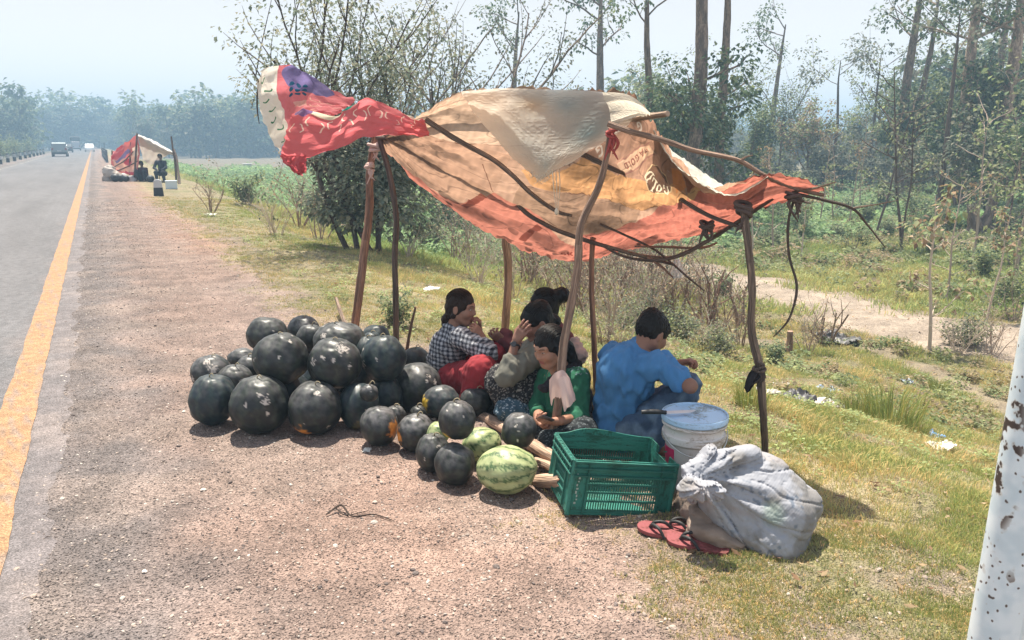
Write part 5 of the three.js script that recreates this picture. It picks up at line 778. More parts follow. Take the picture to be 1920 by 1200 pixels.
// ------------------------------------------------------------------ crate, bucket, sacks, sandals, pole, litter
{
  // green plastic crate
  const green = phys({ color: lin(0.024, 0.185, 0.145), map: T.grime, roughness: 0.6, bumpMap: T.crumple, bumpScale: 0.002 }), L = 0.515, Wd = 0.33, Hc = 0.275, wt = 0.006;
  const A = at(1062, 966, 3.13); const t = thing('plastic_crate', onGround(A.x + 0.28, A.z - 0.2), 'open green plastic vegetable crate tipped a little beside the log end', 'crate');
  const box = (w, h, d, x, y, z) => new THREE.BoxGeometry(w, h, d).translate(x, y, z);
  // a panel in its own plane: x along, y up, outer face at z = 0
  function panel(len, lattice, notch) {
    const g = [], gr = [], rib = 0.012, bot = 0.03, topB = 0.075, cx = 0.075;
    g.push(box(len, bot, wt, 0, bot / 2, -wt / 2));
    for (const s of [-1, 1]) { g.push(box(cx, Hc - bot - topB, wt, s * (len / 2 - cx / 2), bot + (Hc - bot - topB) / 2, -wt / 2)); g.push(box(0.008, Hc - 0.02, 0.014, s * (len / 2 - cx), Hc / 2, 0.003)); }
    const iw = len - 2 * cx, y0 = bot, y1 = Hc - topB, rowsN = 4;
    for (let i = 1; i < rowsN; i++) gr.push(box(iw, 0.009, 0.012, 0, lerp(y0, y1, i / rowsN), -0.002));
    for (let i = 0; i <= Math.round(iw / 0.0125); i++) gr.push(box(0.0048, y1 - y0, 0.005, -iw / 2 + i * 0.0125, (y0 + y1) / 2, -0.004));
    if (notch) { for (const s of [-1, 1]) g.push(box(len / 2 - 0.075, topB, wt, s * (len / 4 + 0.0375), Hc - topB / 2, -wt / 2)); g.push(box(0.15, topB - 0.04, wt, 0, Hc - topB + (topB - 0.04) / 2, -wt / 2 - 0.001)); }
    else g.push(box(len, topB, wt, 0, Hc - topB / 2, -wt / 2));
    for (const yy of [Hc - topB, Hc - topB * 0.52, Hc - 0.006]) g.push(box(notch && yy > Hc - topB ? len * 0.001 : len, 0.007, 0.018, 0, yy, 0.006));
    if (lattice) for (let i = 0; i <= 8; i++) gr.push(box(0.006, topB, 0.014, -len / 2 + 0.02 + i * (len - 0.04) / 8, Hc - topB / 2, 0.005));
    return [join(g), join(gr)];
  }
  const inner = new THREE.Group(); inner.rotation.set(0.02, 0.21, -0.135, 'YXZ');
  inner.position.set(0, 0, 0); inner.updateMatrix();
  const anchor = V(-L / 2, 0, Wd / 2).applyMatrix4(inner.matrix), shift = A.clone().sub(t.position).sub(anchor), m4 = new THREE.Matrix4().makeTranslation(shift.x, shift.y + 0.004, shift.z).multiply(inner.matrix);
  const put = (name, g, ry, x, z, parent) => { g.rotateY(ry).translate(x, 0, z).applyMatrix4(m4); return mesh(name, g, green, parent || t); };
  for (const [len, ry, x, z, lat, notch, nm] of [[L, 0, 0, Wd / 2, 0, 0, 'front_panel'], [L, Math.PI, 0, -Wd / 2, 0, 0, 'back_panel'], [Wd - 2 * wt, -Math.PI / 2, -L / 2, 0, 1, 0, 'end_panel'], [Wd - 2 * wt, Math.PI / 2, L / 2, 0, 0, 1, 'end_panel']]) { const [a, b] = panel(len, lat, notch), p = put(nm, a, ry, x, z); put('grille', b, ry, x, z, p); }
  const bg = [box(L - 0.014, 0.006, Wd - 0.014, 0, 0.012, 0)]; for (const s of [-1, 1]) bg.push(box(L * 0.9, 0.012, 0.012, 0, 0.004, s * Wd * 0.42)); put('base', join(bg), 0, 0, 0);
for (const sx of [-1, 1]) for (const sz of [-1, 1]) put('corner_post', new THREE.CylinderGeometry(0.012, 0.012, Hc, 10).translate(sx * (L / 2 - 0.003), Hc / 2, sz * (Wd / 2 - 0.003)), 0, 0, 0);
  const wave = []; for (const s of [-1, 1]) { const sh = new THREE.Shape(); sh.moveTo(-L / 2, 0); sh.lineTo(-L / 2, 0.004); sh.bezierCurveTo(-L * 0.3, 0.004, -L * 0.36, 0.035 * (s < 0 ? 1 : 0.15), -L * 0.12, 0.035 * (s < 0 ? 1 : 0.15)); sh.bezierCurveTo(L * 0.1, 0.03 * (s < 0 ? 1 : 0.15), L * 0.2, 0.005, L / 2, 0.004); sh.lineTo(L / 2, 0); wave.push(new THREE.ExtrudeGeometry(sh, { depth: wt, bevelEnabled: false }).translate(0, Hc - 0.002, s * (Wd / 2) - wt / 2)); } put('rim', join(wave), 0, 0, 0);
  // white marks worn on the plate at the corner
  const mk = []; for (let i = 0; i < 9; i++) mk.push(box(rr(0.004, 0.012), rr(0.006, 0.016), 0.001, -L / 2 + 0.03 + rr(-0.008, 0.012), 0.06 + i * 0.018, Wd / 2 + 0.0008).rotateZ(0)); const mg = join(mk); mg.applyMatrix4(m4); mesh('worn_lettering', mg, std({ color: lin(0.32, 0.4, 0.36) }), t);
}
{
  // white bucket with a pale blue lid
  const c = at(1303, 775, 3.53), r = 61 * mpp(775, 3.53), base = onGround(c.x, c.z), h = c.y - base.y, t = thing('bucket', base, 'white plastic bucket with a pale blue lid and a pink label', 'bucket');
  const prof = (l) => new THREE.LatheGeometry(l.map(([a, b]) => new THREE.Vector2(a, b)), 72), white = phys({ color: lin(0.64, 0.60, 0.585), map: T.grime, roughness: 0.45 }), k = r;
  mesh('body', prof([[0.001, 0.0], [k * 0.76, 0], [k * 0.785, 0.008], [k * 0.86, h - 0.145], [k * 0.865, h - 0.135], [k * 0.965, h - 0.132], [k * 0.975, h - 0.125], [k * 0.975, h - 0.1], [k * 0.965, h - 0.093], [k * 0.90, h - 0.09], [k * 0.905, h - 0.055], [k * 0.985, h - 0.052], [k * 0.99, h - 0.046], [k * 0.985, h - 0.036], [k * 0.93, h - 0.034], [k * 0.93, h - 0.012], [0.001, h - 0.012]]), white, t);
  mesh('lid', prof([[k * 0.93, h - 0.03], [k * 1.005, h - 0.03], [k * 1.012, h - 0.024], [k * 1.012, h - 0.003], [k * 1.0, h + 0.004], [k * 0.965, h + 0.005], [k * 0.95, h - 0.002], [k * 0.93, h - 0.006], [k * 0.4, h - 0.005], [k * 0.39, h - 0.002], [k * 0.14, h - 0.002], [k * 0.12, h - 0.006], [0.001, h - 0.006]]), phys({ color: lin(0.42, 0.60, 0.82), map: T.grime, roughness: 0.36 }), t);
  const wrap = (a0, a1, y0, y1, lift) => { const P = [], I = [], U = []; const n = 14; for (let j = 0; j <= 4; j++) for (let i = 0; i <= n; i++) { const a = lerp(a0, a1, i / n), y = lerp(y0, y1, j / 4), rad = k * lerp(0.785, 0.86, clamp((y - 0.008) / (h - 0.153))) + lift; P.push(Math.sin(a) * rad, y, Math.cos(a) * rad); U.push(i / n, j / 4); } for (let j = 0; j < 4; j++) for (let i = 0; i < n; i++) { const q = j * (n + 1) + i; I.push(q, q + 1, q + n + 1, q + 1, q + n + 2, q + n + 1); } const g = new THREE.BufferGeometry(); g.setAttribute('position', new THREE.Float32BufferAttribute(P, 3)); g.setAttribute('uv', new THREE.Float32BufferAttribute(U, 2)); g.setIndex(I); g.computeVertexNormals(); return g; };
  mesh('label', wrap(-1.75, -0.95, h - 0.265, h - 0.165, 0.001), std({ color: lin(0.72, 0.03, 0.15), roughness: 0.5 }), t);
  const cv = document.createElement('canvas'); cv.width = 256; cv.height = 128; const x = cv.getContext('2d'); x.fillStyle = '#e2dad8'; x.fillRect(0, 0, 256, 128); x.strokeStyle = '#7d5560'; x.lineWidth = 5; for (let i = 0; i < 9; i++) { x.beginPath(); x.arc(60, 70, 6 + i * 5, 2 + i * 0.3, 4.6 + i * 0.1); x.stroke(); } x.fillStyle = '#6b4552'; x.fillRect(120, 20, 110, 46); x.fillStyle = '#8c6a74'; x.fillRect(120, 76, 80, 14);
  const lt = new THREE.CanvasTexture(cv); lt.colorSpace = THREE.SRGBColorSpace; mesh('print', wrap(-0.12, 0.62, h - 0.235, h - 0.16, 0.0012), std({ map: lt, roughness: 0.5 }), t);
  const hg = tube(Array.from({ length: 13 }, (_, i) => { const a = lerp(-1.5, 1.5, i / 12); return V(Math.sin(a) * k * 1.0, h - 0.075 - 0.10 * Math.cos(a), Math.cos(a) * k * 1.0 + 0.004); }), [0.003, 0.003], 6, 40); mesh('handle', hg, std({ color: lin(0.5, 0.5, 0.5), metalness: 0.7, roughness: 0.4 }), t);
  // knife lying across the rim
  const kn = thing('knife', V(base.x, base.y, base.z), 'kitchen knife with a black handle lying on the bucket lid', 'knife'), y = c.y + 0.012, a = at(1203, 765, 3.5), b = at(1250, 762, 3.5), e = at(1306, 757, 3.52); a.y = y + 0.006; b.y = y + 0.004; e.y = y;
  wpart('handle', tube([a, V().addVectors(a, b).multiplyScalar(0.5).add(V(0, 0.003, 0)), b], [0.011, 0.013, 0.010], 10, 10), std({ color: lin(0.015, 0.015, 0.017), roughness: 0.5 }), kn);
  const d = V().subVectors(e, b), n = V(-d.z, 0, d.x).normalize(), sh = new THREE.Shape(); sh.moveTo(0, -0.012); sh.lineTo(d.length() * 0.7, -0.013); sh.quadraticCurveTo(d.length() * 0.92, -0.008, d.length(), 0.008); sh.lineTo(0, 0.01); sh.closePath();
  const bl = new THREE.ExtrudeGeometry(sh, { depth: 0.002, bevelEnabled: true, bevelSize: 0.0008, bevelThickness: 0.0006, bevelSegments: 1 }); bl.rotateX(-Math.PI / 2 + 0.35).rotateY(-Math.atan2(d.z, d.x)).translate(b.x, b.y, b.z); wpart('blade', bl, std({ color: lin(0.6, 0.63, 0.66), metalness: 0.25, roughness: 0.3 }), kn);
}
{
  // big pale sack
  const g0 = hit(1405, 1046), t = thing('woven_sack', V(g0.x, g0.y, g0.z - 0.2), 'large pale woven plastic sack, dirty and slumped, with a gaping mouth', 'sack');
  const q = (px, py, d) => at(px, py, d), w = (px) => px * mpp(930, 3.0);
  const B1 = frame(V(0.1, 0.3, 0.95), V(0.38, 0.92, 0)), S = (px, py, d, rx, ry, rz) => ell(q(px, py, d), V(w(rx), w(ry), w(rz)), B1);
  const sh = [{ s: S(1412, 935, 3.05, 112, 92, 80) }, { s: S(1388, 898, 3.12, 72, 54, 66), k: 0.06 }, { s: S(1452, 965, 3.0, 78, 66, 72), k: 0.07 }, { s: S(1502, 935, 3.04, 32, 26, 36), k: 0.07 }, { s: S(1430, 1010, 2.98, 86, 46, 78), k: 0.06 },
    { s: cap(q(1296, 884, 2.98), q(1340, 856, 3.02), w(18), w(15)), k: 0.05 }, { s: cap(q(1340, 856, 3.02), q(1408, 856, 3.04), w(15), w(24)), k: 0.06 }, { s: cap(q(1290, 915, 2.9), q(1345, 925, 2.84), w(20), w(18)), k: 0.05 }, { s: S(1340, 905, 3.02, 56, 46, 46), k: 0.06 },
    { cut: 1, s: cap(q(1352, 872, 2.8), q(1318, 892, 2.86), w(9), w(6)), k: 0.03 }, { cut: 1, s: cap(q(1300, 925, 2.78), q(1352, 908, 2.76), w(4), w(7)), k: 0.03 }];
  const mo = q(1306, 892, 2.95);
  const fold = (v, x, y, z) => { const a = Math.atan2(y - mo.y, x - mo.x), r = Math.hypot(x - mo.x, y - mo.y, (z - mo.z) * 0.6), k = smooth(0.02, 0.14, r), g1 = n3(a * 1.7 + 3, r * 1.3, z * 1.3), g2 = n3(a * 3.6 + 1, r * 2.4 + 5, z * 2.2), g3 = n3(a * 7 + 9, r * 5, z * 5); return v - 0.020 * k * g1 + 0.011 * k * Math.exp(-((g1 / 0.11) ** 2)) + 0.009 * Math.exp(-((g2 / 0.09) ** 2)) - 0.008 * k * g2 + 0.0035 * Math.exp(-((g3 / 0.12) ** 2)) - 0.0016 * n3(x * 30, y * 30, z * 30); };
  const g = blob(sh, 0.0055, 0.05, fold); paint(g, (x, y, z) => { const dirt = smooth(0.05, 0.55, fbm(x * 5, y * 5, z * 5 + 3, 5) + 0.25 * smooth(0.12, -0.05, y) + 0.3 * smooth(1.12, 1.3, x)), sp = smooth(0.42, 0.6, n3(x * 26, y * 26, z * 26)) * smooth(0.1, 0.5, n3(x * 6, y * 6, z * 6 + 9)), smear = smooth(0.2, 0.6, n3(x * 3 + y * 9, y * 3, z * 4)); let c = mixc([0.31, 0.315, 0.35], [0.19, 0.175, 0.165], 0.85 * dirt); c = mixc(c, [0.29, 0.25, 0.24], 0.5 * smear); c = mixc(c, [0.10, 0.13, 0.18], 0.7 * sp); return mixc(c, [0.2, 0.28, 0.2], 0.5 * smooth(0.07, 0.02, Math.hypot(x - 1.12, y - 0.15))); });
  wpart('cloth', g, std({ vertexColors: true, roughness: 0.75, bumpMap: T.weave, bumpScale: 0.002 }), t);
  // second sack, brown, underneath
  const t2 = thing('brown_sack', V(g0.x - 0.2, g0.y, g0.z - 0.15), 'dusty beige sack lying under the pale one, next to the red sandals', 'sack');
const g2 = blob([{ s: S(1340, 975, 3.1, 70, 34, 70) }, { s: S(1345, 1008, 2.97, 60, 26, 60), k: 0.06 }, { s: S(1296, 935, 3.28, 34, 46, 40), k: 0.06 }], 0.0075, 0.05, (v, x, y, z) => v - 0.014 * n3(x * 7, y * 9, z * 7) + 0.009 * Math.exp(-((n3(x * 5 + y * 9, y * 4, z * 6) / 0.1) ** 2)) + 0.005 * Math.exp(-((n3(x * 12, y * 14 + 4, z * 12) / 0.12) ** 2)));
  paint(g2, (x, y, z) => mulc([0.245, 0.185, 0.15], 1 + 0.3 * fbm(x * 9, y * 9, z * 9, 4))); wpart('cloth', g2, CL.cotton, t2);
}
{
  // sandals
  const red = std({ color: lin(0.26, 0.065, 0.07), map: T.grime, roughness: 0.8 }), black = std({ color: lin(0.018, 0.017, 0.018), roughness: 0.6 });
  const s = new THREE.Shape(); s.moveTo(-0.032, -0.125); s.bezierCurveTo(-0.02, -0.142, 0.02, -0.142, 0.032, -0.125); s.bezierCurveTo(0.04, -0.05, 0.028, 0.0, 0.045, 0.06); s.bezierCurveTo(0.05, 0.115, 0.02, 0.13, 0, 0.13); s.bezierCurveTo(-0.03, 0.13, -0.047, 0.1, -0.043, 0.05); s.bezierCurveTo(-0.03, 0, -0.038, -0.06, -0.032, -0.125);
  const sole = new THREE.ExtrudeGeometry(s, { depth: 0.014, bevelEnabled: true, bevelSize: 0.002, bevelThickness: 0.002, bevelSegments: 2, curveSegments: 16 }).rotateX(-Math.PI / 2).translate(0, 0.003, 0);
  const strap = join([tube([V(0, 0.016, -0.075), V(0.012, 0.042, -0.055), V(0.03, 0.045, -0.015), V(0.044, 0.012, 0.02)], [0.005, 0.008, 0.008, 0.006], 8, 18), tube([V(0, 0.016, -0.075), V(-0.012, 0.042, -0.055), V(-0.03, 0.045, -0.015), V(-0.043, 0.012, 0.02)], [0.005, 0.008, 0.008, 0.006], 8, 18)]);
  for (const [px, py, ry, rz, label] of [[1246, 1006, 0.95, 0.05, 'red rubber flip-flop with black straps nearest the crate corner'], [1284, 998, 1.3, -0.12, 'red flip-flop lying behind the other two, strap standing up'], [1306, 1026, 1.15, 0.1, 'red flip-flop closest to the camera beside the sacks']]) {
    const p = hit(px, py), t = thing('flip_flop', p.add(V(0, 0.006, 0)), label, 'sandal', 'red flip-flops by the crate'); t.rotation.set(0.05, ry, rz); mesh('sole', sole, red, t); mesh('strap', strap, black, t);
  }
}
{
  // white pole at the right edge
  const cv = tex(512, (u, v) => { const a = fbm(u * 4, v * 40, 1, 3), flake = smooth(0.3, 0.36, fbm(u * 5, v * 46, 4, 4)) * smooth(0.15, 0.45, n3(u * 1.5, v * 9, 3)), sp = 0.85 * smooth(0.82, 0.86, n3(u * 16, v * 130, 7)), c = mixc([0.88, 0.91, 0.92], [0.80, 0.85, 0.87], smooth(-0.3, 0.4, a)); const halo = smooth(0.2, 0.34, fbm(u * 5, v * 46, 4, 4)) * smooth(0.05, 0.4, n3(u * 1.5, v * 9, 3)) * 0.4 + smooth(0.72, 0.86, n3(u * 16, v * 130, 7)) * 0.3; return mixc(mixc(c, [0.66, 0.58, 0.5], halo), [0.27, 0.22, 0.2], clamp(flake + sp)); }, true, 2048);
  cv.repeat.set(1, 1);
  const a = at(1893, 1040, 1.2), b = at(1980, 560, 1.2), d = V().subVectors(b, a), foot = a.clone().addScaledVector(d, -(a.y - H(a.x, a.z)) / d.y), topP = foot.clone().addScaledVector(d, 2.6 / d.y), t = thing('white_pole', foot, 'white painted metal pole with rust spots at the right edge', 'pole');
  const g = tube([foot.clone().add(V(0, -0.1, 0)), topP], [0.044, 0.044], 32, 20); const uv = g.attributes.uv; for (let i = 0; i < uv.count; i++) uv.setY(i, uv.getY(i) / 2.7);
  wpart('shaft', g, phys({ map: cv, roughness: 0.38 }), t); wpart('cap', new THREE.SphereGeometry(0.045, 24, 10, 0, 6.3, 0, 1.57).translate(topP.x, topP.y, topP.z), phys({ color: lin(0.7, 0.75, 0.77), roughness: 0.4 }), t);
}
{
  // litter, twigs and a scrap or two
  const scrap = (px, py, sz, col, label, cat = 'litter') => { const p = hit(px, py), s = sz * -p.z * 1.05 / FOCAL, t = thing('litter', p, label, cat); const g = sheet([0, 1, 2, 3].map((j) => [0, 1, 2, 3].map((i) => V((i - 1.5) * s * 0.55 + rr(-0.2, 0.2) * s, rr(0.05, 0.55) * s, (j - 1.5) * s * 0.5 + rr(-0.2, 0.2) * s))), 16, 16, (q, u, v) => { q.y += 0.16 * s * n3(u * 7, v * 7, px); q.x += 0.1 * s * n3(u * 6, v * 8, py); }); mesh('crumpled_sheet', g, phys({ color: lin(...col), roughness: 0.5, side: THREE.DoubleSide, transmission: 0.15 }), t); };
  scrap(1490, 755, 34, [0.05, 0.045, 0.05], 'black crumpled plastic in the grass right of the right-hand post');
  scrap(1522, 760, 30, [0.7, 0.62, 0.58], 'pale torn paper beside the black plastic'); scrap(1556, 766, 24, [0.5, 0.48, 0.48], 'grey and white wrapper right of the pale paper'); scrap(1550, 736, 22, [0.25, 0.33, 0.45], 'bluish wrapper in the grass above the grey one');
  scrap(1746, 822, 22, [0.12, 0.28, 0.55], 'blue plastic scrap at the foot of the tall grass clump'); scrap(1760, 842, 28, [0.72, 0.66, 0.6], 'white crumpled paper below the blue scrap'); scrap(1703, 718, 13, [0.35, 0.4, 0.5], 'small blue-grey scrap above the tall grass clump');
  scrap(1570, 645, 40, [0.06, 0.055, 0.055], 'dark torn sheet on the ground by the footpath'); scrap(810, 548, 18, [0.7, 0.68, 0.66], 'white scrap in the grass behind the checked shirt'); scrap(1280, 658, 12, [0.75, 0.72, 0.7], 'tiny white scrap right of the man in blue'); scrap(688, 846, 10, [0.75, 0.72, 0.68], 'small white scrap on the dirt in front of the heap'); scrap(1460, 725, 20, [0.6, 0.55, 0.48], 'beige paper scrap left of the black plastic'); scrap(395, 406, 10, [0.75, 0.73, 0.7], 'white scrap on the far grass by the bank'); scrap(1440, 740, 22, [0.62, 0.57, 0.5], 'pale wrapper close to the right-hand post');
  const stick = (name, pts, r, mat, label) => { const p = pts.map(([x, y, up]) => { const q = hit(x, y); q.y += up; return q; }), t = thing(name, p[0].clone(), label, 'stick'); wpart('wood', tube(p, r, 7, pts.length * 5, 0.15), mat, t); };
  stick('twig', [[612, 968, 0.01], [640, 958, 0.03], [660, 972, 0.012], [700, 968, 0.01], [735, 978, 0.008]], [0.004, 0.005, 0.004, 0.003, 0.002], M.barkDark, 'thin dark twig curled on the bare dirt in the foreground');
  stick('twig', [[630, 960, 0.02], [648, 970, 0.012], [690, 962, 0.012]], [0.003, 0.003, 0.002], M.barkDark, 'second dark twig crossing the curled one');
  stick('wooden_stake', [[652, 618, 0.0], [640, 604, 0.09], [632, 590, 0.17]], [0.02, 0.02, 0.018], M.barkPale, 'short pale stake leaning behind the heap');
  stick('twig', [[1512, 826, 0.02], [1560, 840, 0.012], [1600, 858, 0.012]], [0.006, 0.006, 0.003], M.twigPale, 'pale dry twig in the grass right of the bucket');
}
// ------------------------------------------------------------------ trees, shrubs and other plants
const plants = {};
{
  const leafQuad = (P, C, I, p, dir, nrm, size, w, col) => { const s = V().crossVectors(dir, nrm).normalize().multiplyScalar(size * w), q = P.length / 3, m = p.clone().addScaledVector(dir, size * 0.45), t = p.clone().addScaledVector(dir, size).addScaledVector(nrm, -size * 0.12), l = m.clone().add(s).addScaledVector(nrm, size * 0.08), r = m.clone().sub(s).addScaledVector(nrm, size * 0.08); for (const v of [p, l, t, r]) { P.push(v.x, v.y, v.z); C.push(...col); } I.push(q, q + 1, q + 2, q, q + 2, q + 3); };
  function leaves(clusters, r, pal, w = 0.3, droop = 0.3) {     // clusters: {c, rad: [x,y,z], n, size}
    const P = [], C = [], I = [], d = V(), n = V(), p = V();
    for (const k of clusters) for (let i = 0; i < k.n; i++) {
      let x, y, z; do { x = r() * 2 - 1; y = r() * 2 - 1; z = r() * 2 - 1; } while (x * x + y * y + z * z > 1);
      const f = Math.pow(Math.hypot(x, y, z), -0.35); p.set(k.c.x + x * f * k.rad[0], k.c.y + y * f * k.rad[1], k.c.z + z * f * k.rad[2]);
      d.set(x + r() - 0.5, y * 0.4 - droop + (r() - 0.5) * 0.8, z + r() - 0.5).normalize(); n.set(r() - 0.5, 0.5 + r(), r() - 0.5); n.addScaledVector(d, -n.dot(d)).normalize();
      const c = pal[Math.floor(r() * pal.length)], b = 0.7 + 0.6 * r();
      leafQuad(P, C, I, p, d, n, k.size * (0.7 + 0.6 * r()), w, mulc(c, b));
    }
    const g = new THREE.BufferGeometry(); g.setAttribute('position', new THREE.Float32BufferAttribute(P, 3)); g.setAttribute('color', new THREE.Float32BufferAttribute(C, 3)); g.setIndex(I); g.computeVertexNormals(); return g;
  }
  function grow(out, tips, p, dir, len, rad, depth, r, o) {
    const pts = [p.clone()], q = p.clone(), d = dir.clone(), n = 4;
    for (let i = 0; i < n; i++) { d.add(V((r() - 0.5) * o.wig, (r() - 0.5) * o.wig + o.rise, (r() - 0.5) * o.wig)).normalize(); q.addScaledVector(d, len / n); pts.push(q.clone()); }
    out.push(tube(pts, [rad, rad * 0.8, rad * (depth ? 0.55 : 0.25)], depth > 1 ? 7 : depth ? 5 : 4, depth > 1 ? 8 : 4, 0.1));
    if (!depth) { tips.push([q.clone(), d.clone()]); if (o.sideTips) for (const t of [1, 2, 3]) tips.push([pts[t].clone(), d.clone()]); return; }
    const m = o.kids[0] + Math.floor(r() * (o.kids[1] - o.kids[0] + 1));
    for (let i = 0; i < m; i++) { const t = 0.25 + 0.75 * ((i + r()) / m), f = t * n, k = Math.min(n - 1, Math.floor(f)), b = pts[k].clone().lerp(pts[k + 1], f - k), a = r() * 6.283, e = d.clone().add(V(Math.cos(a) * o.open, (r() - 0.3) * o.open * 0.7, Math.sin(a) * o.open)).normalize(); grow(out, tips, b, e, len * (0.45 + 0.35 * r()), rad * 0.5 * (0.7 + 0.4 * r()), depth - 1, r, o); }
  }
  const SAL = [[0.15, 0.2, 0.105], [0.11, 0.165, 0.095], [0.2, 0.23, 0.11], [0.095, 0.145, 0.095]], LIGHT = [[0.32, 0.37, 0.17], [0.24, 0.30, 0.14], [0.40, 0.41, 0.23]], GREY = [[0.16, 0.185, 0.135], [0.2, 0.21, 0.155], [0.12, 0.145, 0.11], [0.26, 0.25, 0.18]], DRY = [[0.36, 0.24, 0.15], [0.25, 0.17, 0.12], [0.42, 0.31, 0.2]];
  // tall forest tree
  function salTree(seed, rad, h, clumps, pal, bark) {
    const r = rng(seed), out = [], cl = [], tips = [], lean = V((r() - 0.5) * 0.6, 0, (r() - 0.5) * 0.6);
    const pt = (t) => V(lean.x * t * t * 2 + 0.12 * Math.sin(t * 7 + seed), h * t, lean.z * t * t * 2);
    out.push(tube([pt(-0.02), pt(0.03), pt(0.15), pt(0.3), pt(0.5), pt(0.7), pt(0.85), pt(1)], [rad * 1.35, rad * 1.08, rad, rad * 0.93, rad * 0.85, rad * 0.7, rad * 0.5, rad * 0.2], 14, 46, 0.09, seed));
    for (let i = 0; i < clumps; i++) { const t = i < clumps * 0.55 ? 0.16 + 0.3 * r() : 0.62 + 0.38 * r(), a = r() * 6.283, b = pt(t), e = V(Math.cos(a), 0.35 + 0.3 * r(), Math.sin(a)).normalize(), len = (0.7 + 1.3 * r()) * (t > 0.5 ? 1.7 : 1); grow(out, tips, b, e, len, rad * 0.22, 1, r, { wig: 0.5, rise: 0.08, kids: [2, 3], open: 0.9 }); cl.push({ c: b.clone().addScaledVector(e, len * 0.8), rad: [0.55 + 0.5 * r(), 0.4 + 0.4 * r(), 0.55 + 0.5 * r()], n: t > 0.5 ? 70 : 150, size: 0.2 }); }
    for (const [q] of tips) cl.push({ c: q, rad: [0.4, 0.32, 0.4], n: 26, size: 0.19 });
    const root = thing('forest_tree', V(0, 0, 0)); mesh('trunk', join(out), bark, root); mesh('crown', leaves(cl, r, pal, 0.34, 0.35), M.leaf, root); return root;
  }
  function sapling(seed, h, pal, stem, n) {
    const r = rng(seed), out = [], tips = [], cl = [], p = [V(0, -0.1, 0)]; let q = V(0, 0, 0), d = V((r() - 0.5) * 0.25, 1, (r() - 0.5) * 0.25).normalize();
    for (let i = 0; i < 7; i++) { p.push(q.clone()); d.add(V((r() - 0.5) * 0.25, 0.1, (r() - 0.5) * 0.25)).normalize(); q = q.clone().addScaledVector(d, h / 6); }
    const s = 0.012 + h * 0.006; out.push(tube(p, [s * 1.2, s, s * 0.8, s * 0.55, s * 0.2], 7, 26, 0.12, seed));
    for (let i = 0; i < n; i++) { const t = 0.3 + 0.7 * r(), k = Math.min(6, Math.floor(t * 7)), a = r() * 6.283; grow(out, tips, p[k].clone().lerp(p[Math.min(7, k + 1)], r()), V(Math.cos(a), 0.5, Math.sin(a)).normalize(), h * (0.1 + 0.16 * r()), s * 0.4, 1, r, { wig: 0.6, rise: 0.06, kids: [1, 3], open: 0.9, sideTips: 1 }); }
    for (const [e] of tips) if (r() < 0.62) cl.push({ c: e, rad: [0.09, 0.07, 0.09], n: 3 + Math.floor(r() * 4), size: 0.11 });
    const root = thing('sapling', V(0, 0, 0)); mesh('stem', join(out), stem, root); mesh('foliage', leaves(cl, r, pal, 0.32, 0.5), M.leaf, root); return root;
  }
  function shrub(name, seed, o) {
    const r = rng(seed), out = [], tips = [], cl = [];
    for (let i = 0; i < o.stems; i++) { const a = r() * 6.283, b = o.spread; grow(out, tips, V(Math.cos(a) * 0.06, -0.05, Math.sin(a) * 0.06), V(Math.cos(a) * b * r(), 1, Math.sin(a) * b * r()).normalize(), o.h * (0.6 + 0.5 * r()), o.rad * (0.6 + 0.6 * r()), o.depth, r, { wig: o.wig ?? 0.5, rise: 0.05, kids: o.kids || [2, 4], open: o.open ?? 0.8, sideTips: 1 }); }
    for (const [e] of tips) if (r() < o.leafy) cl.push({ c: e, rad: [o.lr, o.lr * 0.8, o.lr], n: o.ln, size: o.size });
    const root = thing(name, V(0, 0, 0)); mesh('stem', join(out), o.wood, root); if (cl.length) mesh('foliage', leaves(cl, r, o.pal, 0.34, 0.2), M.leaf, root); return root;
  }
  const free = new Set();
  function set(proto, list, category) {        // list: [place, turn, scale, label, group]
    for (const [p, ry, s, label, group] of list) {
      const o = free.has(proto) ? copyOf(proto, proto.name.replace(/_\d+$/, '')) : proto; free.add(proto);
      o.position.copy(p); o.position.y -= 0.02; o.rotation.y = ry; o.scale.setScalar(s); tag(o, label, category, group);
    }
  }
  const H0 = (px, py, d) => { const p = at(px, py, d); return onGround(p.x, p.z); };
  const MARKS = [[1300, 330, 'broad dark trunk'], [1692, 400, 'V-shaped sapling'], [1825, 430, 'forked stump'], [1797, 330, 'left pale trunk'], [1868, 330, 'right pale trunk'], [1612, 380, 'straight sapling of the glade'], [1537, 400, 'canopy tip'], [1430, 480, 'right-hand post'], [1905, 520, 'white pole'], [1740, 640, 'bare sapling by the track'], [950, 540, 'thick brown back post'], [1113, 560, 'thin back post'], [1220, 600, 'head of the man in blue'], [1330, 590, 'reddish coppiced bush'], [1210, 550, 'cluster of pale shoots'], [1480, 600, 'dangling stick'], [865, 560, 'checked-shirt woman'], [1020, 560, 'hair bun'], [1269, 505, 'white hanging bag']];
  const where = (x, y) => { let b = MARKS[0]; for (const m of MARKS) if (Math.hypot(m[0] - x, (m[1] - y) * 1.5) < Math.hypot(b[0] - x, (b[1] - y) * 1.5)) b = m; const dx = x - b[0], dy = y - b[1], s = Math.abs(dx) < 14 ? (dy < 0 ? 'straight behind' : 'straight before') : (Math.abs(dx) > 45 ? 'well ' : 'just ') + (dx < 0 ? 'left of' : 'right of'); return s + ' the ' + b[2] + (Math.abs(dx) < 14 ? '' : dy < -20 ? ', farther back' : dy > 20 ? ', nearer the camera' : ''); };
  // ---- tall trees of the wood on the right
  const wood = 'tall trunks of the wood on the right';
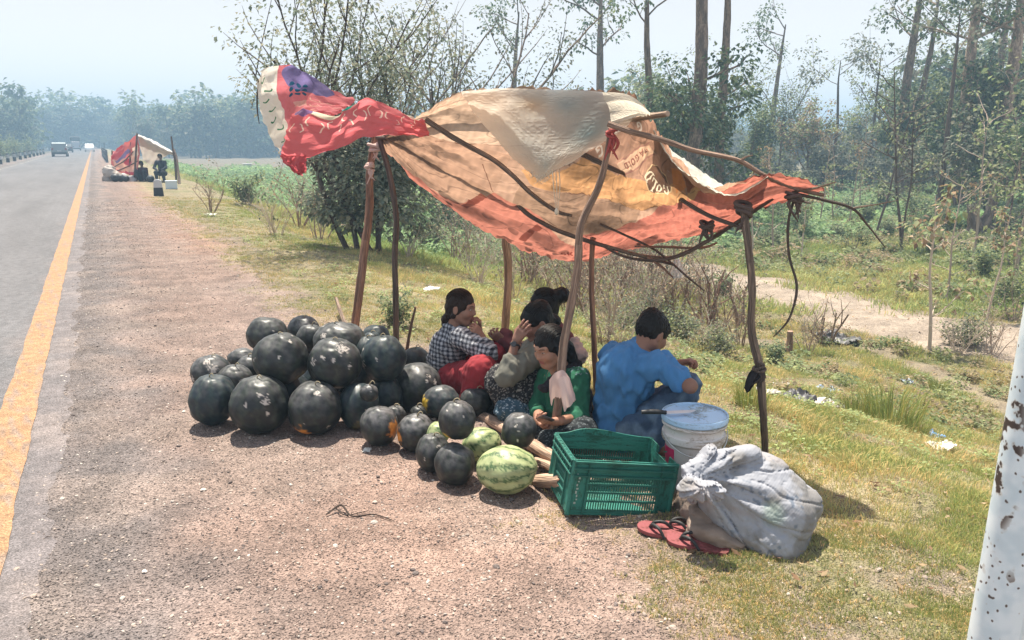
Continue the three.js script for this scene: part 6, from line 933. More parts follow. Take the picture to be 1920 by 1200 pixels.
  const sA = salTree(11, 0.27, 12, 16, SAL, M.bark), sB = salTree(12, 0.19, 11, 11, SAL, M.bark), sC = salTree(13, 0.3, 13, 32, SAL, M.barkPale), sD = salTree(14, 0.1, 8, 8, GREY, M.barkDark);
  set(sA, [[H0(1300, 300, 27), 0.4, 1, 'broad dark trunk with bushy green clumps, right of the canopy top', wood], [H0(1684, 330, 40), 2, 1, 'left one of a close pair of dark trunks in the middle of the wood', wood], [H0(1852, 300, 46), 4, 1.05, 'dark trunk standing behind the two pale trunks at the right', wood], [H0(1120, 300, 44), 1, 1, 'dark trunk behind the canopy ridge', wood]], 'tree');
  set(sB, [[H0(1217, 300, 30), 0, 0.9, 'slim trunk just right of the canopy top', wood], [H0(1352, 300, 29), 1.9, 1, 'slim trunk right of the broad dark one', wood], [H0(1706, 330, 41), 3, 1, 'right one of the close pair of dark trunks', wood], [H0(1440, 300, 52), 4.4, 1, 'hazy thin trunk between the canopy tip and the pair of dark trunks', wood], [H0(960, 300, 46), 5, 1, 'hazy slim trunk above the left part of the canopy', wood]], 'tree');
  set(sC, [[H0(1796, 330, 35), 0.2, 0.95, 'pale-barked trunk, the left one of two at the right of the wood', wood], [H0(1868, 330, 35), 2.6, 1, 'pale-barked trunk, the right one of two at the right of the wood', wood]], 'tree');
  set(sD, [[H0(1768, 330, 29), 1, 1, 'thin straight dark trunk left of the two pale ones', wood], [H0(1905, 330, 38), 2, 1.1, 'thin dark trunk at the right edge behind the white pole', wood], [H0(1560, 300, 46), 3, 1, 'thin hazy trunk above the long branch of the shelter', wood], [H0(1630, 300, 50), 4, 1.1, 'thin hazy trunk left of the close pair', wood]], 'tree');
  // forked old stump among the trees
  { const p = hit(1825, 440), t = thing('tree_stump', p, 'dark forked stump between the pale trunks and the green undergrowth', 'stump'); mesh('wood', join([tube([V(0, -0.1, 0), V(0.02, 0.3, 0), V(-0.15, 0.75, 0.05), V(-0.2, 1.15, 0)], [0.36, 0.26, 0.2, 0.15], 12, 14, 0.15), tube([V(0.05, 0, 0), V(0.3, 0.35, 0), V(0.5, 0.8, 0), V(0.55, 1.3, 0.05)], [0.26, 0.22, 0.17, 0.13], 12, 14, 0.15)]), M.bark, t); }
  // ---- saplings
  const sap = 'thin saplings between the track and the wood', s1 = sapling(21, 4.6, LIGHT, M.twig, 11), s2 = sapling(22, 3.6, [...DRY, ...GREY], M.twig, 12), s3 = sapling(23, 5.4, [...GREY, ...LIGHT], M.barkDark, 14), s4 = sapling(24, 2.4, [...LIGHT, ...DRY], M.twigPale, 9);
  set(s1, [[hit(1612, 395), 0, 1, 'straight sapling with sparse leaves at the back of the glade', sap], [hit(1537, 425), 2, 0.8, 'sapling behind the canopy tip', sap], [hit(1822, 495), 4, 0.85, 'sapling in front of the forked stump', sap], [hit(1905, 520), 1, 1, 'reddish sapling at the far right beside the white pole', sap]], 'sapling');
  set(s2, [[hit(1562, 410), 1, 1, 'sapling hung with dry brown leaves beyond the canopy tip', sap], [hit(1590, 430), 3, 0.9, 'bushy dry-leaved sapling near the end of the long branch', sap], [hit(1772, 565), 5, 0.7, 'small brown-leaved sapling close to the track at the right', sap], [hit(1450, 470), 0.5, 0.8, 'dry-leaved sapling under the right end of the canopy', sap]], 'sapling');
  set(s3, [[hit(1690, 468), 0.3, 1.0, 'V-shaped dark sapling, its upright stem, in the middle of the glade', sap], [hit(1688, 470), 2.4, 0.75, 'leaning stem of the V-shaped sapling in the glade', sap], [hit(1640, 450), 4, 0.9, 'dark sapling left of the V-shaped one', sap], [hit(1880, 470), 5, 0.8, 'dark sapling among the undergrowth at the right', sap]], 'sapling');
  set(s4, [[hit(1743, 655), 0, 1, 'bare thin sapling on the near side of the track', sap], [hit(1410, 480), 1, 1, 'pale little sapling behind the right-hand post', sap], [hit(1500, 490), 2, 0.9, 'pale little sapling on the far side of the track', sap], [hit(1850, 600), 3, 0.8, 'short twiggy sapling at the right edge of the track', sap]], 'sapling');
  // ---- young leafy trees that fill the wood's edge
  { const young = (seed, h, pal) => { const r = rng(seed), out = [], tips = [], cl = []; grow(out, tips, V(0, -0.1, 0), V(0.05, 1, 0.03), h * 0.85, 0.05 + h * 0.008, 2, r, { wig: 0.18, rise: 0.1, kids: [6, 8], open: 0.85, sideTips: 1 }); for (const [e] of tips) if (r() < 0.8) cl.push({ c: e, rad: [h * 0.075, h * 0.055, h * 0.075], n: 20, size: 0.15 }); const root = thing('young_tree', V(0, 0, 0)); mesh('trunk', join(out), M.bark, root); mesh('crown', leaves(cl, r, pal, 0.36, 0.35), M.leaf, root); return root; };
    const y1 = young(71, 4.6, [...LIGHT, ...SAL]), y2 = young(72, 6.2, [...LIGHT, ...GREY]), y3 = young(73, 3.6, [...LIGHT, ...DRY]); const yg = 'young leafy trees along the edge of the wood'; let i = 0;
    for (const [x, d] of [[1400, 44], [1462, 52], [1520, 47], [1590, 58], [1640, 52], [1735, 46], [1765, 40], [1822, 44], [1890, 38], [1915, 48], [1330, 42], [1275, 40], [1240, 48], [1190, 42], [1140, 40]]) { set([y1, y2, y3][i % 3], [[H0(x, 300, d), i * 1.9, 0.85 + 0.3 * ((i * 7) % 5) / 5, ['middling', 'tall', 'low'][i % 3] + ' young leafy tree ' + where(x, 330 + (36 - d) * 3), yg]], 'tree'); i++; } }
  // ---- scrub of dry stems behind the shelter
  const scrub = 'dry scrub of thin stems behind the shelter';
  const d1 = shrub('dry_shrub', 31, { stems: 9, h: 0.9, rad: 0.011, depth: 2, spread: 0.55, wood: M.twig, leafy: 0.14, lr: 0.06, ln: 4, size: 0.05, pal: [...DRY, ...GREY] }), d2 = shrub('dry_shrub', 32, { stems: 12, h: 0.75, rad: 0.009, depth: 2, spread: 0.8, wood: M.twigPale, leafy: 0.1, lr: 0.05, ln: 4, size: 0.045, pal: [...GREY, ...LIGHT] }), d3 = shrub('dry_shrub', 33, { stems: 7, h: 1.15, rad: 0.016, depth: 2, spread: 0.5, wood: M.barkGrey, leafy: 0.2, lr: 0.07, ln: 5, size: 0.055, pal: [...GREY, ...DRY] });
  const shared = 'leafless brown shrub in the thicket behind the shelter';
  let i = 0; for (const [x, y, s] of [[880, 505, 1.2], [925, 498, 1.3], [985, 535, 1], [1020, 510, 1.1], [1065, 545, 1], [1160, 560, 1], [1195, 600, 0.9], [1225, 575, 1], [1255, 595, 0.8], [1290, 560, 1], [1330, 600, 0.9], [1140, 525, 1.2], [1180, 515, 1.2], [1240, 525, 1.2], [1085, 505, 1.2], [1000, 485, 1.3], [905, 475, 1.4], [1100, 600, 0.7], [1130, 640, 0.7], [1310, 650, 0.7], [850, 490, 1.1], [960, 560, 0.7], [1170, 655, 0.6], [1060, 590, 0.7], [1075, 520, 1.3], [1100, 545, 1.2], [1150, 585, 1], [1210, 615, 0.8], [1255, 560, 1.1], [1170, 540, 1.3], [1120, 570, 1.1], [1050, 560, 1.1], [1275, 600, 0.9], [1305, 585, 0.9], [1230, 545, 1.2], [1085, 575, 1], [1195, 545, 1.2], [1145, 610, 0.9], [1350, 620, 0.8], [1010, 545, 1], [895, 530, 0.9], [1265, 530, 1.2]]) { set([d1, d2, d3][i % 3], [[hit(x, y), i * 1.3, s, ['leafless brown', 'leafless pale', 'thick-stemmed grey'][i % 3] + ' shrub ' + where(x, y), scrub]], 'shrub'); i++; }
  for (const [x, y, s, l] of [[520, 440, 1.2, 'bare brown shrub on the bank left of the dense tree'], [600, 450, 1.2, 'bare shrub at the foot of the dense tree'], [560, 425, 1.2, 'twiggy shrub where the bank meets the field'], [760, 485, 1.1, 'bare shrub between the two left-hand posts and the thicket'], [1515, 660, 0.7, 'small bare shrub by the footpath'], [1390, 650, 0.6, 'small bare shrub behind the right-hand post'], [1800, 660, 0.8, 'greyish twiggy shrub between track and footpath'], [1860, 665, 0.7, 'twiggy shrub left of the white pole'], [395, 400, 0.8, 'low dry bush on the crest of the bank'], [465, 385, 0.9, 'low bush at the edge of the green field']]) { set([d2, d1, d3][i++ % 3], [[hit(x, y), i, s, l]], 'shrub'); }
  // coppiced stumps with shoots
  const c1 = shrub('coppiced_bush', 41, { stems: 6, h: 0.75, rad: 0.024, depth: 1, spread: 0.55, wood: M.barkPale, leafy: 0.15, lr: 0.06, ln: 3, size: 0.05, pal: LIGHT, kids: [2, 3], wig: 0.35 }), c2 = shrub('coppiced_bush', 42, { stems: 5, h: 0.9, rad: 0.03, depth: 1, spread: 0.7, wood: M.barkBrown, leafy: 0.12, lr: 0.06, ln: 3, size: 0.05, pal: LIGHT, kids: [2, 3], wig: 0.4 });
  set(c1, [[hit(1390, 610), 0, 1.05, 'coppiced bush with pale thick shoots right beside the right-hand post'], [hit(1550, 650), 2, 0.85, 'small coppiced bush with upright shoots near the footpath'], [hit(1210, 570), 4, 1.4, 'big cluster of pale upright shoots in the thicket']], 'bush');
  set(c2, [[hit(1330, 610), 0, 1.1, 'coppiced bush with spreading reddish stems, left of the right-hand post'], [hit(1000, 530), 3, 1.0, 'forked brown stems rising behind the back posts']], 'bush');
  { const p = hit(1478, 660), t = thing('tree_stump', p, 'cut grey stump under the dangling stick', 'stump'); mesh('wood', tube([V(0, -0.05, 0), V(0.01, 0.15, 0), V(0, 0.33, 0.01)], [0.06, 0.05, 0.045], 10, 8, 0.15), M.barkGrey, t); }
  // ---- leafy undergrowth
  const ug = 'leafy undergrowth of the glade', l1 = shrub('leafy_shrub', 51, { stems: 7, h: 0.8, rad: 0.012, depth: 1, spread: 0.8, wood: M.twig, leafy: 0.9, lr: 0.16, ln: 16, size: 0.085, pal: [...LIGHT, ...SAL] }), l2 = shrub('leafy_shrub', 52, { stems: 8, h: 0.6, rad: 0.01, depth: 1, spread: 1.1, wood: M.twig, leafy: 0.85, lr: 0.15, ln: 14, size: 0.06, pal: [...GREY, ...LIGHT] }), l3 = shrub('leafy_shrub', 53, { stems: 7, h: 1.5, rad: 0.02, depth: 2, spread: 0.7, wood: M.twig, leafy: 0.7, lr: 0.2, ln: 9, size: 0.12, pal: [...LIGHT, ...SAL], kids: [2, 3] });
  const anyL = 'green leafy shrub in the undergrowth before the wood';
  i = 0; for (const [x, y, s] of [[1350, 560, 0.7], [1440, 462, 1.1], [1500, 452, 1.1], [1390, 445, 1.2], [1560, 450, 1.1], [1480, 425, 1.4], [1620, 425, 1.3], [1655, 440, 1.1], [1720, 440, 1.2], [1760, 430, 1.3], [1862, 475, 1.2], [1900, 500, 1.1], [1838, 520, 0.9], [1885, 440, 1.4], [1430, 410, 1.5], [1700, 410, 1.5], [1580, 405, 1.6], [1790, 400, 1.6], [1650, 395, 1.7], [1520, 395, 1.7], [1450, 395, 1.8], [1850, 400, 1.7], [1910, 420, 1.7], [1370, 425, 1.5], [1320, 440, 1.4], [1260, 445, 1.4], [1600, 470, 0.8], [1740, 480, 0.8], [1300, 405, 1.8], [1240, 400, 1.8], [1180, 400, 1.8], [1880, 560, 0.9], [1900, 600, 0.9]]) { set([l1, l2, l3][i % 3], [[hit(x, y), i * 2.1, s * (i % 3 === 2 ? 0.55 : 0.85), 'green leafy shrub ' + where(x, y), ug]], 'shrub'); i++; }
  for (const [x, y, s, l, k] of [[1270, 645, 0.75, 'low dusty green bush right of the man in blue', 1], [1225, 600, 0.8, 'grey-green bush in the thicket above the man in blue', 1], [1345, 668, 0.6, 'small dusty bush left of the right-hand post', 1], [1185, 625, 0.7, 'small grey-green bush left of the man in blue', 1], [1800, 648, 0.8, 'dark green bush between track and footpath', 1], [1445, 688, 0.4, 'small leafy plant growing at the knot of the right-hand post', 0], [1862, 440, 2.2, 'broad light green bush before the pale trunks', 2], [468, 385, 1.0, 'green bush at the near edge of the field', 0], [740, 612, 0.35, 'little green plant at the foot of the dark bent post', 0], [650, 440, 1.5, 'dusty bush under the dense tree', 1], [800, 470, 1.3, 'dusty bush right of the dense tree', 1], [860, 440, 1.5, 'pale green bush behind the left part of the thicket', 2], [590, 400, 1.6, 'pale green bush left of the dense tree', 1], [700, 430, 1.4, 'shaded low bush behind the dense tree', 1]]) { set([l1, l2, l3][k], [[hit(x, y), x, s, l]], 'shrub'); }
  // ---- the dense dark tree left of the shelter
  { const r = rng(61), out = [], tips = [], cl = [], b = hit(690, 472), u = -b.z / FOCAL;    // u: metres per photo pixel there, for its size
    const W = 120 * u, Ht = 200 * u;
    for (let k = 0; k < 5; k++) { const a = r() * 6.283; grow(out, tips, V((r() - 0.5) * 0.7, -0.1, (r() - 0.5) * 0.5), V(Math.cos(a) * 0.35, 1, Math.sin(a) * 0.3).normalize(), Ht * (0.95 + 0.75 * r()), 0.05, 2, r, { wig: 0.35, rise: 0.08, kids: [4, 5], open: 0.75, sideTips: 1 }); }
    for (let k = 0; k < 50; k++) { const a = r() * 6.283, q = Math.sqrt(r()), y = 0.25 + 0.75 * r(); cl.push({ c: V(Math.cos(a) * q * W * (1.1 - 0.3 * y), y * Ht, Math.sin(a) * q * W * 0.8), rad: [0.4, 0.3, 0.4], n: 150, size: 0.105 }); }
    for (const [e] of tips) if (e.y > Ht * 0.8 && r() < 0.9) cl.push({ c: e, rad: [0.22, 0.17, 0.22], n: 22, size: 0.075 });
    const t = thing('bushy_tree', b, 'dense grey-green bushy tree behind the left end of the shelter', 'tree'); mesh('trunk', join(out), M.barkDark, t); mesh('crown', leaves(cl, r, GREY.map((c) => mulc(c, 1.5)), 0.32, 0.3), M.leaf, t); }
  { const r = rng(62), out = [], tips = [], cl = [], b = H0(840, 300, 27);
    for (let k = 0; k < 2; k++) grow(out, tips, V(0.2 * k, -0.1, 0), V((k - 0.5) * 0.4, 1, 0.1).normalize(), 5.2, 0.12, 2, r, { wig: 0.3, rise: 0.06, kids: [5, 6], open: 0.8, sideTips: 1 });
    for (const [e] of tips) if (r() < 0.8) cl.push({ c: e, rad: [0.4, 0.3, 0.4], n: 14, size: 0.13 });
    const t = thing('open_tree', b, 'thin-crowned tree with forking limbs seen above the red cloth', 'tree'); mesh('trunk', join(out), M.bark, t); mesh('crown', leaves(cl, r, GREY, 0.32, 0.3), M.leaf, t); copyOf(t, 'open_tree', 'second thin-crowned tree, farther left behind the red cloth').position.copy(H0(690, 300, 30)); }
  // ---- tall grass clump on the bank
  { const b = hit(1672, 795), geo = tuftGeo(260, 0.42, 0.26, 0.009, 0.5, 71, 0.25), t = thing('grass_clump', b, 'tall tuft of long grass standing on the bank at the right', 'grass clump'); const m = M.grass.clone(); m.color = lin(0.30, 0.33, 0.12); mesh('blades', geo, m, t);
    const t2 = copyOf(t, 'grass_clump', 'shorter tuft in front of the tall grass clump'); t2.position.copy(hit(1710, 815)); t2.scale.setScalar(0.55); const t3 = copyOf(t, 'grass_clump', 'small dark tuft beside the footpath'); t3.position.copy(hit(1758, 730)); t3.scale.setScalar(0.4); const t4 = copyOf(t, 'grass_clump', 'tuft around the foot of the right-hand post'); t4.position.copy(hit(1408, 760)); t4.scale.setScalar(0.45); const t5 = copyOf(t, 'grass_clump', 'left tuft of the tall grass group on the bank'); t5.position.copy(hit(1610, 780)); t5.scale.setScalar(0.6); }
  // ---- low crop of the field and weeds, which nobody could count
  const weed = leaves([{ c: V(0, 0.16, 0), rad: [0.22, 0.15, 0.22], n: 42, size: 0.12 }], rng(81), [[1, 1, 1], [0.8, 0.85, 0.8], [1.15, 1.1, 1]], 0.36, 0.1);
  const crop = [], weeds = [];
  for (let k = 0; k < 16000; k++) { const s = 10 + 75 * Math.pow(R(), 1.2), o = 6.5 + R() * 45, p = roadPt(s, o); if (R() > 0.45 + 0.6 * n3(p.x * 0.09, p.z * 0.09, 91)) continue; const sc = rr(0.7, 1.5) * (1 + s * 0.012); crop.push({ p: onGround(p.x, p.z), ry: R() * 6, s: [sc, sc * rr(0.7, 1.2), sc], c: mulc([0.28, 0.40, 0.2], rr(0.75, 1.3)) }); }
  inst('field_crop', weed, M.leaf, crop, 'low green crop covering the field beyond the bank');
  for (let k = 0; k < 9000; k++) { const D = 7 + R() * 45, x = (R() * 0.72 - 0.02) * 1.3 * D, p = V(x, 0, -D), o = offOf(x, -D); if (o < 5 || alongOf(x, -D) > 14 || trackAt(x, -D) > 0.15 || R() > 0.4 + 0.7 * n3(x * 0.35, D * 0.35, 93)) continue; const sc = rr(0.25, 0.8) * (D < 16 ? 0.55 : 1) * (1 + D * 0.018); weeds.push({ p: onGround(x, -D), ry: R() * 6, s: [sc, sc * rr(0.6, 1.3), sc], c: mulc(R() < 0.35 ? [0.34, 0.27, 0.17] : R() < 0.6 ? [0.29, 0.32, 0.16] : [0.22, 0.27, 0.13], rr(0.75, 1.25)) }); }
  inst('weeds', weed, M.leaf, weeds, 'low weeds covering the ground before the wood');
  const sprig = leaves([{ c: V(0, 0.035, 0), rad: [0.05, 0.03, 0.05], n: 12, size: 0.03 }], rng(82), [[1, 1, 1], [0.8, 0.85, 0.8]], 0.4, 0.1), bank = [];
  for (let k = 0; k < 16000; k++) { const D = 3.6 + Math.pow(R(), 1.2) * 16, x = (R() - 0.35) * 1.5 * D, o = offOf(x, -D); if (o < 2.7 || o > 9 || R() > grassAt(x, -D) * (0.35 + 0.7 * n3(x, D, 95))) continue; const sc = rr(0.35, 0.9) * (1 + D * 0.045); bank.push({ p: onGround(x, -D), ry: R() * 6, s: sc, c: mulc([0.36, 0.41, 0.17], rr(0.7, 1.3)) }); }
  inst('bank_weeds', sprig, M.leaf, bank, 'small weeds in the grass of the bank');
  // ---- hedge of bushes left of the road
  const hb = 'dusty bushes lining the left side of the road'; i = 0;
  for (let s = 22; s < 150; s += 4.2 + s * 0.03) { set(l3, [[roadPt(s, -9.4 + 1.1 * n3(s, 5, 5)).setY(H(roadPt(s, -9.4).x, roadPt(s, -9.4).z)), s * 2, 1.15 + 0.35 * n3(s, 2, 1), 'grey-green bush in the hedge left of the road', hb]], 'bush'); }
  // ---- far woods: one mass
  const far = (seed, h, pal) => { const r = rng(seed), cl = []; for (let k = 0; k < 19; k++) { const a = r() * 6.283, q = Math.sqrt(r()), y = 0.14 + 0.86 * r(); cl.push({ c: V(Math.cos(a) * q * h * 0.3 * (1.25 - y * 0.6), y * h, Math.sin(a) * q * h * 0.3), rad: [h * 0.13, h * 0.09, h * 0.13], n: 26, size: h * 0.075 }); } const g = leaves(cl, r, pal.map((c) => mulc(c, 0.95)), 0.42, 0.3), tr = []; tr.push(tube([V(0, -0.5, 0), V(0.1, h * 0.3, 0), V(0.2, h * 0.6, 0.1), V(0, h * 0.9, 0)], [h * 0.022, h * 0.017, h * 0.012, h * 0.004], 6, 8)); for (let k = 0; k < 5; k++) { const a = r() * 6.283, y = h * (0.3 + 0.4 * r()); tr.push(tube([V(0.1, y, 0), V(Math.cos(a) * h * 0.12, y + h * 0.12, Math.sin(a) * h * 0.12), V(Math.cos(a) * h * 0.2, y + h * 0.28, Math.sin(a) * h * 0.2)], [h * 0.01, h * 0.006, h * 0.002], 4, 5)); } const w = paint(join(tr), () => [0.13, 0.105, 0.085]); return join([g, w]); };
  const kinds = [far(91, 13, SAL), far(92, 11, [...GREY, ...SAL]), far(93, 15, [...SAL, ...LIGHT]), far(94, 8, GREY)], lists = kinds.map(() => []);
  const tree = (x, z, k, s) => lists[k].push({ p: V(x, H(x, z), z), ry: R() * 6.28, s: [s * rr(0.85, 1.15), s, s * rr(0.85, 1.15)] });
  for (let k = 0; k < 1500; k++) { const s = 175 + 210 * Math.pow(R(), 1.3), o = -150 + R() * 420; if (o > -11 && o < 9 && s < 330) continue; const p = roadPt(s, o); if (o > 10 && s < 170 + o * 0.15) continue; tree(p.x, p.z, Math.floor(R() * 3), rr(0.6, 1.02)); }
  for (let k = 0; k < 1300; k++) { const s = 172 + 120 * R(), o = (R() < 0.25 ? -12 - R() * 60 : 10 + R() * 260), p = roadPt(s + Math.max(0, o) * 0.1, o); tree(p.x, p.z, 3, rr(0.6, 1.15)); }
  for (let k = 0; k < 150; k++) { const p = roadPt(262 + 50 * R(), -40 + 80 * R()); tree(p.x, p.z, Math.floor(R() * 4), rr(0.75, 1.25)); }
  for (let k = 0; k < 420; k++) { const s = 62 + 120 * R(), o = -14 - R() * 60, p = roadPt(s, o); if (R() < 0.3 - (s - 60) * 0.004) continue; tree(p.x, p.z, Math.floor(R() * 4), rr(0.45, 0.75)); }
  for (let k = 0; k < 420; k++) { const D = 62 + 130 * R(), x = (0.05 + 0.75 * R()) * D; if (offOf(x, -D) < 28 || (x / D < 0.28 && D < 95)) continue; const open = x / D > 0.2 && x / D < 0.5; if (open && D < 90) continue; tree(x, -D, open ? (R() < 0.7 ? 3 : 1) : Math.floor(R() * 4), open ? rr(0.35, 0.62) : rr(0.5, 0.85)); }
  for (let k = 0; k < 150; k++) { const D = 46 + 34 * R(), x = (0.2 + 0.55 * R()) * D; tree(x, -D, 3, rr(0.14, 0.34)); }
  kinds.forEach((g, k) => inst(['far_wood', 'far_wood_grey', 'far_wood_tall', 'far_thicket'][k], g, M.leaf, lists[k], 'hazy wood closing the view'));
}
// ------------------------------------------------------------------ along the road: the next stall, guard stones, railing, vehicles, far field
{
  const D0 = 25.2, q = (x, y, d = D0) => at(x, y, d), G = (l) => l.map((e) => q(...e)), foot = hit(262, 340);
  const dF = -foot.z / K, t = thing('market_shelter', foot, 'far roadside shelter with a red patterned side cloth and a pale tarpaulin roof', 'shelter');
  const pl = (pts, r, m = M.barkDark) => wpart('post', tube(pts.map((e) => q(e[0], e[1], (e[2] ?? 0) + dF)), r, 7, 10, 0.1), m, t);
  pl([[252, 340], [254, 300], [257, 250]], [0.05, 0.045, 0.04]); pl([[243, 338, 0.5], [244, 300, 0.5], [246, 262, 0.5]], [0.04, 0.04, 0.035]); pl([[338, 362, -1.8], [334, 320, -1], [330, 292, -0.6], [326, 280, -0.4]], [0.055, 0.05, 0.045, 0.04]); pl([[331, 347, -0.4], [328, 300, -0.3], [325, 285, -0.2], [321, 256, 0]], [0.05, 0.05, 0.045, 0.035]); pl([[210, 335, 1.5], [210, 300, 1.5], [210, 282, 1.5]], [0.04, 0.035, 0.03]);
  pl([[209, 316, 1.2], [235, 300, 0.6], [250, 284, 0.2]], [0.025, 0.025, 0.02]); pl([[216, 322, 1], [240, 312, 0.5], [258, 302, 0]], [0.025, 0.025, 0.02]);
  const cv = document.createElement('canvas'); cv.width = cv.height = 256; const x = cv.getContext('2d'); x.fillStyle = '#e8736e'; x.fillRect(0, 0, 256, 256); x.fillStyle = '#f0b8a4'; x.fillRect(30, 120, 200, 110); x.fillStyle = '#d3424e'; x.beginPath(); x.ellipse(70, 60, 70, 46, -0.5, 0, 7); x.fill(); x.fillStyle = '#7d6a9a'; x.save(); x.translate(110, 110); x.rotate(-0.6); x.fillRect(-70, -16, 140, 30); x.restore(); x.fillStyle = '#fbdcc8'; x.fillRect(190, 70, 50, 60); x.fillStyle = '#cc3347'; x.beginPath(); x.ellipse(150, 160, 34, 24, 0.6, 0, 7); x.fill(); x.fillRect(120, 222, 136, 34);
  const ct = new THREE.CanvasTexture(cv); ct.colorSpace = THREE.SRGBColorSpace; const cl = (o) => phys({ side: THREE.DoubleSide, roughness: 0.95, transmission: 0.45, thickness: 0, ...o });
  const d = (l) => l.map((r) => r.map((e) => q(e[0], e[1], dF + (e[2] || 0)))), wav = (p, u, v) => { p.y += 0.05 * n3(u * 5, v * 4, 3); p.z += 0.06 * n3(u * 4, v * 5, 7); };
  wpart('side_cloth', sheet(d([[[211, 284, 1.5], [232, 270, 0.8], [257, 251, 0.1]], [[208, 302, 1.4], [234, 298, 0.7], [262, 290, 0.1]], [[214, 320, 1.2], [236, 326, 0.6], [256, 333, 0]]]), 26, 20, wav), cl({ map: ct }), t);
  wpart('roof_sheet', sheet(d([[[254, 251, 1.6], [290, 265, 1.2], [327, 286, 1]], [[258, 255, 0.2], [292, 272, 0], [327, 289, -0.3]], [[264, 282, 1.8], [293, 294, 1.7], [312, 291, 1.2]], [[268, 300, 2.2], [284, 309, 2.2], [302, 298, 1.8]]]), 26, 26, wav), cl({ color: lin(0.5, 0.45, 0.4) }), t);
  const dark = std({ color: lin(0.02, 0.022, 0.026), roughness: 0.55 });
  const bag = (px, py, r, c, label) => { const p = q(px, py, dF), k = r * mpp(py, dF), g = blob([{ s: ell(p, V(k, k * 1.05, k)) }, { s: ell(p.clone().add(V(k * 0.4, -k * 0.4, 0)), V(k, k * 0.7, k)) }], 0.05, 0.08, (v, a, b, e) => v - 0.05 * n3(a * 5, b * 5, e * 5)), tt = thing('sack', onGround(p.x, p.z), label, 'sack'); wpart('cloth', g, std({ color: lin(...c), roughness: 0.9 }), tt); };
  bag(205, 322, 12, [0.45, 0.4, 0.36], 'pale sack leaning at the road end of the far shelter'); bag(200, 335, 8, [0.4, 0.34, 0.3], 'small dusty sack in front of the far pale sack'); bag(232, 331, 6, [0.65, 0.6, 0.58], 'white bundle on the far dark watermelons'); bag(247, 336, 7, [0.5, 0.45, 0.45], 'grey bundle beside the posts of the far shelter');
  for (const [px, py, r, l] of [[216, 333, 8, 'dark watermelon nearest the road at the far shelter'], [226, 335, 7.5, 'second dark watermelon from the road at the far shelter'], [236, 337, 6.5, 'third dark watermelon from the road at the far shelter'], [282, 337, 7, 'dark watermelon before the crouching seller at the far shelter']]) { const k = r * mpp(py, dF - 0.6), p = q(px, py, dF - 0.6), tt = thing('watermelon', onGround(p.x, p.z), l, 'watermelon'); const g = new THREE.SphereGeometry(k, 28, 18); g.scale(1.06, 0.94, 1).translate(0, k * 0.92, 0); mesh('rind', g, dark, tt); }
  // the two sellers there
  const far = (px, py, h, lean, label, col, skirt, dd = 0) => { const b = q(px, py, dF + dd); b.y = H(b.x, b.z); const P = (x, y, z) => b.clone().add(V(x, y, z)); person(label, { head: P(lean * 1.1, h, 0.05), headF: V(lean < 0 ? -0.6 : 0.5, -0.3, 0.7), neck: P(lean, h - 0.17, 0), chest: P(lean * 0.8, h - 0.34, 0), spine: P(lean * 0.3, h - 0.55, 0), pelvis: P(0, h - 0.74, 0), shL: P(lean + 0.19, h - 0.25, 0), shR: P(lean - 0.19, h - 0.25, 0), elL: P(lean + 0.27, h - 0.5, 0.12), wrL: P(0.12, h - 0.6, 0.32), elR: P(lean - 0.27, h - 0.5, 0.12), wrR: P(-0.1, h - 0.6, 0.32), hipL: P(0.1, h - 0.76, 0), hipR: P(-0.1, h - 0.76, 0), knL: P(0.2, Math.max(0.45, h - 0.72), 0.4), knR: P(-0.12, Math.max(0.45, h - 0.72), 0.4), anL: P(0.22, 0.09, 0.38), anR: P(-0.1, 0.09, 0.38), toL: P(0.24, 0.04, 0.55), toR: P(-0.1, 0.04, 0.55) }, { far: 1, res: 0.025, skin: [0.12, 0.07, 0.05], clothes: [{ name: 'clothes', h: 0.025, color: () => col, shapes: ({ b: bb, J }) => [bb('pelvis', 'spine', 0.15, 0.14, 0.06), bb('spine', 'chest', 0.14, 0.14, 0.06), bb('shL', 'shR', 0.075, 0.075, 0.07), bb('shL', 'elL', 0.07, 0.06), bb('elL', 'wrL', 0.06, 0.045), bb('shR', 'elR', 0.07, 0.06), bb('elR', 'wrR', 0.06, 0.045)] }, { name: 'trousers', h: 0.025, color: () => skirt, shapes: ({ b: bb }) => [bb('hipL', 'hipR', 0.12), bb('hipL', 'knL', 0.11, 0.085), bb('hipR', 'knR', 0.11, 0.085), bb('knL', 'anL', 0.08, 0.06), bb('knR', 'anR', 0.08, 0.06)] }], hair: { low: 1 } }); };
  far(271, 344, 0.8, -0.05, 'seller in dark maroon crouching under the far shelter', [0.05, 0.02, 0.035], [0.03, 0.03, 0.04], 0.2);
  far(307, 350, 1.15, -0.03, 'seller in dark clothes seated on a stool at the far shelter', [0.022, 0.03, 0.045], [0.016, 0.02, 0.028], -0.4);
  { const b = q(304, 350, dF - 0.2), t2 = thing('stool', onGround(b.x, b.z), 'small wooden stool under the far seated seller', 'stool'); mesh('seat', new RoundedBoxGeometry(0.34, 0.04, 0.3, 2, 0.015).translate(0, 0.3, 0), M.bark, t2); for (const [a, c] of [[-1, -1], [1, -1], [-1, 1], [1, 1]]) mesh('leg', tube([V(a * 0.14, 0, c * 0.12), V(a * 0.12, 0.29, c * 0.1)], [0.02, 0.02], 6, 2), M.bark, t2); }
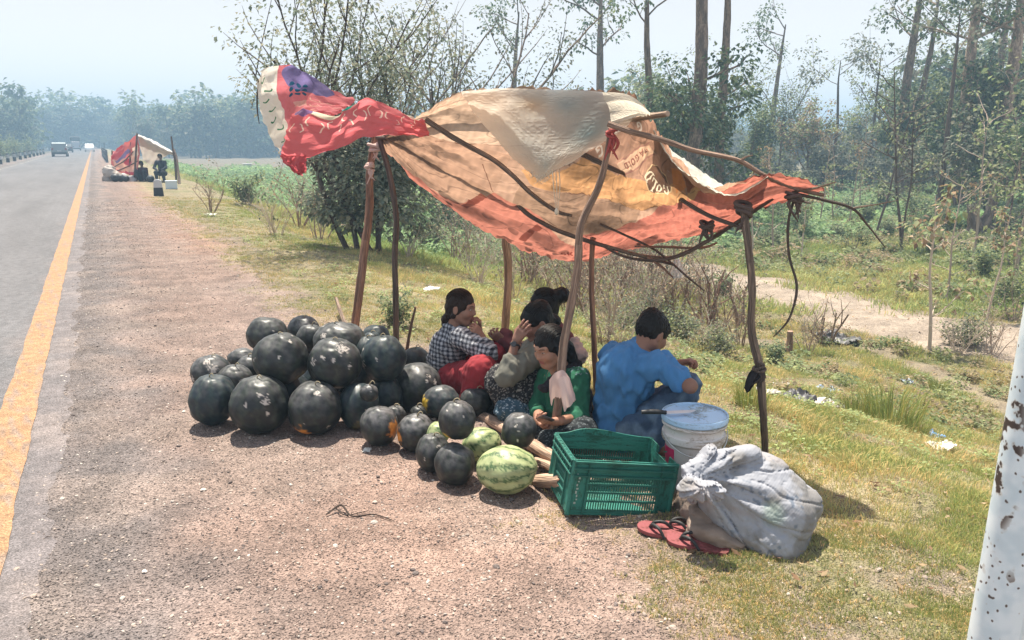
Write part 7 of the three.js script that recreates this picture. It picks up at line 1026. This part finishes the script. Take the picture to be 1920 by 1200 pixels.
  { const b = hit(322, 354), t2 = thing('foam_box', b, 'white box on the ground at the right of the far shelter', 'box'); t2.rotation.y = 0.4; const w = std({ color: lin(0.6, 0.66, 0.7) }); mesh('body', new RoundedBoxGeometry(0.42, 0.26, 0.3, 2, 0.015).translate(0, 0.13, 0), w, t2); mesh('lid', new RoundedBoxGeometry(0.44, 0.06, 0.32, 2, 0.015).translate(0, 0.29, 0), w, t2); }
  { // distance stone
    const b = hit(298, 368), t2 = thing('kilometre_stone', b, 'white and black roadside stone before the far shelter', 'road stone'), k = -b.z / FOCAL; t2.rotation.y = 0.4; const h = 31 * k;
    const s = new THREE.Shape(); s.moveTo(-7 * k, h * 0.5); s.lineTo(-5.8 * k, h * 0.9); s.quadraticCurveTo(0, h * 1.06, 5.8 * k, h * 0.9); s.lineTo(7 * k, h * 0.5); s.closePath(); mesh('white_top', new THREE.ExtrudeGeometry(s, { depth: 0.16, bevelEnabled: true, bevelSize: 0.012, bevelThickness: 0.012, bevelSegments: 2 }).translate(0, 0, -0.08), std({ color: lin(0.5, 0.5, 0.52) }), t2);
    const s2 = new THREE.Shape(); s2.moveTo(-8.6 * k, -0.1); s2.lineTo(-7 * k, h * 0.5); s2.lineTo(7 * k, h * 0.5); s2.lineTo(8.6 * k, -0.1); s2.closePath(); mesh('black_base', new THREE.ExtrudeGeometry(s2, { depth: 0.17, bevelEnabled: true, bevelSize: 0.012, bevelThickness: 0.012, bevelSegments: 2 }).translate(0, 0, -0.085), std({ color: lin(0.03, 0.032, 0.036) }), t2); }
  // railing of the culvert
  { const s0 = alongOf(hit(203, 305).x, hit(203, 305).z), t3 = thing('road_railing', onGround(roadPt(s0, 1.5).x, roadPt(s0, 1.5).z), 'dark two-rail barrier right of the road beyond the far shelter', 'railing'), m = std({ color: lin(0.10, 0.12, 0.14), metalness: 0.2, roughness: 0.6 });
    for (const y of [0.45, 0.85]) { const a = roadPt(s0, 1.5, y), b = roadPt(s0 + 46, 1.5, y); const g = new THREE.BoxGeometry(0.06, 0.26, 46); g.applyQuaternion(new THREE.Quaternion().setFromUnitVectors(V(0, 0, -1), RD)).translate((a.x + b.x) / 2, y, (a.z + b.z) / 2); wpart('rail', g, m, t3); }
    for (let k = 0; k <= 23; k++) { const p = roadPt(s0 + k * 2, 1.56); wpart('rail_post', new THREE.BoxGeometry(0.1, 1.15, 0.1).translate(p.x, 0.5, p.z), m, t3); }
    const p = roadPt(s0 + 46, 1.9), sg = thing('road_sign', V(p.x, H(p.x, p.z), p.z), 'small pale sign board at the end of the far railing', 'sign'); mesh('board', new RoundedBoxGeometry(1.0, 0.9, 0.05, 2, 0.02).translate(0, 2.2, 0), std({ color: lin(0.35, 0.5, 0.55) }), sg); mesh('post', new THREE.CylinderGeometry(0.04, 0.04, 2, 8).translate(0, 1, -0.05), m, sg); }
  // guard stones on the left
  { const mk = (label) => { const t4 = thing('guard_stone', V(0, 0, 0), label, 'guard stone', 'guard stones along the left edge of the road'); mesh('black_foot', new THREE.CylinderGeometry(0.13, 0.15, 0.4, 10).translate(0, 0.2, 0), std({ color: lin(0.025, 0.027, 0.03) }), t4); mesh('white_body', new THREE.CylinderGeometry(0.115, 0.13, 0.32, 10).translate(0, 0.56, 0), std({ color: lin(0.4, 0.42, 0.42) }), t4); mesh('black_head', new THREE.SphereGeometry(0.118, 12, 8, 0, 6.3, 0, 1.6).translate(0, 0.72, 0), std({ color: lin(0.025, 0.027, 0.03) }), t4); return t4; };
    const label = 'black and white guard stone along the left edge of the road', p = mk(label); const ss = [17, 304, 0]; let k = 0; for (let s = 38; s < 140; s += 5.2 + s * 0.02) { const o = k++ ? copyOf(p, 'guard_stone', label) : p, a = roadPt(s, ROAD_L - 0.95); o.position.set(a.x, H(a.x, a.z) - 0.02, a.z); } }
  // vehicles
  const TURN = Math.atan2(-RD.x, -RD.z), tyre = std({ color: lin(0.015, 0.015, 0.016) }), rim = std({ color: lin(0.35, 0.35, 0.36), metalness: 0.7, roughness: 0.4 }), glass = phys({ color: lin(0.02, 0.03, 0.035), roughness: 0.08 }), blackP = std({ color: lin(0.03, 0.03, 0.032) });
  function car(name, label, px, py, o, facing = 1) {
    const b = hit(px, py), so = alongOf(b.x, b.z) + o.len / 2, p = roadPt(so, offOf(b.x, b.z), 0.006), t5 = thing(name, p, label, o.cat || 'car'); t5.rotation.y = TURN + (facing > 0 ? 0 : Math.PI);
    const W = o.w, L = o.len, Hh = o.h, paintM = phys({ color: lin(...o.col), roughness: 0.35, metalness: o.metal ?? 0.4, clearcoat: 0.6, clearcoatRoughness: 0.15 }), z = (f) => (0.5 - f) * L;    // f: 0 at the back, 1 at the front; front towards -z
    const prof = (pts, w, m, nm, par, bev = 0.05) => { const s = new THREE.Shape(); pts.forEach(([f, y], i) => (i ? s.lineTo(-z(f), y) : s.moveTo(-z(f), y))); s.closePath(); const g = new THREE.ExtrudeGeometry(s, { depth: w - 2 * bev, bevelEnabled: true, bevelSize: bev, bevelThickness: bev, bevelSegments: 3 }).translate(0, 0, -(w - 2 * bev) / 2).rotateY(Math.PI / 2); return mesh(nm, g, m, par || t5); };
    const body = prof(o.lower, W, paintM, 'body'); prof(o.upper, W * 0.9, paintM, 'cabin', body, 0.09);
    const up = o.upper, yb = up[0][1] + 0.06, yt = o.h - 0.12;
    const slope = (f0, y0, f1, y1, w, nm) => { const a = V(0, y0, z(f0)), c = V(0, y1, z(f1)), len = a.distanceTo(c), g = new THREE.BoxGeometry(w, len, 0.02); g.rotateX(Math.atan2(c.z - a.z, c.y - a.y)).translate(0, (y0 + y1) / 2, (z(f0) + z(f1)) / 2); return mesh(nm, g, glass, t5); };
    slope(o.rear[0] - 0.008, yb, o.rear[1] - 0.012, yt, W * 0.74, 'rear_window'); slope(o.front[0] + 0.008, yb, o.front[1] + 0.01, yt, W * 0.76, 'windscreen');
    for (const s of [-1, 1]) { const g = new THREE.BoxGeometry(0.02, (yt - yb) * 0.85, L * (o.front[1] - o.rear[1]) * 0.92).translate(s * (W * 0.45 + 0.012), (yb + yt) / 2, z((o.front[1] + o.rear[1]) / 2)); mesh('side_window', g, glass, t5); }
    for (const f of [0.19, 0.81]) for (const s of [-1, 1]) { const g = new THREE.CylinderGeometry(o.wr, o.wr, 0.22, 22).rotateZ(Math.PI / 2).translate(s * (W / 2 - 0.1), o.wr, z(f)), wh = mesh('wheel', g, tyre, t5); mesh('rim', new THREE.CylinderGeometry(o.wr * 0.6, o.wr * 0.6, 0.235, 16).rotateZ(Math.PI / 2).translate(s * (W / 2 - 0.1), o.wr, z(f)), rim, wh); }
    mesh('rear_bumper', new RoundedBoxGeometry(W * 0.96, 0.22, 0.16, 2, 0.05).translate(0, 0.44, z(0) + 0.02), blackP, t5); mesh('front_bumper', new RoundedBoxGeometry(W * 0.96, 0.24, 0.16, 2, 0.05).translate(0, 0.42, z(1) - 0.02), o.bumper ? paintM : blackP, t5); mesh('number_plate', new THREE.BoxGeometry(0.45, 0.12, 0.02).translate(0, 0.72, z(0) + 0.08), std({ color: lin(0.5, 0.5, 0.5) }), t5);
    for (const s of [-1, 1]) { mesh('tail_light', new RoundedBoxGeometry(0.2, 0.26, 0.06, 2, 0.02).translate(s * (W / 2 - 0.16), o.ly, z(0) + 0.035), std({ color: lin(0.22, 0.02, 0.02), roughness: 0.3 }), t5); mesh('headlight', new RoundedBoxGeometry(0.32, 0.16, 0.06, 2, 0.02).translate(s * (W / 2 - 0.24), o.ly - 0.12, z(1) - 0.035), std({ color: lin(0.7, 0.72, 0.75), roughness: 0.15 }), t5); mesh('mirror', new RoundedBoxGeometry(0.2, 0.14, 0.09, 2, 0.03).translate(s * (W / 2 + 0.08), yb + 0.05, z(o.front[0] - 0.04)), paintM, t5); }
    return { t5, z, paintM };
  }
  const suv = { len: 4.3, w: 1.78, h: 1.66, wr: 0.35, ly: 0.95, lower: [[0.02, 0.35], [0, 0.6], [0.015, 1.02], [0.3, 1.08], [0.68, 1.06], [0.97, 0.92], [1, 0.6], [0.98, 0.35]], upper: [[0.03, 1.02], [0.07, 1.55], [0.13, 1.66], [0.5, 1.66], [0.57, 1.6], [0.72, 1.02]], rear: [0.03, 0.09], front: [0.72, 0.57] };
  const sedan = { len: 4.2, w: 1.7, h: 1.45, wr: 0.31, ly: 0.85, lower: [[0.02, 0.3], [0, 0.55], [0.02, 0.92], [0.3, 0.95], [0.68, 0.93], [0.97, 0.78], [1, 0.5], [0.98, 0.3]], upper: [[0.08, 0.9], [0.2, 1.36], [0.28, 1.45], [0.5, 1.45], [0.56, 1.4], [0.73, 0.9]], rear: [0.08, 0.2], front: [0.73, 0.56] };
  const van = { len: 4.8, w: 1.85, h: 1.95, wr: 0.34, ly: 1.0, lower: [[0.01, 0.35], [0, 0.6], [0.01, 1.1], [0.5, 1.12], [0.86, 1.08], [0.98, 0.9], [1, 0.6], [0.98, 0.35]], upper: [[0.012, 1.08], [0.03, 1.85], [0.08, 1.95], [0.7, 1.95], [0.78, 1.88], [0.93, 1.08]], rear: [0.012, 0.03], front: [0.93, 0.77] };
  car('car', 'grey-green family car driving away in the left lane, seen from behind', 112.5, 294, { ...suv, col: [0.2, 0.235, 0.24] });
  car('car', 'dark car just ahead of the grey-green one', 127, 286, { ...sedan, col: [0.03, 0.035, 0.04] });
  { const c = car('van', 'silver van with a dark bundle of luggage on its roof', 143, 282.5, { ...van, col: [0.42, 0.43, 0.47], cat: 'van' }); const g = new THREE.Group(); const lg = new RoundedBoxGeometry(1.95, 1.0, 3.1, 4, 0.3); const pp = lg.attributes.position; for (let k = 0; k < pp.count; k++) pp.setXYZ(k, pp.getX(k) + 0.06 * n3(pp.getX(k) * 2, pp.getY(k) * 2, pp.getZ(k) * 2), pp.getY(k) + 0.06 * n3(pp.getX(k) * 3, 4, pp.getZ(k) * 3), pp.getZ(k)); lg.computeVertexNormals(); lg.translate(0, 2.48, c.z(0.42)); const p = c.t5.position, t6 = thing('luggage', p.clone(), 'dark covered load strapped on the roof of the silver van', 'load'); t6.rotation.y = TURN; mesh('cover', lg, std({ color: lin(0.025, 0.028, 0.03) }), t6); mesh('rope', join([tube([V(-1.0, 2.0, c.z(0.3)), V(-1.0, 2.95, c.z(0.3)), V(1.0, 2.95, c.z(0.3)), V(1.0, 2.0, c.z(0.3))], [0.02, 0.02], 5, 16)]), M.twigPale, t6); }
  car('car', 'white car coming towards the camera at the right edge of the road', 168.5, 284.5, { ...sedan, col: [0.72, 0.73, 0.75], metal: 0, bumper: 1 }, -1);
  car('car', 'small purplish car far down the road', 157, 277, { ...sedan, col: [0.3, 0.22, 0.28] });
  // hut and box in the far field
  { const p = at(478, 276, 215); p.y = H(p.x, p.z); const t7 = thing('hut', p, 'low hut with a white sheet roof at the far edge of the field', 'hut'); t7.rotation.y = 0.3; mesh('wall', new THREE.BoxGeometry(4.4, 2, 3).translate(0, 1, 0), std({ color: lin(0.2, 0.17, 0.15) }), t7); const r = new THREE.BoxGeometry(5.2, 0.08, 2.1); mesh('roof', join([r.clone().rotateX(0.35).translate(0, 2.35, 0.95), r.clone().rotateX(-0.35).translate(0, 2.352, -0.95)]), std({ color: lin(0.62, 0.66, 0.68) }), t7); mesh('door', new THREE.BoxGeometry(0.8, 1.7, 0.06).translate(-0.8, 0.85, 1.52), std({ color: lin(0.08, 0.06, 0.05) }), t7); }
  { const p = at(462, 290, 80), t8 = thing('field_shed', p, 'small pale box-like shed standing in the field', 'shed'); t8.position.y = H(p.x, p.z) + 0.35; t8.rotation.y = 0.5; mesh('wall', new THREE.BoxGeometry(0.8, 0.5, 0.6).translate(0, 0.25, 0), std({ color: lin(0.5, 0.5, 0.48) }), t8); mesh('roof', new THREE.BoxGeometry(0.95, 0.06, 0.75).translate(0, 0.53, 0), std({ color: lin(0.68, 0.7, 0.72) }), t8); }
}
renderer.render(scene, camera);
